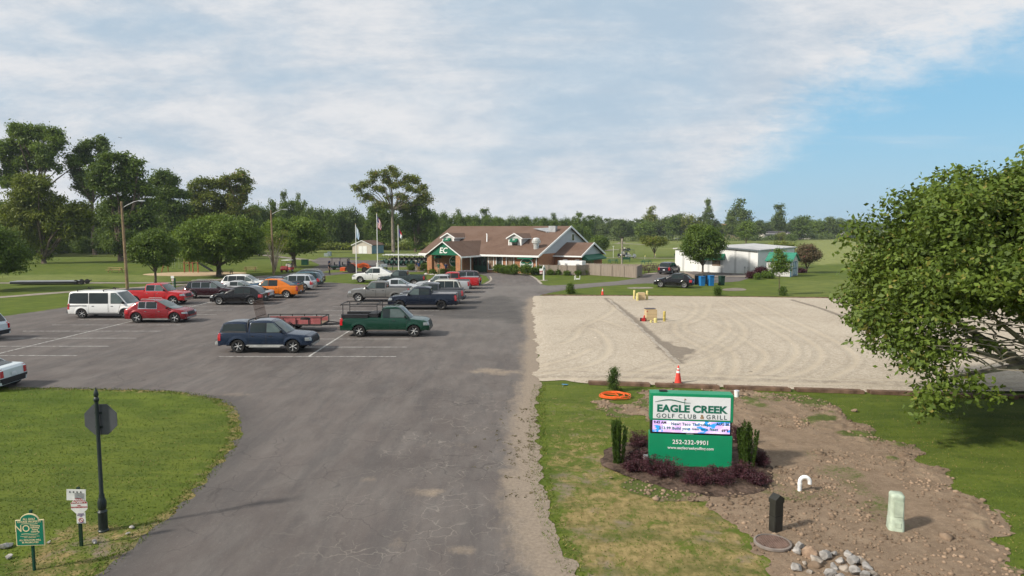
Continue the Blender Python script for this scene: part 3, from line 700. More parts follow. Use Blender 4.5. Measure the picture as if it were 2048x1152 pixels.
# ================================================================== VEHICLES
def lerp(a, b, t): return a + (b - a) * t
def pw(pts, x):
    if x <= pts[0][0]: return pts[0][1]
    for (a, va), (b_, vb) in zip(pts, pts[1:]):
        if x <= b_: return lerp(va, vb, (x - a) / (b_ - a + 1e-9))
    return pts[-1][1]
KIND = {
 'suv': dict(H=1.76, belt=1.04, wr=.385, wx=(.195, .81), clr=.24, sill=.30,
   top=[(0, .66), (.004, .96), (.03, 1.02), (.08, 1.04), (.66, 1.05), (.76, 1.06), (.82, 1.05), (.93, .98), (.975, .89), (.993, .74), (1, .6)],
   gh=[dict(rb=.022, rt=.10, ft=.545, fb=.765, w=.98)], pil=(.17, .355, .545), doors=((.30, .525), (.53, .715))),
 'cross': dict(H=1.67, belt=1.02, wr=.385, wx=(.20, .815), clr=.23, sill=.29,
   top=[(0, .62), (.004, .98), (.03, 1.03), (.10, 1.04), (.60, 1.03), (.75, 1.03), (.82, 1.01), (.93, .93), (.975, .82), (.993, .68), (1, .55)],
   gh=[dict(rb=.03, rt=.19, ft=.50, fb=.765, w=.97)], pil=(.22, .345, .53), doors=((.30, .52), (.525, .71))),
 'van': dict(H=2.08, belt=1.12, wr=.38, wx=(.20, .80), clr=.30, sill=.38,
   top=[(0, .7), (.003, 1.1), (.02, 1.15), (.74, 1.15), (.80, 1.13), (.86, 1.10), (.955, .98), (.985, .86), (1, .6)],
   gh=[dict(rb=.004, rt=.03, ft=.665, fb=.835, w=.99)], pil=(.30, .575, .60), doors=((.305, .57), (.585, .74))),
 'pickup': dict(H=1.93, belt=1.25, wr=.41, wx=(.225, .825), clr=.34, sill=.44,
   top=[(0, .85), (.004, 1.30), (.02, 1.32), (.368, 1.34), (.372, 1.24), (.60, 1.23), (.70, 1.22), (.76, 1.22), (.93, 1.13), (.975, 1.02), (.99, .85), (1, .7)],
   gh=[dict(rb=.372, rt=.388, ft=.615, fb=.745, w=.97)], pil=(.395, .54), doors=((.385, .535), (.545, .70)), bed=(.012, .362)),
 'regcab': dict(H=1.92, belt=1.22, wr=.39, wx=(.215, .825), clr=.36, sill=.44,
   top=[(0, .85), (.004, 1.22), (.02, 1.24), (.448, 1.24), (.452, 1.20), (.62, 1.19), (.70, 1.17), (.78, 1.17), (.93, 1.07), (.975, .96), (.99, .8), (1, .62)],
   gh=[dict(rb=.453, rt=.468, ft=.655, fb=.785, w=.96)], pil=(.475, .555), doors=((.56, .745),), bed=(.012, .440)),
 'sport': dict(H=1.80, belt=1.13, wr=.385, wx=(.215, .80), clr=.34, sill=.46,
   top=[(0, .7), (.004, 1.12), (.02, 1.15), (.335, 1.15), (.34, 1.10), (.60, 1.09), (.70, 1.08), (.755, 1.08), (.93, 1.0), (.975, .9), (.99, .75), (1, .6)],
   gh=[dict(rb=.32, rt=.335, ft=.575, fb=.74, w=.96), dict(rb=.012, rt=.055, ft=.30, fb=.317, w=.95, H=1.74)], pil=(.345, .515), doors=((.335, .515), (.525, .70))),
 'avalanche': dict(H=1.92, belt=1.20, wr=.40, wx=(.205, .81), clr=.32, sill=.42,
   top=[(0, .75), (.004, 1.22), (.02, 1.25), (.33, 1.25), (.36, 1.19), (.60, 1.18), (.70, 1.16), (.745, 1.16), (.93, 1.06), (.975, .95), (.99, .8), (1, .62)],
   gh=[dict(rb=.11, rt=.335, ft=.585, fb=.735, w=.96)], pil=(.36, .525), doors=((.335, .52), (.53, .69)), bed=(.012, .19), cover=True),
 'sedan': dict(H=1.46, belt=.93, wr=.335, wx=(.20, .81), clr=.20, sill=.25,
   top=[(0, .55), (.004, .88), (.03, .98), (.12, 1.00), (.20, .96), (.60, .92), (.72, .92), (.92, .78), (.975, .66), (1, .48)],
   gh=[dict(rb=.11, rt=.27, ft=.52, fb=.725, w=.94)], pil=(.24, .33, .50), doors=((.28, .495), (.505, .685))),
}
WHEELS = {}
def wheel_mesh(r, style, dark):
    key = (round(r, 3), style, dark)
    if key in WHEELS: return WHEELS[key]
    w = .24
    t = MB(); t.lathe([(r * .66, -w / 2), (r * .9, -w / 2), (r * .985, -w * .38), (r, -w * .2), (r, w * .2), (r * .985, w * .38), (r * .9, w / 2), (r * .66, w / 2), (r * .62, w * .3), (r * .62, -w * .3)], 28, axis='y', caps=False)
    R = r * .66; q = MB()
    q.lathe([(R, -.10), (R * 1.02, .085), (R * .97, .115), (R * .9, .10), (R * .88, .04)], 28, axis='y', caps=False)
    n = {5: 5, 6: 6, 10: 10}[style]
    for k in range(n):
        a0 = 2 * pi * k / n; hw = (.62 if n == 5 else .50 if n == 6 else .26)
        pts = []
        for rr, ww in ((R * .12, hw * 1.4), (R * .55, hw * .8), (R * .93, hw)):
            pts.append([(rr * cos(a0 - ww * .5 * (R * .5 / rr if rr > .1 else 1)), -.075 + .02 * (rr / R), rr * sin(a0 - ww * .5 * (R * .5 / rr if rr > .1 else 1))), (rr * cos(a0), -.095, rr * sin(a0)), (rr * cos(a0 + ww * .5 * (R * .5 / rr if rr > .1 else 1)), -.075 + .02 * (rr / R), rr * sin(a0 + ww * .5 * (R * .5 / rr if rr > .1 else 1)))])
        q.grid(pts)
        q.grid([[(x, -y, z) for (x, y, z) in row] for row in pts])
    q.lathe([(R * .2, -.10), (R * .24, -.07), (R * .24, .07), (R * .2, .10)], 12, axis='y')
    d = MB(); d.lathe([(R * .9, -.045), (R * .9, .045)], 20, axis='y')
    def mk(mb, nm, mt, sm=35):
        o = mb.build(nm, mt, smooth=sm); me = o.data; bpy.data.objects.remove(o); return me
    q2 = MB(); q2.v, q2.f = q.v + d.v, q.f + [tuple(i + len(q.v) for i in f) for f in d.f]; q2.m = [0] * len(q.f) + [1] * len(d.f)
    WHEELS[key] = (mk(t, 'tyre', M['rubber']), mk(q2, 'rim', [M['rimdark'] if dark else M['rim'], M['black']])); return WHEELS[key]
KIND['coupe'] = dict(KIND['sedan'], wx=(.115, .79))
def car(name, kind, label, cat, X, Y, head, pmat, L=4.8, Wd=1.9, rim=5, dark=False, trim=None, extra=None, hs=1.0, lower=None, roofmat=None, tailz=None, group=None, chrome=False, glassk=None):
    K = KIND[kind]; k = {a: b_ for a, b_ in K.items()}
    H = K['H'] * hs
    root = thing(name, label, cat, (X, Y, .014), head, group)
    hw = Wd / 2; fx = lambda f: (f - .5) * L
    wr = K['wr']; wxs = [fx(K['wx'][0]), fx(K['wx'][1])]; ar = wr * 1.17
    def topz(f): return pw(K['top'], f) * hs
    def botz(x):
        z = K['sill']; f = x / L + .5
        if f < .03 or f > .97: z = K['clr'] + .06
        for wx in wxs:
            dx = abs(x - wx)
            if dx < ar: z = max(z, wr + math.sqrt(ar * ar - dx * dx) * .97)
        return z
    def halfw(x, z, f):
        u_ = abs(2 * f - 1); e = max(0, (u_ - .80) / .20); w = hw * (1 - (.11 if f > .5 else .07) * e ** 2.2)
        t = (z - .3) / max(.1, K['belt'] * hs - .3)
        w *= 1 - .055 * (max(0, t - .45) / .55) ** 2 - .045 * (max(0, .35 - t) / .35) ** 1.5
        for wx in wxs:
            d = math.hypot(x - wx, z - wr)
            if d < ar * 1.28: w += .028 * min(1, (ar * 1.28 - d) / (ar * .16))
        return w
    fs = set([0, .004, .012, .03, .06, .1, .9, .94, .965, .985, .996, 1] + [i / 40 for i in range(41)] + [p[0] for p in K['top']])
    for wx in wxs:
        for a in range(0, 181, 12):
            fs.add((wx + ar * cos(radians(a))) / L + .5)
            fs.add((wx + ar * 1.18 * cos(radians(a))) / L + .5)
        fs.add((wx + ar * 1.002) / L + .5); fs.add((wx - ar * 1.002) / L + .5)
    fs = sorted(f for f in fs if 0 <= f <= 1); fs = [f for i, f in enumerate(fs) if i == 0 or f - fs[i - 1] > .0015]
    bed = K.get('bed'); open_bed = bed and not (extra and 'flat' in extra)
    nz = 9; rows = []
    for f in fs:
        x = fx(f); zb = botz(x); zt = max(topz(f), zb + .04)
        side = []
        inset = .06 if f in (0, 1) else 0
        for j in range(nz):
            t = j / (nz - 1); z = zb + (zt - .035 - zb) * t
            side.append((halfw(x, z, f) - inset, z))
        wt = side[-1][0]
        if open_bed and bed[0] <= f <= bed[1]:
            zf = .82 * hs; tops = [(wt - .03, zt), (wt - .10, zt), (wt - .115, zt - .03), (wt - .12, zf), (0, zf)]
        else:
            cr = .035 if f > .7 else .0
            tops = [(wt - .035, zt), (wt * .80, zt + cr * .45), (wt * .5, zt + cr * .9), (wt * .25, zt + cr), (0, zt + cr)]
        half = side + tops
        ring = [(x, -y, z) for (y, z) in half] + [(x, y, z) for (y, z) in reversed(half[:-1])]
        rows.append(ring)
    b = MB(); b.grid(rows)
    n = len(rows[0]); b.add(rows[0], [tuple(range(n))]); b.add(rows[-1], [tuple(range(n - 1, -1, -1))])
    for i in range(len(rows) - 1):                      # underside, barrel-shaped over the wheels
        b.add([rows[i][0], rows[i + 1][0], rows[i + 1][-1], rows[i][-1]], [(0, 1, 2, 3)])
    ghs = []
    for gq in K['gh']:
        Hh = gq.get('H', K['H']) * hs; zb = K['belt'] * hs - .06; w0 = hw * gq['w'] * .95; w1 = hw * gq['w'] * .76
        if kind == 'van': w1 = hw * .86
        def ring(t, ins):
            xr = lerp(fx(gq['rb']), fx(gq['rt']), t) + ins; xf = lerp(fx(gq['fb']), fx(gq['ft']), t) - ins
            w = lerp(w0, w1, t ** 1.25) - ins * .8; P_ = []
            bow = .10 if kind != 'van' else .06
            for s in (0, .03, .12, .35, .6, .8, .94, 1):
                P_.append((lerp(xr, xf, s) , w - (.05 if s in (0, 1) else .012 if s in (.03,) else 0)))
            fr = [(xf + bow * (1 - (q / 1.0) ** 2), w * q * .96) for q in (.75, .4, 0, -.4, -.75)]
            re = [(xr - .04 * (1 - q * q), w * q * .96) for q in (-.75, 0, .75)]
            return P_ + fr + [(x_, -y_) for x_, y_ in reversed(P_)] + re
        R_ = []
        for t, ins, zz_ in ((0, 0, 0), (.3, 0, .3), (.6, 0, .6), (.86, 0, .86), (.93, .03, .935), (.975, .09, .98), (1, .22, 1.0), (1, .5, 1.012)):
            z = lerp(zb, Hh, zz_); rg = ring(t, ins); rg.append(rg[0]); xm = (rg[0][0] + rg[7][0]) / 2 + .15; hl_ = max(.5, (rg[7][0] - rg[0][0]) / 2 + ins); arc = {'van': .02, 'pickup': .04, 'regcab': .03, 'sport': .04, 'sedan': .09}.get(kind, .08)
            R_.append([(x_, y_, z - arc * min(1.6, ((x_ - xm) / hl_) ** 2) * zz_ ** 2) for x_, y_ in rg])
        b.grid(R_); b.add(R_[-1][:-1], [tuple(range(len(R_[-1]) - 1))]); ghs.append((gq, Hh, zb))
    body = b.build('body', pmat, root, smooth=38, weld=True)
    bmx = bmesh.new(); bmx.from_mesh(body.data); bvh = BVHTree.FromBMesh(bmx); bmx.free()
    def decal(mb, ax, quad, nu=6, nv=4, off=.006, both=False):
        """quad of 2-D corners (u right, v up) laid on the body surface"""
        for sgn in ((1, -1) if both else (1,)):
            G = []
            for j in range(nv + 1):
                row = []
                for i in range(nu + 1):
                    s, t = i / nu, j / nv
                    p = [lerp(lerp(quad[0][q], quad[1][q], s), lerp(quad[3][q], quad[2][q], s), t) for q in (0, 1)]
                    if ax == 's': o_, d_ = Vector((p[0], 5 * sgn, p[1])), Vector((0, -sgn, 0))
                    elif ax == 'f': o_, d_ = Vector((6, p[0] * sgn, p[1])), Vector((-1, 0, 0))
                    elif ax == 'r': o_, d_ = Vector((-6, p[0] * sgn, p[1])), Vector((1, 0, 0))
                    else: o_, d_ = Vector((p[0], p[1] * sgn, 5)), Vector((0, 0, -1))
                    h, nrm, _, _ = bvh.ray_cast(o_, d_)
                    row.append(None if h is None else h + (nrm if nrm.dot(d_) < 0 else -nrm) * off)
                G.append(row)
            for j in range(nv):
                for i in range(nu):
                    c4 = [G[j][i], G[j][i + 1], G[j + 1][i + 1], G[j + 1][i]]
                    if all(c_ is not None for c_ in c4) and max((c4[0] - c4[2]).length, (c4[1] - c4[3]).length) < .75: mb.add(c4, [(0, 1, 2, 3)])
        return mb
    def part(nm, mt, ax, quad, par=root, off=.006, both=False, nu=6, nv=4, sm=40):
        mb = decal(MB(), ax, quad, nu, nv, off, both)
        return mb.build(nm, mt, par, smooth=sm) if mb.v else None
    glass = M['glass']
    # glazing
    for gi, (gq, Hh, zb) in enumerate(ghs):
        zlo = K['belt'] * hs + .035; zhi = Hh - .135
        tt = lambda z: (z - zb) / (Hh - zb)
        lim = lambda z: (lerp(fx(gq['rb']), fx(gq['rt']), tt(z)), lerp(fx(gq['fb']), fx(gq['ft']), tt(z)))
        pil = [fx(p) for p in K['pil']] if gi == 0 else []
        (r0, f0), (r1, f1_) = lim(zlo), lim(zhi)
        cut = [-9] + [p for p in pil] + [9]; pwid = .035 if kind not in ('van',) else .05
        for a_, c_ in zip(cut, cut[1:]):
            x0b, x1b = max(a_ + pwid, r0 + .12), min(c_ - pwid, f0 - .07); x0t, x1t = max(a_ + pwid, r1 + .09), min(c_ - pwid, f1_ - .055)
            if kind in ('avalanche',) and a_ == -9: x0b, x1b, x0t, x1t = fx(.335) - .42, fx(.335) - .22, fx(.335) - .17, fx(.335) - .10
            if x1b - x0b < .10: continue
            x1t = max(x1t, x0t + .06)
            for sg in (1, -1):
                w_ = MB()
                def one(mb, g_, off):
                    q = ((x0b - g_, zlo - g_), (x1b + g_, zlo - g_), (x1t + g_, zhi + g_ * .8), (x0t - g_, zhi + g_ * .8))
                    G = []
                    for j in range(5):
                        row = []
                        for i in range(5):
                            s, t = i / 4, j / 4; px_ = lerp(lerp(q[0][0], q[1][0], s), lerp(q[3][0], q[2][0], s), t); pz_ = lerp(q[0][1], q[2][1], t)
                            h, nr, _, _ = bvh.ray_cast(Vector((px_, 5 * sg, pz_)), Vector((0, -sg, 0)))
                            if h is None: return mb
                            row.append(h + Vector((0, sg * off, off * .3)))
                        G.append(row)
                    return mb.grid(G)
                fr_ = one(MB(), .022, .007)
                wo_ = one(MB(), 0, .012)
                if wo_.v:
                    wob = wo_.build('side_window', M['glass2'] if gi == 0 and c_ == 9 else glass, root, smooth=40)
                    if fr_.v: fr_.build('window_trim', M['chrome'] if chrome else M['black'], wob, smooth=40)
        if gi == 0:
            ww = hw * gq['w']
            part('windshield', M['glass2'], 'f', ((-ww * .84, zlo - .02), (ww * .84, zlo - .02), (ww * .70, zhi + .03), (-ww * .70, zhi + .03)), off=.012, nu=10)
        ww = hw * gq['w']
        if not (kind == 'sport' and gi == 0):
            part('rear_window', glass, 'r', ((-ww * .78, zlo + .03), (ww * .78, zlo + .03), (ww * .68, zhi), (-ww * .68, zhi)), off=.012, nu=8)
        if roofmat: part('roof_panel', roofmat, 't', ((fx(gq['rt']) + .15, -w1 * .8), (fx(gq['ft']) - .1, -w1 * .8), (fx(gq['ft']) - .1, w1 * .8), (fx(gq['rt']) + .15, w1 * .8)), off=.008)
    belt = K['belt'] * hs; sill = K['sill']
    # doors: dark gap, panel, handle
    for sg in (1, -1):
        for (d0, d1) in K['doors']:
            x0, x1 = fx(d0), fx(d1); zlo_, zhi_ = sill + .07, belt - .01
            for wx in wxs:                                  # keep panels clear of the arches
                if x0 < wx + ar * 1.12 and x1 > wx + ar: x0b = max(x0, wx + ar * 1.12)
            x0b = max([x0] + [wx + ar * 1.15 for wx in wxs if x0 < wx + ar * 1.15 and wx < x0 + .4]); x1b = min([x1] + [wx - ar * 1.15 for wx in wxs if x1 > wx - ar * 1.15 and wx > x1 - .4])
            def sd(mb, g_, off):
                qd = ((x0b - g_, zlo_ - g_), (x1b + g_, zlo_ - g_), (x1 + g_, zhi_), (x0 - g_, zhi_)); G = []
                for j in range(7):
                    row = []
                    for i in range(5):
                        s, t = i / 4, j / 6; px_ = lerp(lerp(qd[0][0], qd[1][0], s), lerp(qd[3][0], qd[2][0], s), t ** .8); pz_ = lerp(qd[0][1], qd[2][1], t)
                        h, nr, _, _ = bvh.ray_cast(Vector((px_, 5 * sg, pz_)), Vector((0, -sg, 0)))
                        if h is None: return mb
                        row.append(h + Vector((0, sg * off, 0)))
                    G.append(row)
                return mb.grid(G)
            dr = sd(MB(), 0, .010)
            if not dr.v: continue
            do = dr.build('door', pmat, root, smooth=40)
            gp = sd(MB(), .016, .004)
            if gp.v: gp.build('door_seam', M['black'], do, smooth=40)
            hx = lerp(x0, x1, .16) if True else 0
            h, nr, _, _ = bvh.ray_cast(Vector((hx + .08, 5 * sg, belt - .17)), Vector((0, -sg, 0)))
            if h: MB().bbox((h.x, h.y + sg * .022, h.z), (.17, .035, .04), .01).build('handle', M['black'] if not chrome else M['chrome'], do)
    # lamps, grille, bumpers
    fz = topz(.965); hz0 = fz - .24 if kind not in ('sedan', 'cross') else fz - .19; hz1 = fz - .04
    for sg in (1, -1):
        mb = MB(); q0 = hw * .62 if kind not in ('pickup', 'regcab', 'sport', 'van', 'avalanche') else hw * .72
        decal(mb, 'f', ((q0 * sg, hz0), (hw * .965 * sg, hz0 + .02), (hw * .965 * sg, hz1), (q0 * sg, hz1)), 8, 5, .010)
        decal(mb, 's', ((fx(.93), hz0 + .03), (fx(.985), hz0), (fx(.985), hz1), (fx(.935), hz1 + .01)), 4, 4, .010) if sg > 0 else None
        if sg < 0:
            G = []
            for j in range(5):
                row = []
                for i in range(5):
                    x_ = lerp(fx(.932), fx(.985), i / 4); z_ = lerp(hz0 + .02, hz1, j / 4); h, nr, _, _ = bvh.ray_cast(Vector((x_, -5, z_)), Vector((0, 1, 0)))
                    row.append(None if h is None else h + Vector((0, -.010, 0)))
                G.append(row)
            for j in range(4):
                for i in range(4):
                    c4 = [G[j][i], G[j][i + 1], G[j + 1][i + 1], G[j + 1][i]]
                    if all(c_ is not None for c_ in c4): mb.add(c4, [(0, 1, 2, 3)])
        if mb.v: mb.build('headlight', M['head'], root, smooth=60)
        # taillights wrap the rear corner
        mb = MB(); t0, t1 = tailz or ((belt * .66, belt * .93) if kind in ('sedan', 'cross') else (belt * .62, belt * 1.0))
        tw = .11 if kind in ('pickup', 'regcab', 'van', 'sport', 'avalanche') else .26
        for j in range(4):
            za, zc = lerp(t0, t1, j / 4), lerp(t0, t1, (j + 1) / 4)
            for (ax_k, u0, u1) in (('r', hw * (.95), hw * .95 - tw), ('s', fx(.0) + .02, fx(0) + .02 + (.16 if tw < .2 else .30))):
                for i in range(4):
                    ua, ub = lerp(u0, u1, i / 4), lerp(u0, u1, (i + 1) / 4); pts = []
                    for (uu, zv) in ((ua, za), (ub, za), (ub, zc), (ua, zc)):
                        if ax_k == 'r': o_, d_ = Vector((-6, uu * sg, zv)), Vector((1, 0, 0))
                        else: o_, d_ = Vector((uu, 5 * sg, zv)), Vector((0, -sg, 0))
                        h, nr, _, _ = bvh.ray_cast(o_, d_); pts.append(None if h is None else h - d_ * .012)
                    if all(p_ is not None for p_ in pts): mb.add(pts, [(0, 1, 2, 3)])
        if mb.v: mb.build('taillight', M['tail'], root, smooth=60)
        # mirror
        mx = fx(ghs[0][0]['fb']) - .30; my = hw * .93 + .09
        MB().bbox((mx, my * sg, belt + .10), (.11, .22, .19 if kind in ('pickup', 'regcab', 'van', 'avalanche') else .14), .035).build('mirror', M['black'] if trim != 'bodymirror' else pmat, root)
    gw = hw * .55
    part('grille', M['black'] if trim != 'chromegrille' else M['chrome'], 'f', ((-gw, hz0 - .10), (gw, hz0 - .10), (gw, hz1 - .01), (-gw, hz1 - .01)), off=.008, nu=8)
    fb_m = {'pickup': M['chrome'] if chrome else M['black']}.get(kind, lower or M['black'])
    bz0 = K['clr'] + .08; bz1 = hz0 - .14
    mb = decal(MB(), 'f', ((-hw * .90, bz0), (hw * .90, bz0), (hw * .90, bz0 + max(.12, (bz1 - bz0) * (.9 if kind in ('pickup', 'regcab', 'sport', 'avalanche') else .45))), (-hw * .90, bz0 + max(.12, (bz1 - bz0) * (.9 if kind in ('pickup', 'regcab', 'sport', 'avalanche') else .45)))), 12, 3, .02)
    if mb.v: mb.build('front_bumper', lower or fb_m, root)
    mb = decal(MB(), 'r', ((-hw * .92, bz0), (hw * .92, bz0), (hw * .92, bz0 + .26), (-hw * .92, bz0 + .26)), 12, 3, .02)
    if kind in ('pickup', 'regcab', 'sport', 'avalanche', 'van'):
        mb.bbox((fx(0) - .05, 0, bz0 + .13), (.22, hw * 1.86, .20), .04)
    if mb.v: mb.build('rear_bumper', lower or (M['chrome'] if chrome else M['black']), root)
    for sg in (1, -1): MB().bbox((fx((K['wx'][0] + K['wx'][1]) / 2), (hw * .955) * sg, sill - .01), ((wxs[1] - wxs[0]) - 2 * ar * 1.03, .10, .10), .02).build('side_sill', lower or M['black'], root)
    part('license_plate', M['wplate'], 'r', ((-.16, .60 * hs), (.16, .60 * hs), (.16, .75 * hs), (-.16, .75 * hs)), off=.03, nu=2, nv=2)
    # wheels
    ty, rm = wheel_mesh(wr, rim, dark)
    for wx in wxs:
        for sg in (1, -1):
            we = bpy.data.objects.new('wheel', None); COL.objects.link(we); we.parent = root; we.location = (wx, sg * (hw - .135), wr); we.rotation_euler = (0, random.Random(wx).random(), 0)
            for me, nm in ((ty, 'tyre'), (rm, 'rim')):
                o = bpy.data.objects.new(nm, me); COL.objects.link(o); o.parent = we
    MB().box((0, 0, .38 + (.1 if kind in ('pickup', 'regcab', 'sport', 'avalanche') else 0)), (L * .86, hw * 1.2, .26)).build('underbody', M['black'], root, smooth=None)
    # bed covers
    if bed:
        zc = topz(.1) + .012
        if extra and ('flat' in extra):
            MB().bbox((fx((bed[0] + bed[1]) / 2), 0, zc + .015), ((bed[1] - bed[0]) * L, hw * 1.70, .05), .015).build('bed_cover', extra.get('cm', M['black']), root)
        elif not (extra and 'open' in extra) :
            MB().bbox((fx((bed[0] + bed[1]) / 2), 0, zc - .02), ((bed[1] - bed[0]) * L * .99, hw * 1.66, .05), .015).build('bed_cover', (extra or {}).get('cm', M['black']), root)
        part('tailgate', pmat, 'r', ((-hw * .80, .86 * hs), (hw * .80, .86 * hs), (hw * .80, topz(.1) - .05), (-hw * .80, topz(.1) - .05)), off=.012, nu=8)
    if extra and 'rack' in extra:
        for sg in (1, -1):
            mb = MB(); y = sg * (w1 * .78)
            x0, x1 = fx(lerp(K['gh'][0]['rt'], .3, .0)) + .25, fx(K['gh'][0]['ft']) - .15
            mb.tube([(x0, y, H - .01), (x0 + .06, y, H + .055), (x1 - .06, y, H + .055), (x1, y, H - .01)], .018, 6)
            mb.build('roof_rail', extra['rack'], root)
    return root, fx, hw, H, K

def PX(pl, pr, py): # ground centre between two photo columns on a row, depth moved in by half a width
    a = at((pl + pr) / 2, py); d = a.y + .95; return ((pl + pr) / 2 - 1024) / F * d, d
pw_ = dict
C_white = paint('white_car_paint', (.68, .68, .66), 0, .4); C_silver = paint('silver_car_paint', (.42, .43, .44), .55)
C_grey = paint('grey_truck_paint', (.16, .155, .145), .5); C_navy = paint('navy_truck_paint', (.004, .009, .022), .35); C_red = paint('red_truck_paint', (.42, .012, .015), .2)
C_mred = paint('crimson_car_paint', (.21, .007, .012), .35); C_mar = paint('maroon_suv_paint', (.03, .009, .013), .45); C_black = paint('black_car_paint', (.004, .004, .005), .3, .22)
C_orange = paint('orange_truck_paint', (.62, .16, .010), .3); C_lsil = paint('light_silver_paint', (.50, .52, .54), .5); C_blue = paint('blue_truck_paint', (.045, .09, .15), .5)
C_dgrn = paint('dark_grey_green_paint', (.028, .042, .040), .4); C_green = paint('green_truck_paint', (.003, .040, .022), .4); C_sblue = paint('faded_blue_paint', (.007, .018, .042), .4)
C_ivory = paint('ivory_suv_paint', (.52, .52, .46), .1); C_steelg = paint('steel_grey_paint', (.085, .09, .10), .5); C_teal = paint('teal_suv_paint', (.02, .075, .10), .45); C_pale = paint('pale_blue_white_paint', (.58, .64, .66), .1)
C_dkg = paint('charcoal_suv_paint', (.05, .055, .06), .5)
greyplastic = mat('grey_cladding', (.22, .22, .21), .6); satin = mat('satin_silver_trim', (.42, .42, .40), .4, .4)
E = 0.0; Wst = pi
def xy(pl, pr, py, dw=.95): return PX(pl, pr, py)
# --- left block
x, y = xy(134, 272, 637)
van, fx, hw, H, K = car('passenger_van', 'van', 'white passenger van with ladder rack bars, left of the crimson crossover', 'van', -31.5, 53.2, E, C_white, 5.55, 2.02, 6, lower=mat('van_grey', (.12, .12, .12), .6))
for xx in (fx(.14), fx(.50)):
    mb = MB(); mb.bbox((xx, 0, H + .10), (.06, 1.75, .04), .012)
    for s in (-1, 1): mb.box((xx, s * .78, H + .035), (.05, .04, .12))
    mb.bbox((xx + .25, .45, H + .15), (.5, .10, .05), .015); mb.box((xx + .1, .45, H + .17), (.06, .06, .12)); mb.build('rack_bar', M['black'], van)
for s in (-1, 1): MB().box((fx(.14), s * (1.003), .98), (1.5, .012, .05)).build('trim_strip', M['black'], van, smooth=None)
car('crossover_car', 'cross', 'crimson crossover parked in front of the white van and red pickup', 'car', -26.2, 50.6, E, C_mred, 4.55, 1.86, 5, lower=greyplastic, chrome=True, extra={'rack': satin})
car('pickup_truck', 'pickup', 'bright red crew cab pickup with chrome bumper behind the crimson crossover', 'pickup truck', -32.5, 62.3, E, C_red, 5.75, 2.03, 5, chrome=True, extra={'flat': 1})
car('suv_car', 'suv', 'dark maroon SUV beside the red pickup, behind the black crossover', 'car', -29.9, 67.7, E, C_mar, 4.92, 1.95, 5, chrome=True, lower=greyplastic, extra={'rack': satin})
car('crossover_car', 'cross', 'black crossover with dark wheels in front of the orange pickup', 'car', -25.0, 62.3, Wst, C_black, 4.75, 1.95, 10, lower=M['black'])
car('sedan_car', 'sedan', 'silver sedan between the maroon SUV and the white SUV', 'car', -28.6, 71.6, E, C_silver, 4.75, 1.82, 10)
car('sedan_car', 'sedan', 'champagne silver car nosing out just behind the black crossover', 'car', -25.3, 65.2, Wst, C_lsil, 4.5, 1.80, 5)
car('suv_car', 'suv', 'white SUV with red rear lamp in the back of the left row', 'car', -29.8, 76.2, E, C_white, 5.0, 1.93, 5, hs=1.0, trim='bodymirror')
car('pickup_truck', 'avalanche', 'orange pickup with sloping bed sails and black bed cover', 'pickup truck', -24.0, 68.2, Wst, C_orange, 5.6, 2.02, 5, extra={'rack': M['black']})
car('pickup_truck', 'pickup', 'blue pickup half hidden behind the orange pickup', 'pickup truck', -25.0, 72.0, Wst, C_blue, 5.5, 1.92, 5, hs=.95, extra={'flat': 1})
car('suv_car', 'suv', 'silver SUV beyond the orange and blue pickups', 'car', -24.7, 76.6, Wst, C_lsil, 5.05, 1.97, 5, chrome=True, extra={'rack': satin})
car('suv_car', 'suv', 'teal blue SUV just beyond the silver SUV', 'car', -25.0, 80.6, Wst, C_teal, 4.9, 1.95, 5, hs=1.02)
car('suv_car', 'suv', 'charcoal SUV last in the left row by the lawn', 'car', -25.7, 84.0, Wst, C_dkg, 4.9, 1.95, 5, hs=1.04, extra={'rack': satin})
# --- centre block
car('pickup_truck', 'avalanche', 'white pickup with sloping bed sails parked by the flagpoles', 'pickup truck', -17.6, 87.6, Wst, C_white, 5.6, 2.02, 5, lower=C_white)
car('pickup_truck', 'pickup', 'dark grey green pickup with long open bed beside the white pickup', 'pickup truck', -13.3, 82.3, Wst, C_dgrn, 5.7, 2.0, 5, hs=.97, extra={'open': 1})
car('pickup_truck', 'pickup', 'warm grey crew cab pickup behind and left of the navy pickup', 'pickup truck', -12.6, 65.0, Wst, C_grey, 5.9, 2.03, 5)
car('sedan_car', 'sedan', 'silver white car between the warm grey pickup and the dark green grey pickup', 'car', -12.0, 72.5, E, C_lsil, 4.75, 1.88, 5, hs=1.1)
car('pickup_truck', 'pickup', 'navy blue crew cab pickup with black wheels and grey bed cover', 'pickup truck', -7.65, 58.7, Wst, C_navy, 5.9, 2.03, 6, dark=True, extra={'flat': 1, 'cm': mat('grey_vinyl', (.20, .20, .21), .7)})
car('pickup_truck', 'pickup', 'silver grey pickup directly behind the navy pickup', 'pickup truck', -7.4, 63.0, Wst, C_steelg, 5.9, 2.03, 5, extra={'flat': 1})
car('suv_car', 'suv', 'ivory white SUV with roof rails in the centre row', 'car', -7.3, 67.4, Wst, C_ivory, 4.8, 1.92, 5, hs=1.06, extra={'rack': satin})
car('pickup_truck', 'pickup', 'light silver crew cab pickup between the ivory SUV and the red pickup', 'pickup truck', -7.5, 73.4, Wst, C_silver, 5.9, 2.0, 5, extra={'flat': 1}, hs=1.01)
car('pickup_truck', 'pickup', 'deep red crew cab pickup with grey bed cover in the centre row', 'pickup truck', -6.7, 78.2, Wst, C_red, 5.9, 2.03, 5, extra={'flat': 1, 'cm': mat('grey_vinyl', (.20, .20, .21), .7)})
car('suv_car', 'suv', 'maroon SUV with silver rear pillar line, last of the centre row', 'car', -6.2, 82.6, Wst, C_mar, 5.0, 1.95, 5, hs=1.03, chrome=True)
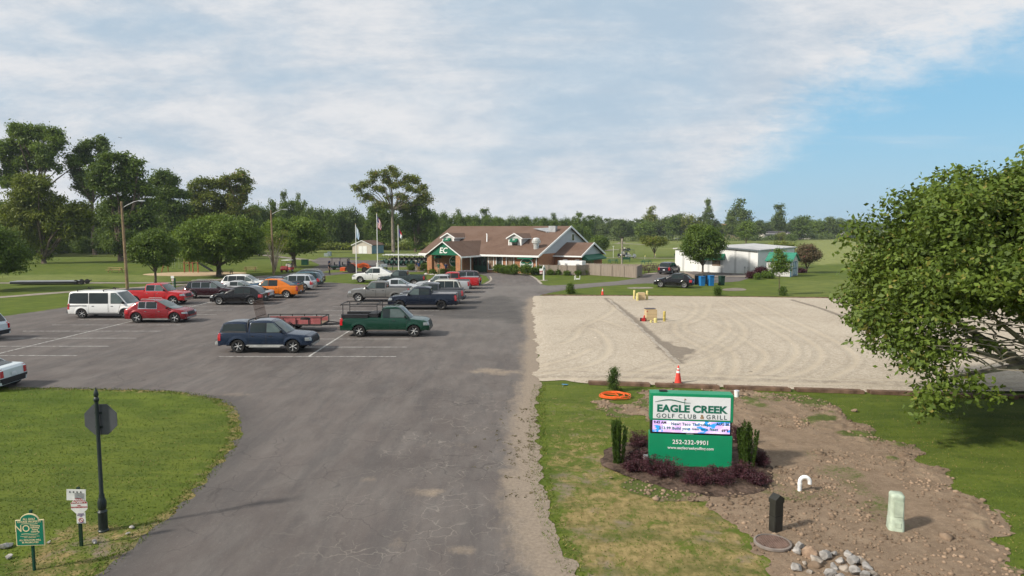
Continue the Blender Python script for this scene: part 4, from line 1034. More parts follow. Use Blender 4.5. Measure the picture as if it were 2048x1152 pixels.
gt, fx, hw, H, K = car('pickup_truck', 'regcab', 'dark green work pickup with black ladder rack and tool boxes towing a trailer', 'pickup truck', -8.15, 44.2, E, C_green, 5.75, 2.0, 6, lower=mat('dull_bumper', (.13, .11, .10), .6), extra={'open': 1})
mb = MB()
for s in (-1, 1):
    y = s * .93
    mb.tube([(fx(.01), y, 2.02), (fx(.02), y, 2.08), (fx(.60), y, 2.08), (fx(.62), y, 2.02)], .03, 6)
    for f_ in (.04, .42): mb.tube([(fx(f_), y, 1.2), (fx(f_), y, 2.08)], .028, 6)
    mb.tube([(fx(.12), y, 1.96), (fx(.42), y, 1.96)], .02, 6)
for f_ in (.02, .20, .42, .61): mb.tube([(fx(f_), -.93, 2.10), (fx(f_), .93, 2.10)], .026, 6)
mb.build('ladder_rack', M['black'], gt)
for s in (-1, 1):
    MB().bbox((fx(.17), s * .78, 1.33), (1.7, .38, .22), .02).build('tool_box', M['black'], gt)
MB().bbox((fx(.375), 0, 1.36), (.60, 1.70, .26), .025).build('tool_box', M['black'], gt)
# blue truck with bed cap
st, fx, hw, H, K = car('pickup_truck', 'sport', 'faded navy pickup with capped bed and silver lower trim, nearest parked vehicle', 'pickup truck', -13.8, 38.5, E, C_sblue, 5.25, 1.84, 6, lower=satin, roofmat=mat('chalky_roof', (.20, .22, .25), .7, var=.3, sc=2))
mb = MB()
for s in (-1, 1):
    mb.bbox((fx(.51), s * 1.0, .38), (1.75, .16, .06), .02)
mb.build('running_board', satin, st)
mb = MB(); mb.tube([(fx(.325), -.75, 1.12), (fx(.315), -.66, 1.6), (fx(.315), -.5, 1.80), (fx(.315), .5, 1.80), (fx(.315), .66, 1.6), (fx(.325), .75, 1.12)], .035, 6); mb.build('roll_bar', M['black'], st)
# edge vehicles
car('sedan_car', 'coupe', 'white sedan with dark alloy wheel cut by the left edge of the photo', 'car', -24.25, 29.3, Wst + radians(2), C_pale, 4.95, 1.86, 10)
car('suv_car', 'suv', 'pale blue white SUV tail entering at the left edge above the sedan', 'car', -34.4, 42.2, Wst, C_pale, 4.9, 1.92, 5)
# right side
car('crossover_car', 'cross', 'glossy black crossover parked on the grass by the waste bins', 'car', 19.05, 80.0, radians(156), C_black, 4.45, 1.86, 10)
car('suv_car', 'suv', 'dark SUV seen from behind at the corner of the metal building', 'car', 23.9, 103.5, radians(58), paint('dark_plum_paint', (.020, .016, .024), .4), 4.85, 1.98, 5, hs=1.03)

# --- utility trailer behind the green pickup
tr_ = thing('utility_trailer', 'black open utility trailer with red side boards and raised mesh ramp', 'trailer', (-14.6, 46.0, .014), 0)
bl = M['black']; fr = MB(); x0, x1 = -2.3, 1.9; w = .95
for s in (-1, 1):
    fr.box((0 - .2, s * w, .52), (4.2, .06, .09)); fr.box((-.2, s * w, 1.0), (4.2, .05, .05))
    for i in range(6): fr.box((lerp(x0, x1, i / 5), s * w, .76), (.05, .05, .48))
    fr.tube([(x1, s * w, .52), (3.3, 0, .48)], .045, 4)
for i in range(6): fr.box((lerp(x0, x1, i / 5), 0, .50), (.06, 1.9, .07))
fr.box((x1, 0, 1.0), (.05, 1.9, .05)); fr.tube([(1.9, 0, .48), (3.6, 0, .47)], .05, 6); fr.tube([(3.05, .12, .05), (3.05, .12, 1.05)], .035, 6); fr.box((3.05, .12, 1.08), (.12, .12, .06))
fr.build('frame', bl, tr_)
MB().box((-.2, 0, .56), (4.15, 1.84, .035)).build('deck', M['brown'], tr_)
pk = mat('faded_red_board', (.34, .10, .10), .7)
for s in (-1, 1): MB().box((-.15, s * (w - .045), .72), (4.0, .02, .28)).build('side_board', pk, tr_)
mb = MB(); a = radians(12)
def rp(u_, v_): return (x0 - .02 - v_ * sin(a), u_, .55 + v_ * cos(a))
for i in range(13): mb.tube([rp(lerp(-.9, .9, i / 12), 0), rp(lerp(-.9, .9, i / 12), 1.55)], .016, 4)
for v_ in (0, .5, 1.0, 1.55): mb.tube([rp(-.92, v_), rp(.92, v_)], .025, 4)
mb.build('ramp', mat('rusty_mesh', (.09, .06, .05), .8), tr_)
for s in (-1, 1):
    we = bpy.data.objects.new('wheel', None); COL.objects.link(we); we.parent = tr_; we.location = (-.3, s * 1.13, .33)
    for me, nm in zip(wheel_mesh(.33, 5, False), ('tyre', 'rim')):
        o = bpy.data.objects.new(nm, me); COL.objects.link(o); o.parent = we
    mb = MB(); mb.grid([[(-.3 + .42 * cos(radians(t)), s * 1.13 - .13, .33 + .42 * sin(radians(t))) for t in range(10, 171, 16)], [(-.3 + .42 * cos(radians(t)), s * 1.13 + .13, .33 + .42 * sin(radians(t))) for t in range(10, 171, 16)]]); mb.build('mudguard', bl, tr_)
o = MB().tube([(-.4, 0, 0), (.4, 0, 0)], .02).build('tmp', bl); bpy.data.objects.remove(o)
sp = bpy.data.objects.new('spare_wheel', None); COL.objects.link(sp); sp.parent = tr_; sp.location = (-1.0 + 1.5, .2, .75); sp.rotation_euler = (radians(75), 0, 0)
for me, nm in zip(wheel_mesh(.33, 5, True), ('tyre', 'rim')):
    o = bpy.data.objects.new(nm, me); COL.objects.link(o); o.parent = sp
# ================================================================== BUILDINGS AND STRUCTURES
def text(name, body, mt, parent, loc, size, rot=(pi / 2, 0, 0), ext=.006, bold=0.0, ax='CENTER', shear=0.0, sp=1.0, sx=1.0, line=1.0, fit=None):
    cu = bpy.data.curves.new(name, 'FONT'); cu.body = body; cu.size = size; cu.extrude = ext; cu.offset = bold; cu.shear = shear
    cu.align_x = ax; cu.align_y = 'CENTER'; cu.space_character = sp; cu.space_line = line; cu.resolution_u = 3; cu.fill_mode = 'BOTH'
    cu.materials.append(mt); tmp = bpy.data.objects.new('tmp', cu); me = bpy.data.meshes.new_from_object(tmp); bpy.data.objects.remove(tmp); me.name = name; o = bpy.data.objects.new(name, me); COL.objects.link(o)
    if fit: xs = [q_.co.x for q_ in me.vertices]; sx = fit / (max(xs) - min(xs))
    o.parent = parent; o.location = loc; o.rotation_euler = rot; o.scale = (sx, 1, 1); return o
def brickmat():
    m = newmat('brick'); g = NT(m); p = g.obj()
    b = g.n('ShaderNodeTexBrick'); b.inputs['Scale'].default_value = 1.0; b.inputs['Brick Width'].default_value = .42; b.inputs['Row Height'].default_value = .15
    b.inputs['Mortar Size'].default_value = .012; g.put(b.inputs['Color1'], (.42, .175, .075)); g.put(b.inputs['Color2'], (.30, .115, .060)); g.put(b.inputs['Mortar'], (.34, .27, .21))
    sp_ = g.n('ShaderNodeSeparateXYZ'); g.l(p, sp_.inputs[0]); cb = g.n('ShaderNodeCombineXYZ'); g.l(g.math('ADD', sp_.outputs[0], sp_.outputs[1]), cb.inputs[0]); g.l(sp_.outputs[2], cb.inputs[1]); g.l(cb.outputs[0], b.inputs['Vector'])
    n = g.noise(p, 2.2, 6, .75); c = g.mix(g.ss(n, .35, .7, 0, .65), b.outputs['Color'], (.42, .20, .09)); c = g.mix(g.ss(g.noise(p, 4, 4, .7), .5, .75, 0, .55), c, (.16, .10, .11))
    g.out(g.pr(c, .9, 0, .15)); return m
def shinglemat():
    m = newmat('roof_shingle'); g = NT(m); p = g.obj(); n = g.noise(g.map(p, (1, 1, 5)), 3.2, 5, .75); k = g.noise(p, .35, 4, .6)
    w = g.n('ShaderNodeTexWave', wave_type='BANDS', bands_direction='Z'); g.l(p, w.inputs['Vector']); w.inputs['Scale'].default_value = 3.3; w.inputs['Distortion'].default_value = 1.2
    c = g.mix(g.ss(n, .3, .7), (.105, .064, .046), (.170, .108, .078)); c = g.mix(g.ss(k, .35, .65, 0, .5), c, (.19, .13, .10)); c = g.mix(g.math('MULTIPLY', w.outputs['Fac'], .22), c, (.09, .055, .042))
    g.out(g.pr(c, .93, 0, .15)); return m
def lapmat(name, col, vert=False, gap=.22, dark=.6):
    m = newmat(name); g = NT(m); p = g.obj(); sp_ = g.n('ShaderNodeSeparateXYZ'); g.l(p, sp_.inputs[0])
    v = g.math('ADD', sp_.outputs[0], sp_.outputs[1]) if vert else sp_.outputs[2]
    f = g.math('FRACT', g.math('DIVIDE', v, gap)); l_ = g.ss(g.math('ABSOLUTE', g.math('SUBTRACT', f, .5)), .36, .5); n = g.noise(p, 1.5, 5, .65)
    c = g.mix(g.ss(n, .3, .7, 0, .35), col, tuple(q * .8 for q in col)); c = g.mix(g.math('MULTIPLY', l_, 1 - dark), c, tuple(q * .45 for q in col))
    g.out(g.pr(c, .7, 0, .25)); return m
M['brick'] = brickmat(); M['shingle'] = shinglemat()
M['siding'] = lapmat('white_siding', (.56, .55, .53)); M['metalwall'] = lapmat('metal_panel_wall', (.76, .76, .74), True, .42, .35)
M['beige'] = lapmat('beige_siding', (.56, .50, .43)); M['bluegrey'] = lapmat('blue_grey_wall', (.50, .52, .53)); M['farwhite'] = lapmat('far_house_wall', (.62, .58, .52))
def bglass(nm, a, b_):
    m = newmat(nm); g = NT(m); n = g.noise(g.map(g.obj(), (1, 1, .5)), 2.2, 4, .6); g.out(g.pr(g.mix(g.ss(n, .35, .65), a, b_), .08, 0, .7)); return m
M['winglass'] = bglass('window_glass', (.012, .018, .018), (.06, .075, .07)); M['curtain'] = bglass('curtained_glass', (.10, .05, .03), (.30, .22, .16))
class Frame:
    """local frame on a building: u along the front (to the left), s inwards, z up"""
    def __init__(s, o, ud, sd): s.o = Vector((*o, 0)); s.u = Vector((*ud, 0)).normalized(); s.s = Vector((*sd, 0)).normalized()
    def __call__(s, u_, s_, z=0.0): return tuple(s.o + s.u * u_ + s.s * s_ + Vector((0, 0, z)))
def quadbox(mb, fr, u0, u1, s0, s1, z0, z1):
    P_ = [fr(u0, s0, z0), fr(u1, s0, z0), fr(u1, s1, z0), fr(u0, s1, z0), fr(u0, s0, z1), fr(u1, s0, z1), fr(u1, s1, z1), fr(u0, s1, z1)]
    mb.add(P_, [(3, 2, 1, 0), (4, 5, 6, 7), (0, 1, 5, 4), (1, 2, 6, 5), (2, 3, 7, 6), (3, 0, 4, 7)]); return mb
def slab(mb, pts, t=.12):
    """roof plane with thickness: list of corner points"""
    a, b_, c = Vector(pts[0]), Vector(pts[1]), Vector(pts[2]); n = (b_ - a).cross(c - a).normalized()
    if n.z < 0: n = -n
    k = len(pts); P_ = list(pts) + [tuple(Vector(p) - n * t) for p in pts]
    f = [tuple(range(k)), tuple(range(2 * k - 1, k - 1, -1))] + [(i, (i + 1) % k, k + (i + 1) % k, k + i) for i in range(k)]
    return mb.add(P_, f)
# ---------------- clubhouse
fr = Frame((3.95, 102.5), (-.8786, .476), (.476, .878))
fr.o = Vector((3.95, 102.5, 0))
club = thing('clubhouse', 'long brick clubhouse with brown shingle roof, dormers and green gabled entrance', 'building')
LEN = 20.4; DEP = 22.0; EH = 3.0; RZ = 7.15; MID = 11.3
mb = MB(); quadbox(mb, fr, 0, LEN, 0, DEP, 0, EH); mb.build('wall', M['brick'], club, smooth=None)
gm = mb = MB()                                                     # gable ends in siding
for uu in (0, LEN): 
    d = -.02 if uu == 0 else .02
    a = [fr(uu + d, 0, EH), fr(uu + d, DEP, EH), fr(uu + d, MID, RZ - .12)]; b_ = [fr(uu + (.2 if uu == 0 else -.2), 0, EH), fr(uu + (.2 if uu == 0 else -.2), DEP, EH), fr(uu + (.2 if uu == 0 else -.2), MID, RZ - .12)]
    mb.add(a + b_, [(0, 1, 2), (5, 4, 3), (0, 2, 5, 3), (1, 4, 5, 2), (0, 3, 4, 1)])
mb.build('gable_wall', M['bluegrey'], club, smooth=None)
sl = (RZ - EH) / MID; ov = .7; roof = MB()
eL, eR = LEN + .9, -.45; eR2 = 23.0
slab(roof, [fr(eR, -ov, EH - ov * sl + .10), fr(eL + .2, -ov, EH - ov * sl + .10), fr(eR2, MID, RZ + .10), fr(eR, MID, RZ + .10)], .16)
slab(roof, [fr(eR, MID, RZ + .10), fr(eR2, MID, RZ + .10), fr(eL + .2, DEP + ov, EH - ov * sl + .10), fr(eR, DEP + ov, EH - ov * sl + .10)], .16)
rf = roof.build('roof', M['shingle'], club, smooth=None)
mb = MB(); z = EH - ov * sl
quadbox(mb, fr, eR, eL + .2, -ov - .12, -ov + .02, z - .20, z + .08)
for (s0, z0, s1, z1) in ((-ov, z, MID, RZ), (MID, RZ, DEP + ov, z)):
    mb.add([fr(eR - .05, s0, z0 - .16), fr(eR - .05, s1, z1 - .16), fr(eR - .05, s1, z1 + .14), fr(eR - .05, s0, z0 + .14), fr(eR + .06, s0, z0 - .16), fr(eR + .06, s1, z1 - .16), fr(eR + .06, s1, z1 + .14), fr(eR + .06, s0, z0 + .14)], [(0, 1, 2, 3), (7, 6, 5, 4), (0, 4, 5, 1), (1, 5, 6, 2), (2, 6, 7, 3), (3, 7, 4, 0)])
mb.build('fascia', M['white'], club, smooth=None)
def pipe_down(u_, s_, z1, z0=0): return MB().tube([fr(u_, s_ - .5, z1), fr(u_, s_, z1 - .35), fr(u_, s_, z0)], .075, 6).build('downpipe', M['white'], club)
pipe_down(.25, -.14, EH - .2)
def dormer(u_, s_, zt, w=1.15, win=True):
    """gabled dormer whose face stands at depth s_"""
    zr = EH + sl * s_ + .1; zb = zr - .05; d = MB(); ze = zb + 1.25; zp = ze + .62
    sb = (zp - EH) / sl; se = (ze - EH) / sl
    d.add([fr(u_ - w, s_, zb - .2), fr(u_ + w, s_, zb - .2), fr(u_ + w, s_, ze), fr(u_, s_, zp), fr(u_ - w, s_, ze), fr(u_ - w, se, ze), fr(u_ + w, se, ze), fr(u_, sb, zp)],
          [(0, 1, 2, 3, 4), (1, 6, 2), (0, 4, 5), ])
    do = d.build('dormer', M['siding'], club, smooth=None)
    r_ = MB(); k = (zp - ze) / w; o_ = .28
    slab(r_, [fr(u_ - w - o_, s_ - .25, ze - o_ * k + .06), fr(u_, s_ - .25, zp + .06), fr(u_, sb, zp + .06), fr(u_ - w - o_, se + .1, ze - o_ * k + .06)], .08)
    slab(r_, [fr(u_ + w + o_, s_ - .25, ze - o_ * k + .06), fr(u_, s_ - .25, zp + .06), fr(u_, sb, zp + .06), fr(u_ + w + o_, se + .1, ze - o_ * k + .06)], .08)
    r_.build('dormer_roof', M['shingle'], do, smooth=None)
    t_ = MB()
    for sg in (1, -1):
        p0, p1 = fr(u_ + sg * (w + o_), s_ - .30, ze - o_ * k - .06), fr(u_, s_ - .30, zp - .06)
        q0, q1 = fr(u_ + sg * (w + o_), s_ - .30, ze - o_ * k + .12), fr(u_, s_ - .30, zp + .12)
        t_.add([p0, p1, q1, q0] + [tuple(Vector(p) + fr.s * .09) for p in (p0, p1, q1, q0)], [(0, 1, 2, 3), (7, 6, 5, 4), (0, 3, 7, 4), (1, 5, 6, 2), (2, 6, 7, 3), (0, 4, 5, 1)])
        quadbox(t_, fr, u_ + sg * (w + o_) - .06, u_ + sg * (w + o_) + .06, s_ - .28, se, ze - o_ * k - .07, ze - o_ * k + .05)
        quadbox(t_, fr, u_ + sg * (w - .08) - .1, u_ + sg * (w - .08) + .1, s_ - .04, s_ + .02, zb - .15, ze)
    quadbox(t_, fr, u_ - w, u_ + w, s_ - .045, s_ + .02, zb - .2, zb - .02)
    t_.build('trim', M['white'], do, smooth=None)
    if win:
        quadbox(MB(), fr, u_ - .48, u_ + .48, s_ - .06, s_ - .01, zb + .05, zb + .8).build('window', M['winglass'], do, smooth=None)
        quadbox(MB(), fr, u_ - .48, u_ + .48, s_ - .075, s_ - .062, zb + .40, zb + .44).build('mullion', M['white'], do, smooth=None)
    awn(u_ + .05, s_ - .03, zb + .55, zb + 1.12, .62, .62, do, .34)
    return do
def ang(): return math.atan2(-fr.u.y, -fr.u.x)                      # text direction along the front, left to right
def awn(u_, s_, z0, z1, hw_, out, par, tsz, txt='EC'):
    a = MB(); P_ = [fr(u_ - hw_, s_, z0), fr(u_ + hw_, s_, z0), fr(u_ + hw_, s_, z1), fr(u_ - hw_, s_, z1), fr(u_ - hw_, s_ - out, z0), fr(u_ + hw_, s_ - out, z0), fr(u_ + hw_, s_ - out, z0 + (z1 - z0) * .22), fr(u_ - hw_, s_ - out, z0 + (z1 - z0) * .22)]
    a.add(P_, [(3, 2, 6, 7), (7, 6, 5, 4), (0, 3, 7, 4), (1, 5, 6, 2)])
    ao = a.build('awning', M['green'], par, smooth=None)
    dz = (z1 - z0) * .78; tilt = math.atan2(dz, out)
    text('lettering', txt, M['white'], ao, fr(u_, s_ - out * .52 - .03, z0 + (z1 - z0) * .62 + .02), tsz, (tilt, 0, ang()), .004, .012, shear=.25) if par is not club or True else 0
dormer(18.2, 3.0, 0); dormer(5.6, 3.0, 0)
awn(1.95 + 0.0, -.02, 2.25, 2.95, 1.25, .7, club, .5)
# roof furniture
mb = MB(); mb.lathe([(.42, 0), (.42, .9), (.50, .95), (.50, 1.15), (.68, 1.2), (.70, 1.55), (.55, 1.62), (.58, 1.75), (.45, 1.95), (.1, 2.02)], 18, fr(1.35, 2.0, EH + sl * 2.0 - .3)); mb.build('exhaust_vent', mat('bright_metal', (.6, .6, .58), .4, .5), club)
ck = MB(); quadbox(ck, fr, -.1 + 1.3, 2.4, 8.6, 9.4, EH + sl * 9 - .7, EH + sl * 9 + .95); quadbox(ck, fr, 2.2, 2.8, 8.4, 9.0, EH + sl * 8.6 - 1.0, EH + sl * 8.6 + .2); ck.build('roof_unit', M['steel'], club, smooth=None)
slab(MB(), [fr(5.5, 9.3, RZ - .3), fr(2.4, 8.2, RZ - .85), fr(2.4, 9.8, RZ - .15)], .08).build('cricket_flashing', M['steel'], club, smooth=None)
MB().tube([fr(11.5, 4.3, EH + sl * 4.3), fr(12.0, 5.2, EH + sl * 5.2 + .9), fr(12.1, 5.2, EH + sl * 5.2 + 1.1)], .09, 6).build('vent_pipe', M['white'], club)
MB().tube([fr(14.2, 4.2, EH + sl * 4.2), fr(14.2, 4.2, EH + sl * 4.2 + .35)], .06, 6).build('vent_pipe', M['black'], club)
# windows along the front right of the entry
for u0, u1, mt in ((7.75, 8.6, M['curtain']), (6.2, 7.2, M['winglass']), (4.2, 5.4, M['curtain'])):
    w_ = quadbox(MB(), fr, u0, u1, -.05, .05, .55, 2.55).build('window', mt, club, smooth=None)
    f_ = MB()
    for a, b_ in ((u0 - .12, u0), (u1, u1 + .12)): quadbox(f_, fr, a, b_, -.09, .04, .5, 2.6)
    quadbox(f_, fr, u0 - .12, u1 + .12, -.09, .04, 2.55, 2.68); quadbox(f_, fr, u0 - .12, u1 + .12, -.10, .04, .42, .54); f_.build('window_frame', M['white'], w_, smooth=None)
# oval club signs
def oval(u_, s_, z, rx, rz_, par=None):
    d = MB(); e = MB(); n = 28
    for mbx, k, dd in ((e, 1.0, 0.0), (d, .88, -.03)):
        pts = [fr(u_ + rx * k * cos(2 * pi * i / n), s_ + dd, z + rz_ * k * sin(2 * pi * i / n)) for i in range(n)]; pb = [tuple(Vector(p) + fr.s * .05) for p in pts]
        mbx.add(pts + pb, [tuple(range(n))] + [(i, (i + 1) % n, n + (i + 1) % n, n + i) for i in range(n)])
    so = e.build('club_sign', M['white'], club, smooth=None); d.build('sign_face', M['green'], so, smooth=None)
    text('lettering', 'Eagle Creek', M['white'], so, fr(u_, s_ - .06, z - .02), rz_ * .42, (pi / 2, 0, ang()), .004, .008, shear=.3)
    w = [fr(u_ + rx * .6 * (1 - 2 * i / 10), s_ - .055, z + rz_ * (.36 + .12 * math.sin(i * .75))) for i in range(11)]
    MB().tube(w, .035, 4).build('swoosh', mat('club_gold', (.45, .22, .05), .5), so)
oval(1.95, -.10, 1.45, 1.12, .95)
# entrance portico
PW = 2.95; PS = -6.2; PC = 12.95; PE = 2.85; PZ = 4.8; pe = (PZ - EH) / sl
gb = MB(); gb.add([fr(PC - PW + .1, PS, PE), fr(PC + PW - .1, PS, PE), fr(PC, PS, PZ - .1), fr(PC - PW + .1, PS + .25, PE), fr(PC + PW - .1, PS + .25, PE), fr(PC, PS + .25, PZ - .1)], [(0, 1, 2), (5, 4, 3), (0, 3, 4, 1), (1, 4, 5, 2), (0, 2, 5, 3)])
go = gb.build('portico_gable', M['green'], club, smooth=None)
text('lettering', 'EC', M['white'], go, fr(PC, PS - .03, PE + .66), 1.2, (pi / 2, 0, ang()), .01, .022, shear=.18)
r_ = MB(); k = (PZ - PE) / PW; o_ = .35
slab(r_, [fr(PC - PW - o_, PS - .2, PE - o_ * k + .1), fr(PC, PS - .2, PZ + .1), fr(PC, pe, PZ + .1), fr(PC - PW - o_, .1, PE - o_ * k + .1)], .14)
slab(r_, [fr(PC + PW + o_, PS - .2, PE - o_ * k + .1), fr(PC, PS - .2, PZ + .1), fr(PC, pe, PZ + .1), fr(PC + PW + o_, .1, PE - o_ * k + .1)], .14)
ro = r_.build('portico_roof', M['shingle'], club, smooth=None)
t_ = MB()
for sg in (1, -1):
    p0, p1, q1, q0 = fr(PC + sg * (PW + o_), PS - .3, PE - o_ * k + .0), fr(PC, PS - .3, PZ + .0), fr(PC, PS - .3, PZ + .15), fr(PC + sg * (PW + o_), PS - .3, PE - o_ * k + .15)
    t_.add([p0, p1, q1, q0] + [tuple(Vector(p) + fr.s * .1) for p in (p0, p1, q1, q0)], [(0, 1, 2, 3), (7, 6, 5, 4), (0, 3, 7, 4), (1, 5, 6, 2), (2, 6, 7, 3), (0, 4, 5, 1)])
    quadbox(t_, fr, PC + sg * (PW + o_) - .08, PC + sg * (PW + o_) + .08, PS - .2, 0, PE - o_ * k - .16, PE - o_ * k + .08)
t_.build('fascia', M['white'], ro, smooth=None)
quadbox(MB(), fr, PC - PW, PC + PW, PS + .3, -.1, PE - .06, PE).build('porch_ceiling', M['bluegrey'], club, smooth=None)
for u_ in (PC - PW + .35, PC + PW - .35):
    quadbox(MB(), fr, u_ - .42, u_ + .42, PS + .05, PS + .75, 0, PE).build('brick_column', M['brick'], club, smooth=None)
MB().tube([fr(PC - PW - .25, PS + .1, PE - .3), fr(PC - PW - .1, PS + .25, PE - .7), fr(PC - PW - .1, PS + .25, 0)], .08, 6).build('downpipe', M['white'], club)
MB().tube([fr(PC - PW + .1, PS + 3.2, 0), fr(PC - PW + .1, PS + 3.2, PE)], .08, 8).build('porch_post', M['white'], club)
# entry block with oval sign, glass doors, left awning
quadbox(MB(), fr, PC - 1.4, PC + PW + 1.3, PS + 3.4, -.02, 0, PE - .07).build('entry_wall', M['brick'], club, smooth=None)
def oval2(): 
    global fr
    oval(PC - .1, PS + 3.28, 1.75, 1.25, .95)
oval2()
awn(PC + PW + 1.3 - .75, PS + 3.35, 2.2, 2.9, .85, .8, club, .4, 'E')
quadbox(MB(), fr, PC + PW + .1, PC + PW + 1.0, PS + 3.34, PS + 3.42, .8, 2.1).build('window', M['curtain'], club, smooth=None)
for i, (u0, u1, mt) in enumerate(((10.6, 11.3, M['winglass']), (9.8, 10.5, M['winglass']), (9.0, 9.7, M['winglass']))):
    d_ = quadbox(MB(), fr, u0, u1, -.10, .02, .05, 2.5).build('entry_door', mt, club, smooth=None)
    f_ = MB(); quadbox(f_, fr, u0 - .06, u0 + .04, -.14, 0, 0, 2.6); quadbox(f_, fr, u1 - .04, u1 + .06, -.14, 0, 0, 2.6); quadbox(f_, fr, u0, u1, -.14, 0, 2.5, 2.6); f_.build('door_frame', M['dgreen'], d_, smooth=None)
    quadbox(MB(), fr, u0 + .05, u1 - .05, -.13, -.09, .1, 1.05).build('kick_panel', M['dgreen'], d_, smooth=None)
# right wing
wg = MB(); WE = 4.4; WS0, WS1 = 5.75, 15.05; WH = 2.75; WZ = 4.5; wm = (WS0 + WS1) / 2
quadbox(wg, fr, -WE, -.05, WS0, WS1, 0, WH); wo_ = wg.build('wing_wall', M['brick'], club, smooth=None)
a = MB(); a.add([fr(-WE - .02, WS0, WH), fr(-WE - .02, WS1, WH), fr(-WE - .02, wm, WZ - .1), fr(-WE + .2, WS0, WH), fr(-WE + .2, WS1, WH), fr(-WE + .2, wm, WZ - .1)], [(0, 1, 2), (5, 4, 3), (0, 2, 5, 3), (1, 4, 5, 2), (0, 3, 4, 1)]); a.build('gable_wall', M['bluegrey'], club, smooth=None)
a = MB(); kk = (WZ - WH) / (wm - WS0)
for s0, s1 in ((WS0 - .5, wm), (WS1 + .5, wm)): slab(a, [fr(-WE - .45, s0, WH - .5 * kk + .1), fr(.02, s0, WH - .5 * kk + .1), fr(.02, s1, WZ + .1), fr(-WE - .45, s1, WZ + .1)], .14)
a.build('wing_roof', M['shingle'], club, smooth=None)
a = MB()
for s0, z0, s1, z1 in ((WS0 - .5, WH - .5 * kk, wm, WZ), (wm, WZ, WS1 + .5, WH - .5 * kk)):
    a.add([fr(-WE - .5, s0, z0 - .14), fr(-WE - .5, s1, z1 - .14), fr(-WE - .5, s1, z1 + .15), fr(-WE - .5, s0, z0 + .15), fr(-WE - .4, s0, z0 - .14), fr(-WE - .4, s1, z1 - .14), fr(-WE - .4, s1, z1 + .15), fr(-WE - .4, s0, z0 + .15)], [(0, 1, 2, 3), (7, 6, 5, 4), (0, 4, 5, 1), (1, 5, 6, 2), (2, 6, 7, 3), (3, 7, 4, 0)])
quadbox(a, fr, -WE - .5, 0, WS0 - .6, WS0 - .48, WH - .5 * kk - .12, WH - .5 * kk + .08); a.build('fascia', M['white'], club, smooth=None)
a = MB(); P_ = [fr(-WE - .03, WS0 + .6, 1.95), fr(-WE - .03, WS1 - .8, 1.95), fr(-WE - .03, WS1 - .8, 2.75), fr(-WE - .03, WS0 + .6, 2.75), fr(-WE - 1.1, WS0 + .6, 1.9), fr(-WE - 1.1, WS1 - .8, 1.9), fr(-WE - 1.1, WS1 - .8, 2.1), fr(-WE - 1.1, WS0 + .6, 2.1)]
a.add(P_, [(3, 2, 6, 7), (7, 6, 5, 4), (0, 3, 7, 4), (1, 5, 6, 2)]); a.build('awning', M['green'], club, smooth=None)
quadbox(MB(), fr, -WE - .06, -WE, WS0 + 1.0, WS0 + 5.5, .1, 1.9).build('window', M['winglass'], club, smooth=None)
quadbox(MB(), fr, -.08, 0, 12.3, 13.4, 4.9, 5.9).build('gable_window', M['winglass'], club, smooth=None)
a = MB(); quadbox(a, fr, -.12, -.03, 12.15, 12.3, 4.8, 6.0); quadbox(a, fr, -.12, -.03, 13.4, 13.55, 4.8, 6.0); quadbox(a, fr, -.12, -.03, 12.15, 13.55, 5.9, 6.02); a.build('window_frame', M['white'], club, smooth=None)
# cooling units behind the fence
for uu, ss, w_, d_, h_, lab in ((-2.7, 3.9, 2.0, 1.2, 1.95, 'long white cooler box behind the fence, left of its twin'), (-5.0, 3.0, 2.3, 1.4, 2.0, 'white cooler box with blue-grey side behind the fence, right of its twin')):
    t_ = thing('cooler_unit', lab, 'cooling unit', fr(uu, ss, 0), ang(), 'cooler boxes behind the fence')
    MB().bbox((0, 0, h_ / 2), (w_, d_, h_), .03).build('cabinet', M['white'], t_); MB().box((w_ * .2, -d_ / 2 - .012, h_ * .55), (w_ * .22, .02, h_ * .5)).build('panel', M['steel'], t_, smooth=None); MB().lathe([(.38, 0), (.38, .12), (.3, .14)], 14, (0, 0, h_)).build('fan_cowl', M['steel'], t_)
# ---------------- fence
f1p, f2p, f3p = at(1079, 549), at(1152, 551), at(1273, 556)
fn = thing('wooden_fence', 'weathered grey board fence along the clubhouse lawn', 'fence')
def boards(a, b_, h, gap=.15, th=.03, seed=1, z0=.02):
    m_ = MB(); r = random.Random(seed); d = (b_ - a); n = max(1, int(d.length / gap)); an = math.atan2(d.y, d.x)
    for i in range(n):
        p = a + d * ((i + .5) / n); hh = h * (1 + r.uniform(-.015, .02)); m_.box((p.x, p.y, z0 + hh / 2), (gap * .93, th, hh), an + r.uniform(-.01, .01))
    return m_
boards(f1p, f2p, 1.45).build('fence_boards', M['grey_wood'], fn, smooth=None)
step = Vector((.6, -2.0, 0)) * .0 + (f2p - f1p).normalized() * 0
boards(f2p, f2p + Vector((2.0, .9, 0)), 1.5, seed=4).build('fence_boards', M['grey_wood'], fn, smooth=None)
q = f2p + Vector((2.0, .9, 0)); boards(q, f3p, 1.62, seed=2).build('fence_boards', M['grey_wood'], fn, smooth=None)
q2 = f3p + Vector((2.0, 6.5, 0)); boards(f3p, q2, 1.55, seed=3).build('fence_boards', M['grey_wood'], fn, smooth=None)
boards(q2, q2 + Vector((-11, 5.2, 0)), 1.5, seed=5).build('fence_boards', M['grey_wood'], fn, smooth=None)
for a_, b2 in ((f1p, f2p), (q, f3p)):
    for i in range(5): 
        p = lerp(a_, b2, i / 4); MB().box((p.x, p.y - .05, .78), (.12, .09, 1.62)).build('post', M['grey_wood'], fn, smooth=None)
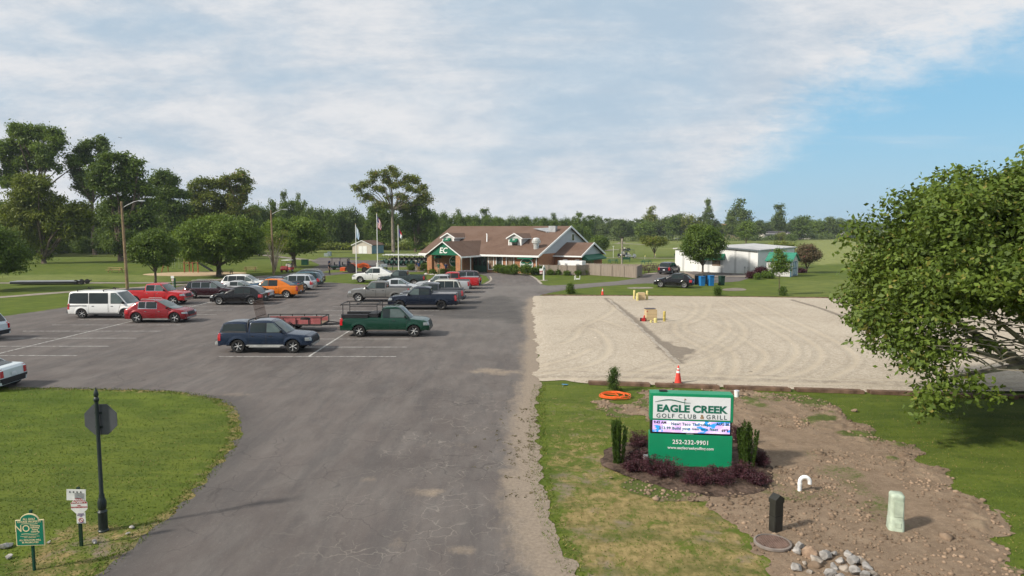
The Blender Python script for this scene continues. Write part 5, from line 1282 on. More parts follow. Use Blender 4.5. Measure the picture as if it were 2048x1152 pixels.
# ---------------- metal building
fm_ = Frame((37.0, 102.7), (-.80, .60), (.60, .80))
mbd = thing('metal_building', 'long white metal panel building with flat grey roof and green awning', 'building')
quadbox(MB(), fm_, 0, 13.2, 0, 20.5, 0, 3.45).build('wall', M['metalwall'], mbd, smooth=None)
a = MB(); 
slab(a, [fm_(-.3, -.3, 3.65), fm_(7.2, -.3, 4.15), fm_(7.2, 20.8, 4.15), fm_(-.3, 20.8, 3.65)], .18); slab(a, [fm_(7.2, -.3, 4.15), fm_(13.5, -.3, 3.7), fm_(13.5, 20.8, 3.7), fm_(7.2, 20.8, 4.15)], .18)
a.build('roof', mat('metal_roof', (.47, .46, .45), .6, .1, .3, .12, .5), mbd, smooth=None)
a = MB(); a.add([fm_(0, -.02, 3.4), fm_(13.2, -.02, 3.4), fm_(7.2, -.02, 4.0), fm_(0, .1, 3.4), fm_(13.2, .1, 3.4), fm_(7.2, .1, 4.0)], [(0, 1, 2), (5, 4, 3), (0, 2, 5, 3), (1, 4, 5, 2)]); a.build('gable_wall', M['metalwall'], mbd, smooth=None)
a = MB(); a.add([fm_(-.3, -.34, 3.42), fm_(7.2, -.34, 3.92), fm_(7.2, -.34, 4.14), fm_(-.3, -.34, 3.64), fm_(-.3, -.24, 3.42), fm_(7.2, -.24, 3.92), fm_(7.2, -.24, 4.14), fm_(-.3, -.24, 3.64)], [(0, 1, 2, 3), (7, 6, 5, 4), (0, 4, 5, 1), (3, 2, 6, 7)]); a.build('gutter', mat('dark_trim', (.10, .12, .13), .6), mbd, smooth=None)
def awn_m(u0, u1, z0, z1, out):
    a = MB(); P_ = [fm_(u0, -.03, z0), fm_(u1, -.03, z0), fm_(u1, -.03, z1), fm_(u0, -.03, z1), fm_(u0, -out, z0), fm_(u1, -out, z0), fm_(u1, -out, z0 + .25), fm_(u0, -out, z0 + .25)]
    a.add(P_, [(3, 2, 6, 7), (7, 6, 5, 4), (0, 3, 7, 4), (1, 5, 6, 2)]); a.build('awning', M['green'], mbd, smooth=None)
awn_m(5.0, 9.0, 2.0, 2.95, 1.0)
quadbox(MB(), fm_, 5.7, 7.0, -.05, 0, 1.05, 1.9).build('window', M['curtain'], mbd, smooth=None); quadbox(MB(), fm_, 8.2, 8.7, -.05, 0, 1.4, 1.95).build('window', M['winglass'], mbd, smooth=None); quadbox(MB(), fm_, 9.3, 10.2, -.05, 0, .05, 2.05).build('door', M['white'], mbd, smooth=None)
a = MB(); P_ = [fm_(-.03, 12, 2.0), fm_(-.03, 14, 2.0), fm_(-.03, 14, 2.9), fm_(-.03, 12, 2.9), fm_(-.9, 12, 2.0), fm_(-.9, 14, 2.0), fm_(-.9, 14, 2.2), fm_(-.9, 12, 2.2)]; a.add(P_, [(3, 2, 6, 7), (7, 6, 5, 4), (0, 3, 7, 4), (1, 5, 6, 2)]); a.build('awning', M['green'], mbd, smooth=None)
for uu in (1.3, 1.8):
    t_ = thing('ball_washer_stand', 'small grey hose stand against the white wall, ' + ('nearer the corner' if uu < 1.5 else 'farther from the corner'), 'stand', fm_(uu, -.35, 0)); MB().tube([(0, 0, 0), (0, 0, .9)], .04, 6).build('post', M['steel'], t_); MB().bbox((0, 0, .95), (.22, .2, .28), .03).build('reel', M['steel'], t_)
# small garden shed
fs_ = Frame((39.5, 96.5), (-.80, .60), (.60, .80))
sh = thing('garden_shed', 'small white shed with green gabled roof and blue-framed double doors', 'shed')
quadbox(MB(), fs_, 0, 3.4, 0, 3.8, .05, 2.3).build('wall', M['siding'], sh, smooth=None)
a = MB(); a.add([fs_(-.01, 0, 2.3), fs_(-.01, 3.8, 2.3), fs_(-.01, 1.9, 3.35), fs_(.1, 0, 2.3), fs_(.1, 3.8, 2.3), fs_(.1, 1.9, 3.35)], [(0, 1, 2), (5, 4, 3), (0, 2, 5, 3), (1, 4, 5, 2)]); a.build('gable_wall', M['siding'], sh, smooth=None)
a = MB(); 
for s0, s1 in ((-.25, 1.9), (4.05, 1.9)): slab(a, [fs_(-.25, s0, 2.22), fs_(3.6, s0, 2.22), fs_(3.6, s1, 3.42), fs_(-.25, s1, 3.42)], .08)
a.build('roof', mat('green_metal_roof', (.03, .20, .13), .5), sh, smooth=None)
dmt = mat('blue_door_trim', (.02, .09, .13), .6)
for s0 in (.95, 1.95):
    d_ = quadbox(MB(), fs_, -.05, 0, s0, s0 + .95, .15, 2.15).build('door', mat('pale_blue_door', (.45, .52, .56), .6), sh, smooth=None)
    a = MB()
    for z_ in (.15, 1.1, 2.05): quadbox(a, fs_, -.08, -.05, s0, s0 + .95, z_, z_ + .1)
    for s_ in (s0, s0 + .85): quadbox(a, fs_, -.082, -.05, s_, s_ + .1, .15, 2.15)
    a.build('door_trim', dmt, d_, smooth=None)
quadbox(MB(), fs_, -.03, .1, -.03, .1, 0, 2.25).build('corner_post', dmt, sh, smooth=None)
# left shed
def gable_shed(label, x, y, rz, w, d, h, p, wall, side, roofm, doorm=None):
    t = thing('shed', label, 'shed', (x, y, 0), rz)
    MB().box((0, d / 2, h / 2), (w, d, h)).build('wall', wall, t, smooth=None)
    MB().prism([(-w / 2 + .01, h), (w / 2 - .01, h), (0, h + p)], -.01, d + .01).build('gable_wall', wall, t, smooth=None)
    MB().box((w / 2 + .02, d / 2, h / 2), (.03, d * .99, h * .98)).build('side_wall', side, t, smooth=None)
    a = MB(); k = p / (w / 2)
    for sg in (1, -1): slab(a, [(sg * (w / 2 + .3), -.25, h - .3 * k + .06), (sg * (w / 2 + .3), d + .25, h - .3 * k + .06), (0, d + .25, h + p + .06), (0, -.25, h + p + .06)], .1)
    a.build('roof', roofm, t, smooth=None)
    a = MB()
    for sg in (1, -1): a.add([(sg * (w / 2 + .3), -.3, h - .3 * k - .08), (0, -.3, h + p - .08), (0, -.3, h + p + .1), (sg * (w / 2 + .3), -.3, h - .3 * k + .1), (sg * (w / 2 + .3), -.22, h - .3 * k - .08), (0, -.22, h + p - .08), (0, -.22, h + p + .1), (sg * (w / 2 + .3), -.22, h - .3 * k + .1)], [(0, 1, 2, 3), (7, 6, 5, 4), (0, 4, 5, 1), (3, 2, 6, 7)])
    a.build('fascia', M['white'], t, smooth=None)
    if doorm:
        for sg in (-1, 1): MB().box((sg * .62 + .2, -.03, 1.05), (1.15, .04, 2.0)).build('door', doorm, t, smooth=None)
    return t
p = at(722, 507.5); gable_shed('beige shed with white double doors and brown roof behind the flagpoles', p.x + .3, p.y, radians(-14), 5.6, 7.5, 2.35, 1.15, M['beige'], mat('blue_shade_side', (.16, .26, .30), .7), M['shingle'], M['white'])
# far houses
def house(label, px, py, w, d, h, p, rz, wall, roofm, extra=None):
    q = at(px, py); t = thing('house', label, 'house', (q.x, q.y, 0), rz)
    MB().box((0, 0, h / 2), (w, d, h)).build('wall', wall, t, smooth=None)
    MB().prism([(-d / 2, h), (d / 2, h), (0, h + p)], -w / 2 + .02, w / 2 - .02, 'yz').build('gable_wall', wall, t, smooth=None)
    a = MB()
    for sg in (1, -1): slab(a, [(-w / 2 - .4, sg * (d / 2 + .4), h - .2), (w / 2 + .4, sg * (d / 2 + .4), h - .2), (w / 2 + .4, 0, h + p + .15), (-w / 2 - .4, 0, h + p + .15)], .2)
    a.build('roof', roofm, t, smooth=None)
    for i in range(3):
        for z_ in ((1.4, 4.2) if h > 4 else (1.4,)): MB().box((lerp(-w * .32, w * .32, i / 2), -d / 2 - .03, z_), (1.1, .06, 1.4)).build('window', M['winglass'], t, smooth=None)
    return t
dkroof = mat('dark_far_roof', (.07, .065, .07), .9); tanroof = mat('orange_tan_roof', (.38, .20, .09), .9)
house('white house with dark roof at the right end of the distant tree line', 1795, 474, 12, 10, 5.2, 2.6, radians(72), M['farwhite'], dkroof)
house('white house half behind the big right tree', 1833, 474, 14, 10, 5, 2.4, radians(15), M['farwhite'], dkroof)
house('small white gabled house between distant bushes', 1722, 474, 9, 9, 4.6, 2.2, radians(70), M['farwhite'], dkroof)
house('grey roofed white house beside the end of the tall distant trees', 1687, 474.5, 9, 12, 4.8, 2.6, radians(10), M['farwhite'], dkroof)
house('low white house glimpsed under the distant trees', 1545, 478, 14, 9, 3.0, 1.6, radians(5), M['farwhite'], dkroof)
house('low white house glimpsed left of the distant bushes', 1595, 478, 12, 9, 2.8, 1.5, radians(-8), M['farwhite'], dkroof)
house('tan house with orange roof behind the tree in front of the metal building', 1448, 477, 16, 10, 6.0, 3.2, radians(20), mat('tan_wall', (.50, .38, .24), .9), tanroof)
# ================================================================== TREES
def leaves(clumps, n, size, seed=0, flat=.75, core=.72, droop=0.0):
    """leaf cards spread through ellipsoid clumps (cx,cy,cz,rx,ry,rz)"""
    r = np.random.RandomState(seed); C = np.array(clumps, float); vol = (C[:, 3] * C[:, 4] * C[:, 5]) ** .72; k = r.choice(len(C), n, p=vol / vol.sum())
    d = r.normal(size=(n, 3)); d /= np.linalg.norm(d, axis=1)[:, None]; d[:, 2] = np.where(d[:, 2] < -.35, d[:, 2] * r.uniform(-.6, 1, n), d[:, 2])
    rad = core + (1.06 - core) * r.rand(n) ** .7; rad = np.where(r.rand(n) < .22, r.rand(n) * core, rad)
    p = C[k, :3] + d * C[k, 3:6] * rad[:, None]
    tw = r.randint(0, max(1, n // 11), n); j = r.rand(n) < .82; p = np.where(j[:, None], p[tw] + r.normal(size=(n, 3)) * size * np.array([1.9, 1.9, 1.2]), p); d = np.where(j[:, None], d[tw] * .8 + r.normal(size=(n, 3)) * .3, d)
    nrm = d * .75 + r.normal(size=(n, 3)) * .62 + np.array([0, 0, .35]); nrm /= np.linalg.norm(nrm, axis=1)[:, None]
    t = np.cross(nrm, r.normal(size=(n, 3))); t /= np.linalg.norm(t, axis=1)[:, None] + 1e-9; b_ = np.cross(nrm, t)
    s = size * r.uniform(.55, 1.35, n)[:, None]; w = s * flat
    q = np.stack([p - t * s * .9, p + b_ * w * .55 - t * s * .1 - nrm * s * .12, p + t * s, p - b_ * w * .55 + t * s * .05 - nrm * s * .12], 1)
    q[:, :, 2] = np.maximum(q[:, :, 2], .02)
    return q.reshape(-1, 3)
def crown_obj(name, verts, mt, parent): return np_mesh(name, verts, np.arange(len(verts)).reshape(-1, 4), mt, 4, parent)
def round_clumps(rx, ry, rz, cz, n, r0, seed, low=-.75, squash=.85, jit=.1):
    """clumps sitting on an ellipsoid envelope"""
    r = np.random.RandomState(seed); out = []; i = 0; g = pi * (3 - math.sqrt(5))
    for k in range(n):
        z = lerp(1, low, (k + .5) / n); a = k * g + r.uniform(-.3, .3); q = math.sqrt(max(0, 1 - z * z)); m = 1 - r.uniform(0, .28); s = r0 * r.uniform(.7, 1.25)
        out.append((rx * q * cos(a) * (m - r0 / max(rx, .1) * .5), ry * q * sin(a) * (m - r0 / max(rx, .1) * .5), cz + (rz - r0 * .6) * z * m, s, s, s * squash))
    return out
def limbs(mb, base, tips, r0, h0, seed=0, n=7, fork=.45):
    r = random.Random(seed); b0 = Vector(base); top = b0 + Vector((r.uniform(-.1, .1), r.uniform(-.1, .1), h0))
    mb.tube([b0 + Vector((0, 0, -.05)), b0 + Vector((0, 0, .15)), lerp(b0, top, .5) + Vector((r.uniform(-.03, .03) * h0, 0, 0)), top], [r0 * 1.45, r0 * 1.1, r0 * .92, r0 * .8], n)
    for t in tips:
        t = Vector(t); d = t - top; L_ = d.length; mid = top + d * .45 + Vector((r.uniform(-.08, .08) * L_, r.uniform(-.08, .08) * L_, r.uniform(.0, .12) * L_))
        k = min(.62, .25 + .1 * L_ / max(h0, 1)); mb.tube([top - Vector((0, 0, r0 * .3)), lerp(top, mid, .5) + Vector((0, 0, -.04 * L_)), mid, lerp(mid, t, .6), t], [r0 * k * 1.2, r0 * k, r0 * k * .7, r0 * k * .4, r0 * .06], 5, False)
def tree(name, label, px, py, cl, nleaf, lsize, fol, r0, h0, seed=1, bark='bark', cat='tree', group=None, ntip=9, loc=None, dep_=0):
    q = loc or at(px, py); t = thing(name, label, cat, (q[0], q[1] + dep_, 0), 0, group)
    crown_obj('crown', leaves(cl, nleaf, lsize, seed), M[fol], t)
    mb = MB(); rr = random.Random(seed); tips = [c[:3] for c in (rr.sample(cl, min(ntip, len(cl))))]; limbs(mb, (0, 0, 0), [(a, b_, max(c, h0 * 1.05)) for a, b_, c in tips], r0, h0, seed)
    mb.build('trunk', M[bark], t, smooth=60); return t
def W_(px, py): return abs(px) / F * dep(py)
# ---- big broad-leaved tree at the right edge
c0 = at(2165, 852); bt = thing('broadleaf_tree', 'large round broad-leaved tree filling the right edge of the photo', 'tree', (c0.x, c0.y, 0))
rs2 = np.random.RandomState(5)
cl = round_clumps(8.3, 7.6, 4.35, 5.35, 190, 1.05, 5, -.62, .85)
cl += round_clumps(5.6, 5.5, 3.2, 5.5, 60, 1.4, 6, -.5, .9) + round_clumps(3.5, 3.5, 2.0, 5.8, 16, 1.6, 8, -.3, .9)
cl = [c for c in cl if not (c[2] < 3.75 and c[0] > -4.9)]
def _pp(c):
    X_, Y_, Z_ = c0.x + c[0], c0.y + c[1], c[2]; return 1024 + F * X_ / Y_, HOR + (CH - Z_) * F / Y_
cl = [c for c in cl if not (_pp(c)[1] > 640 and _pp(c)[0] > 1865)]
cl += [(-7.4, -.3, 3.7, 1.1, 1.2, .8), (-6.5, -1.2, 3.1, 1.2, 1.2, .8), (-6.9, -1.9, 2.7, 1.05, 1.0, .7), (-6.5, -2.4, 2.0, .7, .8, .5), (-7.0, -2.5, 1.6, .62, .7, .42), (-7.3, -2.7, 1.25, .45, .5, .35), (-7.0, -.6, 3.0, 1.2, 1.2, .7), (-5.6, -2.4, 2.1, .30, .35, .4), (-5.0, -2.6, 1.7, .25, .3, .35), (-6.9, .8, 3.6, 1.0, 1.0, .7), (-5.4, -.5, 3.5, .5, .5, .3), (-4.6, -1.5, 3.1, .35, .4, .25)]
crown_obj('crown', leaves(cl, 270000, .102, 5, .95), M['f_big'], bt)
mb = MB(); limbs(mb, (0, 0, 0), [(-5.0, -1.9, 4.3), (-6.2, .5, 4.8), (-3.4, -3.8, 5.4), (-4.2, 3.4, 6.4), (-1.5, -1.2, 8.8), (2.8, 1.5, 8.5), (4.4, -2, 6), (1.2, -4.5, 6.2), (0, 4.5, 7), (-3.2, .4, 7.8), (-6.8, -2.4, 2.2), (-6.4, -.8, 3.3), (-5.6, -1.2, 3.6), (-3.0, -2.4, 4.4)], .30, 1.25, 3, 9)
rr = random.Random(4)
for _ in range(90):
    a = Vector((rr.uniform(-5.5, -1), rr.uniform(-3, 1.5), rr.uniform(2.4, 4.2))); d = Vector((-rr.uniform(.8, 2.2), rr.uniform(-.8, .8), rr.uniform(-.5, .6))); mb.tube([a, a + d * .5 + Vector((0, 0, .1)), a + d], [.035, .022, .008], 4, False)
mb.build('trunk', M['bark_pale'], bt, smooth=60)
# ---- parking lot maples
s = dep(553) / F
tree('maple_tree', 'wide dome-shaped maple by the playground, trunk splitting low', 438, 553, round_clumps(6.7, 6.2, 3.95, 4.95, 95, 1.15, 11, -.8) + round_clumps(4.2, 4.2, 2.6, 4.8, 25, 1.3, 12, -.6), 52000, .19, 'f_mid', .38, 1.7, 11)
tree('maple_tree', 'dome-shaped maple behind the second street lamp, beside the red golf cart', 588, 535, round_clumps(5.6, 5.4, 3.7, 5.2, 80, 1.05, 13, -.8) + round_clumps(3.5, 3.5, 2.4, 5.0, 22, 1.2, 14, -.6), 30000, .22, 'f_mid', .42, 2.0, 13)
tree('young_maple', 'young rounded maple beside the first street lamp at the lot edge', 311, 568, round_clumps(2.55, 2.5, 2.75, 4.25, 46, .72, 15, -.85), 16000, .16, 'f_dark', .16, 1.5, 15)
tree('edge_tree', 'dark leafy tree cut by the left edge of the photo', 0, 0, round_clumps(3.6, 3.6, 3.6, 4.1, 60, .95, 17, -.85), 20000, .17, 'f_dark', .22, 1.6, 17, loc=(-57.6, 75.5))
# greyish multi-stem crape myrtle behind lamp
q = at(549, 543); t = thing('bare_stemmed_tree', 'thin multi-stemmed half-bare tree between the two dome-shaped maples', 'tree', (q.x, q.y, 0))
mb = MB(); rr = random.Random(9)
tp = []
for k in range(16):
    a = rr.uniform(0, 2 * pi); h = rr.uniform(3.6, 6.2); rad = rr.uniform(.8, 2.2); p1 = Vector((cos(a) * rad * .35, sin(a) * rad * .35, h * .5)); p2 = Vector((cos(a) * rad, sin(a) * rad, h)); tp.append(p2)
    mb.tube([(cos(a) * .12, sin(a) * .12, 0), p1, p2], [.07, .05, .015], 5, False)
    for _ in range(3): d = Vector((rr.uniform(-.7, .7), rr.uniform(-.7, .7), rr.uniform(.4, 1.2))); st_ = lerp(p1, p2, rr.random()); mb.tube([st_, st_ + d], [.02, .006], 3, False)
mb.build('trunk', M['bark_pale'], t, smooth=60); crown_obj('crown', leaves([(p_.x, p_.y, p_.z, .7, .7, .6) for p_ in tp], 1500, .14, 9), M['f_olive'], t)
# ---- trees near the metal building
tree('maple_tree', 'upright bushy tree standing in front of the white metal building', 1405, 550, [(c[0], c[1], c[2], c[3], c[4], c[5]) for c in round_clumps(3.15, 3.0, 2.9, 4.35, 60, .75, 19, -.85)] + [(-1.6, 0, 6.5, .8, .8, .9), (-.6, .3, 6.9, .7, .7, .8), (.9, 0, 6.6, .7, .7, .8)], 21000, .17, 'f_dark', .16, 1.4, 19)
tree('sapling', 'thin staked young tree with airy crown on the lawn right of the bins', 1423.5 + 135, 590, [(0, 0, 2.6, .75, .75, .5), (-.35, 0, 3.1, .8, .7, .6), (.4, .1, 3.3, .75, .7, .55), (0, 0, 3.9, .6, .6, .5), (-.2, 0, 4.5, .4, .4, .4), (.7, 0, 2.7, .45, .4, .3), (-.8, 0, 2.5, .4, .4, .3)], 3800, .10, 'f_mid', .045, 1.9, 21, ntip=6)
tree('crape_myrtle', 'rounded pinkish crape myrtle at the right end of the metal building', 1613, 546, round_clumps(2.05, 2.0, 1.75, 2.75, 34, .6, 23, -.8), 9000, .13, 'f_pinkish', .10, .7, 23)
tree('crape_myrtle', 'small spreading crape myrtle standing alone on the putting lawn', 1309, 515, round_clumps(2.7, 2.5, 1.4, 3.5, 26, .75, 25, -.6) + [(-2.2, 0, 4.4, .9, .9, .7), (-2.6, .2, 3.9, .7, .7, .6)], 6500, .19, 'f_olive', .12, 1.0, 25)
tree('evergreen', 'dark round evergreen behind the right wing of the clubhouse', 1199, 502, round_clumps(2.9, 2.9, 2.4, 2.3, 40, .8, 27, -.8), 9000, .2, 'f_dark', .2, .5, 27, ntip=3)
tree('lone_tree', 'round tree standing in front of the distant tree line on the fairway', 1243, 483, round_clumps(5.2, 5, 5.2, 6.2, 40, 1.6, 28, -.8), 5000, .45, 'f_far', .4, 1.5, 28)
# ---- centre tall tree and companion
H_ = dep(505) / F
def C(px, py, rpx, yb=505, rz=None, dy=0):   # clump given on the picture plane of a tree whose base is at row yb
    D = dep(yb); k = D / F; return lambda bx: ((px - bx) * k, dy, CH - (py - HOR) * k, rpx * k, rpx * k, (rz or rpx * .8) * k)
def cl_px(bx, yb, lst, seed=0):
    r = random.Random(seed); o = []
    for px, py, rp in lst:
        x, y, z, a, b_, c = C(px, py, rp, yb)(bx); y = r.uniform(-1, 1) * a * 1.2; o.append((x, y, z, a * .78, a * .8, a * .66))
        for _ in range(6): q_ = Vector((r.gauss(0, 1), r.gauss(0, 1), r.gauss(0, 1))).normalized() * r.uniform(.55, 1.05); e_ = a * r.uniform(.26, .48); o.append((x + q_.x * a, y + q_.y * a, z + q_.z * a, e_, e_, e_ * r.uniform(.7, 1.1)))
    return o
lst = [(718, 380, 10), (732, 372, 9), (744, 365, 9), (736, 392, 8), (752, 352, 11), (770, 345, 10), (785, 341, 10), (796, 350, 10), (775, 362, 12), (790, 372, 12), (765, 380, 9), (752, 378, 8), (805, 368, 10), (815, 360, 10), (826, 358, 9), (834, 366, 10), (822, 380, 11), (838, 384, 9), (848, 376, 9), (852, 390, 9), (860, 402, 7), (845, 400, 9), (730, 405, 6), (800, 392, 8), (812, 396, 9), (778, 395, 6), (851, 408, 5), (746, 398, 7), (758, 408, 8), (772, 412, 8), (800, 410, 8), (815, 414, 9), (836, 402, 9), (735, 398, 6), (722, 392, 6)]
tree('tall_tree', 'tall open-crowned tree with bare pale trunk behind the flagpoles', 787, 505, cl_px(787, 505, [(a, b_, c_ * .8) for a, b_, c_ in lst], 3), 15000, .30, 'f_olive', .46, 12.0, 31, 'bark_mid', ntip=26)
lst = [(812, 420, 14), (832, 415, 14), (848, 425, 14), (820, 440, 15), (840, 445, 16), (855, 452, 12), (815, 462, 13), (835, 468, 14), (850, 472, 10), (828, 483, 10), (862, 436, 8), (845, 400, 9), (835, 490, 8)]
tree('shade_tree', 'dense dark shade tree right of the tall bare-trunked tree', 831, 504, cl_px(831, 504, lst, 4), 15000, .34, 'f_dark', .32, 2.0, 33)
lst = [(750, 425, 12), (762, 415, 11), (770, 432, 12), (752, 445, 13), (766, 455, 14), (750, 465, 11), (768, 475, 12), (757, 484, 9), (776, 445, 10), (778, 470, 9)]
tree('shade_tree', 'dense dark shade tree left of the tall bare-trunked tree', 764, 502, cl_px(764, 502, lst, 5), 11000, .34, 'f_dark', .3, 1.5, 35)
# ---- big trees on the left
lst = [(10, 300, 20), (20, 325, 18), (45, 270, 18), (70, 268, 20), (95, 272, 20), (120, 280, 18), (140, 290, 14), (35, 300, 20), (62, 300, 22), (90, 305, 22), (120, 308, 20), (145, 320, 12), (55, 330, 18), (30, 345, 16), (85, 335, 16), (110, 330, 14), (12, 360, 12), (-10, 320, 20), (40, 365, 14), (130, 340, 8)]
tree('tall_tree', 'tallest broad tree with spreading limbs at the far left', 80, 512, cl_px(80, 512, lst, 6), 38000, .33, 'f_mid', .7, 15, 37, ntip=22)
lst = [(175, 305, 12), (190, 290, 12), (207, 288, 11), (215, 300, 10), (165, 330, 12), (185, 325, 14), (205, 330, 12), (170, 350, 14), (190, 360, 14), (165, 375, 12), (210, 312, 8), (180, 385, 12), (205, 380, 14)]
tree('tall_tree', 'narrow tall tree between the tallest tree and the darkest tree', 190, 510, cl_px(190, 510, lst, 7), 19000, .31, 'f_dark', .5, 13, 39, ntip=16)
lst = [(235, 320, 14), (255, 318, 12), (270, 330, 12), (225, 345, 18), (250, 345, 20), (275, 350, 18), (290, 330, 8), (215, 375, 18), (245, 375, 22), (275, 380, 22), (300, 385, 14), (225, 405, 20), (255, 410, 24), (285, 415, 20), (210, 435, 18), (240, 440, 22), (270, 445, 24), (300, 440, 18), (225, 465, 18), (255, 472, 20), (285, 475, 18), (240, 492, 12), (215, 488, 10), (265, 495, 10), (310, 410, 12)]
tree('oak_tree', 'massive darkest tree with thick dark trunk behind the first street lamp', 243, 522, cl_px(243, 522, lst, 8), 36000, .34, 'f_dark', .65, 2.5, 41, ntip=12)
lst = [(320, 365, 12), (340, 355, 13), (355, 365, 12), (325, 385, 14), (348, 385, 16), (368, 390, 10), (335, 410, 18), (358, 415, 16), (330, 440, 18), (355, 445, 18), (340, 470, 16), (375, 420, 10), (372, 450, 12), (365, 478, 12), (325, 490, 12)]
tree('oak_tree', 'dark tree just right of the massive darkest tree', 345, 512, cl_px(345, 512, lst, 9), 20000, .36, 'f_dark', .5, 2.5, 43)
lst = [(55, 375, 18), (80, 362, 18), (105, 370, 18), (60, 400, 22), (90, 395, 24), (118, 405, 18), (50, 430, 22), (85, 430, 26), (115, 440, 22), (140, 430, 16), (60, 460, 22), (95, 465, 24), (125, 468, 16), (80, 490, 16), (100, 495, 14), (88, 512, 10), (160, 415, 16), (175, 430, 14), (165, 450, 16), (30, 450, 20), (20, 420, 16), (25, 480, 16), (150, 470, 14)]
tree('ivy_tree', 'yellow-green vine-covered tree with a dense skirt left of the open lawn', 88, 527, cl_px(88, 527, lst, 10), 34000, .29, 'f_yel', .45, 1.0, 45)
lst = [(395, 378, 12), (415, 366, 12), (432, 372, 12), (385, 395, 14), (410, 392, 16), (435, 395, 16), (400, 418, 18), (428, 420, 18), (450, 375, 10), (455, 400, 14), (450, 425, 16), (385, 430, 14), (410, 445, 18), (440, 448, 18)]
tree('yellow_green_tree', 'yellow-green tree with pale thin trunks behind the wide maple', 412, 508, cl_px(412, 508, lst, 12), 18000, .36, 'f_yel', .35, 9, 47, ntip=14)
lst = [(462, 362, 9), (478, 360, 9), (490, 352, 9), (497, 365, 8), (470, 380, 11), (490, 382, 10), (500, 378, 5), (468, 402, 13), (488, 400, 9), (475, 425, 15), (495, 430, 14), (480, 450, 15)]
tree('yellow_green_tree', 'olive tree with open top at the end of the tall left trees', 478, 508, cl_px(478, 508, lst, 13), 13000, .36, 'f_olive', .35, 9, 49, ntip=14)
# ---- prototypes for the tree lines
PRO = []
for k in range(7):
    r = random.Random(50 + k); pine = k in (4,); rx = r.uniform(3.6, 4.6); rz_ = r.uniform(5.4, 6.6)
    cl = round_clumps(rx, rx, rz_, 7.0, 26, 1.5, 60 + k, -.9, .95); cl += [(c[0] + r.uniform(-1.6, 1.6), c[1] + r.uniform(-1.6, 1.6), c[2] + r.uniform(-1.2, 1.6), .75, .75, .75) for c in cl for _ in (0, 1)]
    if k in (2, 5): cl = [(c[0], c[1], c[2], c[3] * .7, c[4] * .7, c[5] * .7) for c in cl if c[2] > 5] + [(r.uniform(-1, 1), r.uniform(-1, 1), r.uniform(12, 15), 1.0, 1.0, .9) for _ in range(5)]
    PRO.append(leaves(cl, 3200, .42, 70 + k, .85))
def treemesh(k, mt):
    key = ('tm', k, mt)
    if key not in WHEELS:
        o = crown_obj('crown', PRO[k], M[mt], None); c = o.data; bpy.data.objects.remove(o)
        mb = MB(); limbs(mb, (0, 0, 0), [(1, 0, 9), (-1.2, .5, 8.5), (.2, -1, 11), (0, 1.2, 10)], .28, 4.2, k); o = mb.build('trunk', M['bark'], smooth=60); t = o.data; bpy.data.objects.remove(o); WHEELS[key] = (c, t)
    return WHEELS[key]
def far_tree(label, px, ytop, ybase, wpx, k, mt, group, name='line_tree'):
    q = at(px, ybase); D = q.y; h = CH - (ytop - HOR) * D / F; t = thing(name, label, 'tree', (q.x, q.y, 0), random.Random(px).uniform(0, 6.28), group)
    w = wpx / F * D / 9.0; t.scale = (w, w, h / 13.8); c, tr = treemesh(k, mt)
    for me, nm in ((c, 'crown'), (tr, 'trunk')): o = bpy.data.objects.new(nm, me); COL.objects.link(o); o.parent = t
    return t
# distinct trees that stand out of the lines
for a in (('tall airy tree rising above the right-hand distant tree line, nearest the clubhouse', 1300, 418, 480, 34, 2, 'f_olive'), ('slender tree with a high round top left of the metal building tree', 1414, 408, 480, 26, 5, 'f_far'),
          ('tall ragged tree with sparse top just right of the orange-roofed house', 1478, 404, 479, 44, 2, 'f_far'), ('bright green bushy tree in front of the ragged tall tree', 1492, 437, 487, 40, 0, 'f_mid'),
          ('spire-topped tree over the far end of the metal building', 1557, 417, 480, 32, 5, 'f_far'), ('broad dark tree right of the spire-topped tree', 1600, 428, 480, 46, 1, 'f_dark'),
          ('rounded tree at the middle of the right-hand distant line', 1663, 431, 478, 40, 0, 'f_far'), ('mid green tree left of the rounded far tree', 1635, 437, 478, 34, 3, 'f_mid'),
          ('tree with flat crown next to the far grey-roofed house', 1705, 442, 477, 26, 1, 'f_dark'), ('yellow-green tree right of the evergreen on the fairway', 1290, 440, 482, 42, 3, 'f_mid'),
          ('pine-like tree above the dark evergreen bush', 1196, 428, 478, 24, 4, 'f_far'), ('pale leafy tree behind the lone crape myrtle', 1378, 428, 481, 40, 6, 'f_olive'), ('dark tree behind the upright bushy tree', 1345, 427, 481, 34, 1, 'f_dark'),
          ('pointed tree above the woodland, left of the second street lamp', 571, 396, 497, 20, 5, 'f_far'), ('twin-topped tree above the woodland right of the second street lamp', 599, 395, 497, 20, 2, 'f_far'),
          ('bright round tree at the wood edge left of the beige shed', 700, 408, 498, 46, 0, 'f_far'), ('small tree at the left wood gap', 28, 395, 508, 60, 6, 'f_olive')):
    far_tree(*a, 'trees standing out of the distant tree lines')
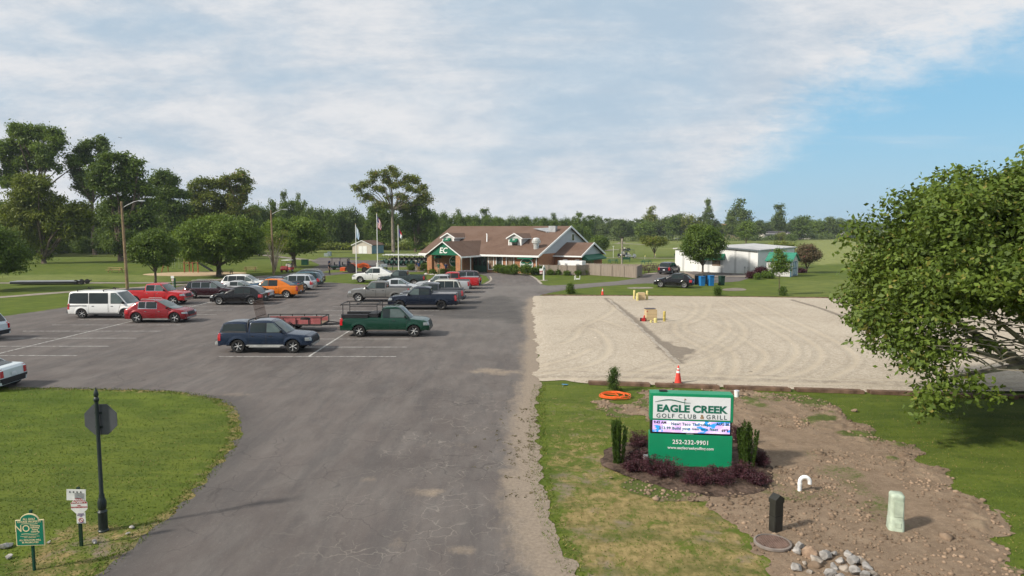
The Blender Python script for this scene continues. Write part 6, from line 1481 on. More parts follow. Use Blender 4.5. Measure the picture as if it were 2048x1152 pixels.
def wood(name, label, spec, fol, seed):
    r = random.Random(seed); V = []
    for (x0, x1, yt, yb, n, w0, w1, jit) in spec:
        for i in range(n):
            px = lerp(x0, x1, (i + .5) / n) + r.uniform(-.6, .6) * (x1 - x0) / n; yb_ = yb - r.random() * 1.6; q = at(px, yb_); D = q.y
            top = pw(yt, px) if isinstance(yt, list) else yt; h = CH - (top + r.uniform(-jit, jit * 1.4) - HOR) * D / F
            w = r.uniform(w0, w1) / F * D / 9.0; k = r.choice([0, 1, 3, 4, 6, 0, 1, 3, 2, 5]); v = PRO[k].copy(); an = r.uniform(0, 6.28)
            x = v[:, 0] * cos(an) - v[:, 1] * sin(an); y = v[:, 0] * sin(an) + v[:, 1] * cos(an)
            V.append(np.stack([x * w + q.x, y * w + q.y, v[:, 2] * h / 13.8], 1))
    v = np.concatenate(V); o = crown_obj(name, v, M[fol], None); setp(o, label, 'woodland', None, 'stuff'); return o
wood('woodland', 'dense dark wood behind the clubhouse and beige shed', [(500, 700, [(500, 405), (560, 412), (620, 410), (660, 418), (700, 415)], 499, 34, 22, 34, 6), (690, 1180, [(690, 418), (760, 425), (870, 420), (960, 428), (1050, 431), (1180, 434)], 491, 56, 20, 32, 3),
                                                                      (500, 1180, [(500, 440), (1180, 450)], 496, 70, 14, 22, 6)], 'f_dark', 1)
wood('woodland', 'mixed green wood filling the left side behind the lawn', [(-260, 90, [(-260, 330), (0, 400), (90, 410)], 512, 16, 40, 60, 14), (90, 520, [(90, 410), (250, 400), (520, 418)], 508, 30, 30, 46, 12), (-200, 520, 458, 514, 34, 24, 36, 10)], 'f_dark', 2)
wood('woodland', 'lighter mixed trees of the right-hand distant line', [(1180, 1520, [(1180, 437), (1250, 440), (1330, 433), (1420, 438), (1520, 440)], 481, 34, 24, 36, 5), (1500, 1720, [(1500, 440), (1600, 438), (1720, 444)], 477, 20, 20, 32, 4)], 'f_far', 3)
wood('woodland', 'low distant blue-green wood behind the far houses', [(1480, 2700, [(1480, 445), (1760, 445), (1900, 446), (2700, 446)], 465, 90, 22, 34, 1.2), (-900, 20, [(-900, 425), (0, 430)], 480, 40, 24, 40, 4)], 'f_far', 4)
def bushrow(name, label, pts, n, rpx, fol, leafn, ls, seed, cat='shrubs', kind='stuff'):
    r = random.Random(seed); cl = []
    for i in range(n):
        t = (i + .5) / n * (len(pts) - 1); k = int(t); px = lerp(pts[k][0], pts[k + 1][0], t - k); py = lerp(pts[k][1], pts[k + 1][1], t - k); q = at(px + r.uniform(-2, 2), py); a = rpx * r.uniform(.7, 1.25) / F * q.y
        cl.append((q.x, q.y, a * .55, a, a, a * .75))
    o = crown_obj(name, leaves(cl, leafn, ls, seed), M[fol], None); return setp(o, label, cat, None, kind)
bushrow('hedgerow', 'low bright scrub along the foot of the dark wood', [(640, 500), (760, 500), (880, 499)], 34, 9, 'f_yel', 9000, .4, 3)
bushrow('hedgerow', 'scrub along the foot of the distant right-hand trees', [(1180, 482), (1500, 482), (1680, 478), (1850, 476)], 70, 9, 'f_far', 12000, .5, 4)
bushrow('hedgerow', 'rough brushy growth at the foot of the left wood', [(0, 512), (60, 508), (200, 506), (330, 508), (520, 505)], 50, 11, 'f_mid', 12000, .4, 5)
for i, (px, py, w, h, fol, lab) in enumerate(((1562, 499, 24, 9, 'f_olive', 'low olive bush mound just behind the flat metal roof'), (1583, 482, 11, 9, 'f_dark', 'round dark bush on the far fairway edge, left one'), (1562, 481, 12, 9, 'f_olive', 'rounded bush on the far fairway edge beside the round dark bush'), (1745, 478, 14, 14, 'f_far', 'dark bushy clump in front of the far white houses'), (1782, 477, 8, 12, 'f_far', 'narrow bush before the far gabled house'), (1715, 477, 9, 12, 'f_maroon', 'reddish bush before the small far house'))):
    q = at(px, py); k = q.y / F; t = thing('bush', lab, 'bush', (q.x, q.y, 0)); crown_obj('foliage', leaves(round_clumps(w * k, w * k * .8, h * k, h * k * .75, 14, w * k * .3, i), 2500, .3, i), M[fol], t)
# ---- planted shrubs
def shrub(name, label, px, py, wpx, hpx, fol, ls, n, seed, group=None, cat='shrub', loc=None):
    q = loc or at(px, py); k = dep(py) / F; t = thing(name, label, cat, (q[0], q[1], 0), 0, group); w, h = wpx * k / 2, hpx * k
    crown_obj('foliage', leaves(round_clumps(w * .82, w * .8, h * .5, h * .52, 16, min(w, h * .6) * .42, seed, -.9), n, ls, seed, core=.35), M[fol], t)
    MB().tube([(0, 0, -.02), (0, 0, h * .5)], .03, 5).build('stem', M['bark'], t); return t
hed = [(985, 544, 14, 13), (996, 546, 15, 15), (1008, 548, 14, 16), (1017, 549, 14, 16), (1028, 550, 17, 18), (1052, 551, 28, 20), (1069, 550, 15, 14), (1080, 549, 15, 16)]
wh = ['leftmost and smallest, by the entry', 'second from the entry', 'third from the entry', 'fourth from the entry, darker', 'fifth, left of the biggest one', 'the biggest, under the round club sign', 'right of the biggest one, by the white downpipe', 'last one at the start of the board fence']
for i, (px, py, w, h) in enumerate(hed): shrub('hedge_shrub', 'clipped green shrub in the clubhouse hedge, ' + wh[i], px, py, w * 1.15, h * 1.1, 'f_bush', .11, 3200, 100 + i, 'clipped shrubs along the clubhouse front')
wh = ['leftmost, left of the brick column', 'beside the left brick column', 'left of the round sign', 'big one left of the right brick column', 'front row by the left column', 'front row second', 'front row third', 'front row fourth', 'front row fifth, by the right column']
for i, (px, py, w, h) in enumerate(((823, 541, 17, 12), (844, 541, 11, 14), (857, 540, 16, 15), (904, 540, 19, 14), (856, 546, 9, 7), (865, 547, 8, 7), (884, 547, 9, 7), (893, 547, 9, 7), (909, 548, 11, 7), (924, 548, 13, 7), (881, 541, 12, 13))):
    shrub('entrance_shrub', 'dark rounded shrub by the clubhouse entrance, ' + (wh + ['front row last, nearest the drive', 'between the columns under the round sign'])[i], px, py, w, h, 'f_dark', .11, 2000, 130 + i, 'dark shrubs around the entrance')
for i, (px, py, w, h, lb) in enumerate(((1100, 550, 10, 9, 'first from the left'), (1117, 550, 10, 10, 'second from the left'), (1133, 551, 9, 8, 'third from the left'), (1156, 551, 12, 10, 'biggest, by the fence corner'), (1170, 550, 12, 11, 'right of the fence corner'), (1180, 549, 10, 13, 'tallest, against the fence step'), (1207, 550, 8, 9, 'at the middle of the long fence run'), (1223, 551, 9, 9, 'right of the middle of the long run'), (1244, 552, 9, 10, 'second last on the right'), (1266, 553, 9, 11, 'last on the right'))):
    shrub('fence_shrub', 'small green shrub by the board fence, ' + lb, px, py, w, h, 'f_bush', .10, 1400, 150 + i, 'small shrubs along the board fence')
shrub('maroon_shrub', 'large round maroon shrub beside the small shed', 1522, 553, 28, 19, 'f_maroon', .11, 5200, 170); shrub('maroon_shrub', 'smaller round maroon shrub in front of the large one', 1503, 557, 18, 13, 'f_maroon', .11, 3200, 171)
shrub('green_shrub', 'low spreading green shrub at the left wall of the small shed', 1536, 557, 26, 12, 'f_bush', .11, 3500, 172); shrub('green_shrub', 'small bright green shrub before the maroon ones', 1515, 559, 11, 12, 'f_bush', .10, 1800, 173)
shrub('maroon_shrub', 'low reddish shrub right of the small shed under the crape myrtle', 1603, 546, 14, 8, 'f_maroon', .11, 1500, 174)
def conifer(label, px, py, hpx, wpx, n=2600, fol='f_yew', ls=.06, seed=1):
    q = at(px, py); k = dep(py) / F; h, w = hpx * k, wpx * k / 2; t = thing('young_evergreen', label, 'shrub', (q.x, q.y, 0)); r = random.Random(seed); cl = []
    for i in range(26):
        f = (i + .5) / 26; a = r.uniform(0, 6.28); rr_ = w * (1 - f) ** .75 * r.uniform(.3, .9); cl.append((rr_ * cos(a), rr_ * sin(a), h * (.06 + .88 * f), w * .32, w * .32, h * .075))
    crown_obj('foliage', leaves(cl, n, ls, seed, .5), M[fol], t); MB().tube([(0, 0, 0), (0, 0, h * .9)], [.025, .008], 5).build('stem', M['bark'], t); return t
conifer('young upright evergreen beside the orange hose coil', 1228, 783, 50, 27, 3000, 'f_yew', .045, 2)
conifer('small dense evergreen on the verge left of the far cone', 1141, 588, 20, 15, 2600, 'f_dark', .09, 3)
conifer('tiny evergreen on the grass edge in front of the green bin', 1435, 591, 17, 11, 1600, 'f_dark', .09, 4)
conifer('tiny evergreen beside the thin staked tree', 1565, 591, 16, 10, 1400, 'f_dark', .09, 5)
# upright yews and barberries around the sign
def yew(label, px, py, h, w, seed):
    q = at(px, py); t = thing('columnar_yew', label, 'shrub', (q.x, q.y, 0.03)); r = np.random.RandomState(seed); n = 6500; V = []
    stems = 34; rr_ = r.rand(stems) ** .5 * w * .5; a = r.uniform(0, 6.28, stems); sh_ = h * (1 - .22 * rr_ / (w * .5)) * r.uniform(.86, 1.03, stems); k = r.randint(0, stems, n); z = r.rand(n) * sh_[k]
    fl = .55 + .55 * (z / h); x = rr_[k] * cos_(a[k]) * fl * 1.15; y = rr_[k] * np.sin(a[k]) * fl * 1.15; p = np.stack([x, y, z], 1) + r.normal(0, .016, (n, 3))
    d = np.stack([cos_(a[k]) * .35, np.sin(a[k]) * .35, np.ones(n)], 1) + r.normal(0, .35, (n, 3)); d /= np.linalg.norm(d, axis=1)[:, None]; b_ = np.cross(d, r.normal(size=(n, 3))); b_ /= np.linalg.norm(b_, axis=1)[:, None]
    s = r.uniform(.03, .055, n)[:, None]; q4 = np.stack([p - d * s, p + b_ * s * .28, p + d * s, p - b_ * s * .28], 1).reshape(-1, 3); crown_obj('foliage', q4, M['f_yew'], t); MB().tube([(0, 0, -.03), (0, 0, h * .6)], .03, 5).build('stem', M['bark'], t)
cos_ = np.cos
yew('upright dark green yew left of the club sign', 1238, 930, 1.50, .50, 3); yew('upright green yew right of the club sign', 1494, 940, 1.50, .58, 4)
def barberry(label, px, py, w, h, seed, n=4200):
    q = at(px, py); t = thing('barberry_bush', label, 'shrub', (q.x, q.y, .04), 0, 'purple bushes around the club sign'); r = random.Random(seed); mb = MB(); cl = []
    for i in range(46):
        a = r.uniform(0, 6.28); e = r.uniform(.25, 1.2); L_ = r.uniform(.6, 1.0); p = Vector((cos(a) * cos(e) * w * L_ * .62, sin(a) * cos(e) * w * L_ * .62, sin(e) * h * L_)); mb.tube([(0, 0, 0), p * .5 + Vector((0, 0, .04)), p], [.009, .006, .003], 3, False)
        for f in (.35, .6, .8, 1.0): cl.append((p.x * f, p.y * f, p.z * f + .03, .075, .075, .06))
    crown_obj('foliage', leaves(cl, n, .022, seed, .8, .2), M['f_purple'], t); mb.build('stems', mat('barberry_stem', (.10, .05, .045), .9), t)
for i, (px, py, w, h, lb) in enumerate(((1275, 930, .75, .5, 'front left, by the left yew'), (1305, 950, .85, .55, 'front, under the left corner of the sign'), (1335, 958, .8, .6, 'front, left of the middle of the sign'), (1392, 972, .85, .5, 'front, before the middle of the sign'), (1440, 972, .8, .5, 'front, right of the middle of the sign'), (1487, 962, .9, .55, 'front right, before the right yew'), (1277, 898, .7, .6, 'behind, left side of the sign'), (1477, 890, .7, .75, 'behind, right side of the sign'), (1520, 935, .6, .5, 'far right, behind the right yew'), (1518, 972, .6, .38, 'low one at the front right bed corner'), (1262, 945, .5, .35, 'small one at the front left of the bed'))):
    barberry('purple barberry bush in the sign bed, ' + lb, px, py, w, h, 200 + i)
# ================================================================== SMALLER OBJECTS
def em(name, col, st=.6, base=None):
    m = newmat(name); g = NT(m); g.out(g.pr(base or col, .4, 0, .4, Emission_Color=col, Emission_Strength=st)); return m
# ---- club sign
q = at(1378, 935); sg = thing('club_sign', 'green roadside club sign with white name panel and lit message screen', 'sign', (q.x, q.y, 0), radians(-7))
SW = 2.34
mg = mat('sign_green', (.005, .235, .105), .42, 0, .4, .04, 3)
MB().bbox((0, .0, .52), (SW, .44, 1.04), .015).build('base_cabinet', mg, sg)
cb = MB().bbox((0, 0, 1.84), (SW, .46, .80), .018).build('top_cabinet', mg, sg)
MB().box((0, 0, 1.24), (SW * .975, .36, .42)).build('screen_housing', M['black'], sg, smooth=None)
MB().bbox((0, -.235, 1.83), (SW - .17, .012, .66), .004).build('name_panel', mat('sign_white', (.72, .73, .75), .35, 0, .4, .03), cb)
m = newmat('led_screen'); g = NT(m); p_ = g.obj(); n_ = g.noise(g.map(p_, (1.1, 1, 3.2), loc=(3.3, 0, 1)), 1.5, 5, .65, 1.0); n2 = g.noise(g.map(p_, (1, 1, 1.3)), 3.1, 3, .6)
c = g.mix(g.ss(n2, .4, .6), (.62, .42, .85), (.80, .72, .95)); c = g.mix(g.ss(n_, .53, .57), c, (.03, .30, .85)); c = g.mix(g.ss(n_, .45, .40), c, (.75, .55, .80))
g.out(g.pr(c, .5, 0, .1, Emission_Color=c, Emission_Strength=.45)); 
scr = MB().box((0, -.20, 1.275), (SW - .17, .05, .34)).build('screen', m, sg, smooth=None)
tg = mat('lettering_green', (.008, .13, .085), .5); dk = mat('lettering_dark', (.03, .07, .07), .5); gold = mat('lettering_brown', (.30, .16, .05), .5)
R0 = (pi / 2, 0, 0)
text('lettering', 'EAGLE CREEK', tg, cb, (0, -.245, 1.80), .285, R0, .003, .011, fit=1.98)
text('lettering', 'GOLF CLUB', dk, cb, (-.43, -.245, 1.585), .175, R0, .003, .001, sp=1.32, fit=1.12); text('lettering', '&', gold, cb, (.30, -.245, 1.585), .175, R0, .003, .002); text('lettering', 'GRILL', dk, cb, (.70, -.245, 1.585), .175, R0, .003, .001, sp=1.32, fit=.57)
sw = [(-1.03 + 1.0 * i / 16, -.247, 2.02 + .045 * math.sin((i / 16) * 5.6 - .6) + .01 * (i / 16)) for i in range(17)]
MB().tube(sw, [.004 + .011 * math.sin(pi * i / 16) for i in range(17)], 4).build('swoosh', tg, cb)
MB().tube([(-.20, -.247, 1.93), (-.20, -.247, 2.09)], .005, 4).build('flag_pin', tg, cb); MB().box((-.185, -.247, 2.09), (.04, .008, .03)).build('pin_flag', gold, cb, smooth=None)
text('lettering', '9:43 AM', M['black'], scr, (-.88, -.23, 1.385), .105, R0, .002, .003); text('lettering', 'AUG 28', M['black'], scr, (.88, -.23, 1.385), .105, R0, .002, .003); text('lettering', '69°F', M['black'], scr, (.95, -.23, 1.20), .105, R0, .002, .003)
lt = mat('screen_green', (.01, .16, .15), .5)
text('lettering', 'New! Taco Thursday!', lt, scr, (-.02, -.23, 1.355), .112, R0, .002, .003, sp=1.12, fit=1.08); text('lettering', '$13.99 Build your own taco feast', lt, scr, (-.08, -.23, 1.225), .108, R0, .002, .003, sp=1.10, fit=1.66)
text('lettering', 'watchfire', M['white'], sg, (-.03, -.188, 1.068), .055, R0, .002, .001); 
text('lettering', '252-232-9901', M['white'], sg, (0, -.228, .82), .175, R0, .002, .003, sp=1.05); text('lettering', 'www.eaglecreekgolfing.com', M['white'], sg, (.0, -.228, .65), .112, R0, .002, .002, sp=1.03)
MB().bbox((-.78, .03, 2.26), (.24, .14, .04), .012).build('roof_fitting', M['black'], cb)
t = thing('power_box', 'small pale electrical box at the lower left corner of the club sign', 'box', fr(0, 0)[:0] or (q.x - 1.28, q.y - .05, 0)); MB().bbox((0, 0, .32), (.13, .1, .16), .01).build('cover', M['steel'], t); MB().tube([(0, 0, 0), (0, 0, .26)], .015, 6).build('conduit', M['steel'], t)
# ---- stop sign seen from behind on a fluted post
q = at(207, 1062); t = thing('stop_sign', 'back of a grey octagonal stop sign on a dark fluted post', 'sign', (q.x, q.y, 0), radians(4))
bp = mat('post_black_green', (.012, .020, .020), .45, 0, .5)
MB().lathe([(.115, 0), (.115, .03), (.10, .05), (.098, .44), (.105, .47), (.085, .50), (.075, .52), (.09, .56), (.095, .70), (.07, .78), (.058, .82), (.062, .86), (.045, .90), (.040, 3.05), (.05, 3.06), (.062, 3.10), (.05, 3.14), (.035, 3.16), (.055, 3.21), (.042, 3.28), (.02, 3.33), (.012, 3.38)], 18).build('post', bp, t)
oc = [(.385 * cos(pi / 8 + i * pi / 4) + .045, .385 * sin(pi / 8 + i * pi / 4) + 2.62) for i in range(8)]
pn = MB().prism(oc, .055, .07).build('panel', mat('sign_back_grey', (.085, .088, .098), .6, .2, .4, .06), t, smooth=None)
ocf = [(.375 * cos(pi / 8 + i * pi / 4) + .045, .375 * sin(pi / 8 + i * pi / 4) + 2.62) for i in range(8)]; MB().prism(ocf, .072, .075).build('face', M['red'], pn, smooth=None); text('lettering', 'STOP', M['white'], pn, (.045, .078, 2.62), .27, (pi / 2, 0, pi), .002, .006)
mb = MB(); mb.bbox((0.0, .048, 2.78), (.16, .02, .05), .005); mb.bbox((0.0, .048, 2.45), (.16, .02, .05), .005); mb.build('bracket', bp, t)
# ---- property rule signs on a green channel post
q = at(163, 1092); t = thing('rules_signpost', 'green channel post with white, red-topped octagonal and small square notice', 'sign', (q.x, q.y, 0), radians(5))
MB().bbox((0, 0, .67), (.075, .04, 1.34), .008).build('post', mat('channel_green', (.012, .035, .02), .5), t)
def plate(par, nm, w, h, x, z, mt, y=-.035, th=.008, rot=0): 
    b_ = MB().bbox((0, 0, 0), (w, th, h), .003).build(nm, mt, par, (x, y, z)); b_.rotation_euler = (0, rot, 0); return b_
mw = mat('notice_white', (.66, .66, .64), .5, 0, .3, .06); blk = M['black']; rd = mat('notice_red', (.42, .02, .03), .5)
pl = plate(t, 'notice', .40, .25, -.03, 1.18, mw, rot=radians(3)); mb = MB()
for i in range(4): mb.box((-.13 + i * .075, -.008, .065), (.022, .004, .03))
mb.build('symbols', blk, pl, smooth=None)
for i in range(5): MB().box((.07, -.008, .03 - i * .026), (.20, .004, .009)).build('text_line', blk, pl, smooth=None)
oc = [(.185 * cos(pi / 8 + i * pi / 4), .185 * sin(pi / 8 + i * pi / 4)) for i in range(8)]; o8 = MB().prism(oc, -.004, .004).build('octagon_notice', mw, t, (.02, -.036, .93), smooth=None)
s8 = .18; pts = [(x, z) for x, z in [(s8 * .38, s8 * .93), (-s8 * .38, s8 * .93), (-s8 * .90, s8 * .40), (-s8 * .90, s8 * .30), (s8 * .90, s8 * .30), (s8 * .90, s8 * .40)]]
MB().prism(pts, -.007, -.0045).build('red_band', rd, o8, smooth=None)
text('lettering', 'PRIVATE\nPROPERTY', M['white'], o8, (0, -.010, .108), .062, R0, .001, .001, sx=.95, line=.85); text('lettering', 'NO\nSKATEBOARDING', rd, o8, (0, -.008, -.01), .042, R0, .001, .001, line=.9)
pl = plate(t, 'small_notice', .19, .25, .045, .655, mw); pu = mat('notice_purple', (.12, .05, .2), .5)
text('lettering', 'PRIVATE\nPROPERTY\nNO', pu, pl, (0, -.008, .065), .032, R0, .001, .0005, line=.9)
mb = MB(); mb.tube([(.045 * cos(a * pi / 8), -.008, -.045 + .045 * sin(a * pi / 8)) for a in range(17)], .005, 4, False); mb.tube([(-.032, -.009, -.013), (.032, -.009, -.077)], .005, 4); mb.build('ban_symbol', rd, pl); MB().box((0, -.007, -.105), (.13, .003, .01)).build('text_line', pu, pl, smooth=None)
# ---- green golf course notice
q = at(67, 1142); t = thing('course_notice_sign', 'green arched notice board with cream lettering starting ALL GOLF COURSE PROPERTY', 'sign', (q.x, q.y, 0), radians(4))
MB().bbox((.0, .03, .64), (.05, .05, 1.28), .008).build('post', mat('notice_post', (.01, .06, .04), .5), t)
def arch(w, h, ah, aw): 
    p_ = [(-w / 2, -h / 2), (w / 2, -h / 2), (w / 2, h / 2 - ah), (aw / 2, h / 2 - ah)]
    p_ += [(aw / 2 * cos(i * pi / 12), h / 2 - ah + ah * sin(i * pi / 12)) for i in range(1, 12)]; return p_ + [(-aw / 2, h / 2 - ah), (-w / 2, h / 2 - ah)]
cream = mat('cream', (.72, .60, .36), .55, 0, .3, .03)
bo = MB().prism(arch(.55, .67, .13, .36), -.012, .012).build('board', cream, t, (0, -.02, .89), smooth=None); MB().prism(arch(.515, .635, .125, .335), -.018, -.0125).build('board_face', mat('notice_green', (.006, .16, .10), .5, 0, .3, .05), bo, smooth=None)
for s_, z_, sz, x_ in (('ALL GOLF', .225, .058, 0), ('COURSE PROPERTY', .17, .056, 0), ('NO', .025, .20, -.14), ('Trespassing', .085, .044, .105), ('Swimming', .045, .044, .105), ('Fishing', .002, .044, .105), ('Gathering', -.04, .044, .105), ('THIS PROPERTY IS UNDER 24 HOUR', -.135, .025, 0), ('VIDEO SURVEILLANCE', -.162, .025, 0), ('ALL VIOLATORS WILL', -.215, .046, 0), ('BE PROSECUTED', -.265, .046, 0)):
    text('lettering', s_, cream, bo, (x_, -.020, z_), sz, R0, .001, .0012 if sz > .03 else .0002, sx=.93)
for z_ in (.125, -.088): MB().tube([(lerp(-.16, .16, i / 8), -.02, z_ + .006 * math.sin(i * .8)) for i in range(9)], .005, 4).build('flourish', cream, bo)
# ---- white vent pipe, black meter box, green pedestal, manhole
q = at(1599, 983); t = thing('vent_pipe', 'white plastic pipe bent over like a cane on the bare soil', 'pipe', (q.x, q.y, 0), radians(-8))
MB().tube([(0, 0, -.05), (0, 0, .26)] + [(.125 - .125 * cos(a * pi / 10), 0, .27 + .135 * sin(a * pi / 10)) for a in range(0, 11)] + [(.252, 0, .22)], .052, 14).build('pipe', mat('pvc_white', (.80, .80, .80), .35, 0, .5, .02), t)
mb = MB(); mb.lathe([(.06, .18), (.06, .24)], 14); mb.build('coupling', M['white'], t)
q = at(1551, 1063); t = thing('meter_post_box', 'squat black plastic utility post with gabled cap on the bare soil', 'utility box', (q.x, q.y, 0), radians(28)); bb = mat('utility_black', (.022, .022, .018), .5, 0, .4, .15)
b_ = MB().bbox((0, 0, .36), (.26, .19, .72), .012).build('cabinet', bb, t); MB().prism([(-.14, .70), (.14, .70), (.14, .80), (0, .90), (-.14, .80)], -.105, .105).build('cap', bb, t, smooth=None)
MB().box((0, 0, .40), (.268, .198, .012)).build('seam', M['rubber'], b_, smooth=None); MB().tube([(.14, 0, .36), (.18, 0, .38), (.18, 0, .44), (.14, 0, .45)], .012, 6).build('hasp', M['rubber'], b_)
q = at(1790, 1058); t = thing('utility_pedestal', 'pale green plastic utility pedestal with domed lid on the bare soil', 'utility box', (q.x, q.y, 0), radians(-18)); pg = mat('pedestal_green', (.40, .46, .36), .55, 0, .3, .12)
mb = MB(); prof = []
for z_, k in ((0, 1.08), (.25, 1.02), (.27, .97), (.74, .93), (.80, .95), (.83, .93), (.86, .80), (.875, .4)):
    prof.append([(k * (.16 * math.copysign(abs(cos(a)) ** .45, cos(a))), k * (.19 * math.copysign(abs(sin(a)) ** .45, sin(a))), z_) for a in [2 * pi * i / 24 for i in range(25)]])
mb.grid(prof); mb.add(prof[-1][:-1], [tuple(range(24))]); b_ = mb.build('housing', pg, t, smooth=50, weld=True)
MB().bbox((.02, -.185, .54), (.20, .03, .36), .01).build('door_panel', pg, b_); MB().bbox((.02, -.20, .17), (.13, .02, .12), .008).build('vent_panel', pg, b_)
q = at(1545, 1091); t = thing('manhole_cover', 'round rusty patterned manhole cover set in the worn grass', 'manhole', (q.x, q.y, .045)); rust = mat('rusty_iron', (.14, .095, .075), .8, .2, .2, .3, 12)
MB().lathe([(.40, 0), (.40, .045), (.36, .055), (.355, .03)], 32, caps=False).build('frame', mat('iron_ring', (.20, .17, .15), .8), t); mb = MB(); mb.lathe([(.35, .0), (.35, .04)], 32)
cv = mb.build('cover', rust, t); mb = MB()
for i in range(-6, 7):
    for j in range(-6, 7):
        if i * i + j * j < 36: mb.box((i * .052, j * .052, .047), (.034, .034, .014))
mb.build('studs', mat('stud_iron', (.19, .125, .10), .8, .1), cv, smooth=None)
# ---- rock pile: every rock a thing
rkm = [mat('rock_a', (.31, .29, .27), .9, 0, .2, .25, 6, 0, .03), mat('rock_b', (.30, .26, .22), .9, 0, .2, .25, 6, 0, .03), mat('rock_c', (.33, .23, .16), .9, 0, .2, .25, 6, 0, .03)]
RP = [(1598, 1095, 20, 0), (1617, 1112, 30, 2), (1594, 1107, 20, 0), (1650, 1116, 26, 0), (1668, 1110, 14, 0), (1632, 1127, 28, 1), (1667, 1138, 20, 0), (1680, 1125, 18, 0), (1697, 1113, 22, 0), (1688, 1140, 20, 1), (1706, 1128, 26, 0), (1721, 1126, 22, 1), (1732, 1138, 22, 0), (1709, 1147, 26, 0), (1594, 1141, 26, 0), (1620, 1147, 14, 1), (1660, 1152, 24, 0), (1680, 1158, 20, 0), (1730, 1152, 18, 0), (1745, 1150, 16, 1), (1655, 1103, 10, 2), (1610, 1128, 12, 1), (1752, 1162, 18, 0), (1712, 1165, 22, 0)]
wh = ['grey boulder at the top of the rock pile by the manhole', 'large tan boulder beside the manhole', 'grey rock at the upper left end of the pile', 'broad pale rock in the upper middle of the pile']
r = random.Random(3)
def rock(label, x, y, s_, mt, seed, group='rocks in the pile by the manhole', flat=.62):
    bm = bmesh.new(); bmesh.ops.create_icosphere(bm, subdivisions=2, radius=1); rr = random.Random(seed)
    pl_ = [(Vector((rr.gauss(0, 1), rr.gauss(0, 1), rr.gauss(0, 1))).normalized(), rr.uniform(.5, .8)) for _ in range(11)]
    for v in bm.verts:
        for n_, d_ in pl_:
            e_ = v.co.dot(n_) - d_
            if e_ > 0: v.co -= n_ * e_
        v.co += Vector([mnoise.noise(v.co * 2.2 + Vector((seed, k, 0))) * .10 for k in range(3)])
        v.co = Vector((v.co.x * s_, v.co.y * s_ * .8, v.co.z * s_ * flat))
    me = bpy.data.meshes.new('rock'); bm.to_mesh(me); bm.free(); me.materials.append(mt); o = bpy.data.objects.new('rock', me); COL.objects.link(o); finish(me, 8)
    o.location = (x, y, s_ * flat * .5 + .03); o.rotation_euler = (rr.uniform(-.3, .3), rr.uniform(-.3, .3), rr.uniform(0, 6.28)); return setp(o, label, 'rock', group)
for i, (px, py, w, c_) in enumerate(RP):
    q = at(px, py + 3); rock(wh[i] if i < 4 else 'grey-white rock lying loose in the pile right of the manhole', q.x, q.y, w / 2 / F * dep(py) * 1.3, rkm[c_], i, flat=.72)
for i, (px, py, w, lb) in enumerate(((12, 1096, 34, 'pale rock at the far left edge by the green notice'), (18, 1118, 20, 'low pale rock under the green notice board'), (265, 1058, 16, 'pale rock on the worn corner right of the fluted post'), (256, 1070, 12, 'flat pale rock between the fluted post and the drive'), (190, 1087, 16, 'pale rock between the two signposts'), (98, 1088, 12, 'small pale rock right of the green notice board'), (1710, 824, 17, 'grey clod of earth on the lawn right of the sign'), (1222, 958, 10, 'dark clod beside the mulch bed edge'))):
    q = at(px, py); rock(lb, q.x, q.y, w / 2 / F * dep(py), rkm[0] if i < 6 else M['soil'], 60 + i, None, .4)
# ---- cones
def cone(label, px, py, h, w=.36, far=False):
    q = at(px, py); t = thing('traffic_cone', label, 'traffic cone', (q.x, q.y, 0.03)); oc_ = mat('cone_orange', (.72, .055, .035), .5, 0, .4, .1)
    MB().bbox((0, 0, .02), (w, w, .04), .012).build('base', M['rubber'], t); MB().lathe([(w * .36, .03), (w * .085, h * .93), (w * .05, h)], 20).build('cone', oc_, t)
    for a, b_ in ((.60, .72), (.79, .86)): 
        f = lambda z: w * (.36 - .275 * (z - .03) / .9); MB().lathe([(f(a * 1.0) + .003, h * a), (f(b_ * 1.0) + .003, h * b_)], 20, caps=False).build('reflective_band', M['white'], t)
cone('red-orange traffic cone at the end of the kerb strip behind the sign', 1356, 769, .84, .44)
t_ = cone('small orange cone with white tip on the far edge of the gravel lot', 1205, 591, .72, .40)
# ---- hose, bucket, blue marker
q = at(1226, 795); t = thing('hose_coil', 'coil of bright orange hose lying on the grass', 'hose', (q.x, q.y, .03)); r = random.Random(2); pts = []
for i in range(230):
    a = i * .27; k = 1 + .3 * math.sin(i * .043) + .12 * math.sin(i * .31); pts.append((.46 * k * cos(a) + .12 * math.sin(i * .05), .42 * k * sin(a), .03 + .035 * (1 + math.sin(i * .37)) + .012 * (i % 7) / 7))
pts += [(pts[-1][0] + .25, pts[-1][1] - .1, .02), (pts[-1][0] + .5, pts[-1][1] - .02, .02)]
MB().tube(pts, .013, 6).build('hose', mat('hose_orange', (.85, .13, .02), .4, 0, .5, .05), t)
q = at(1473, 795); t = thing('bucket', 'white plastic bucket standing near the timber edging', 'bucket', (q.x, q.y, 0.02)); MB().lathe([(.075, 0), (.085, .005), (.10, .24), (.108, .245), (.108, .27), (.09, .27)], 18).build('pail', M['white'], t); MB().lathe([(.09, .27), (.085, .285), (.02, .287)], 18).build('lid', mat('lid_grey', (.5, .52, .58), .5), t)
q = at(1130, 771); t = thing('blue_flag_marker', 'small blue utility marker flag fallen on the grass', 'marker', (q.x, q.y, .02), .5); MB().box((0, 0, .03), (.26, .14, .012), 0, 1, .15).build('flag', mat('marker_blue', (.08, .32, .60), .5), t, smooth=None); MB().tube([(-.1, 0, .02), (-.35, -.35, .02)], .006, 4).build('wire', M['steel'], t)
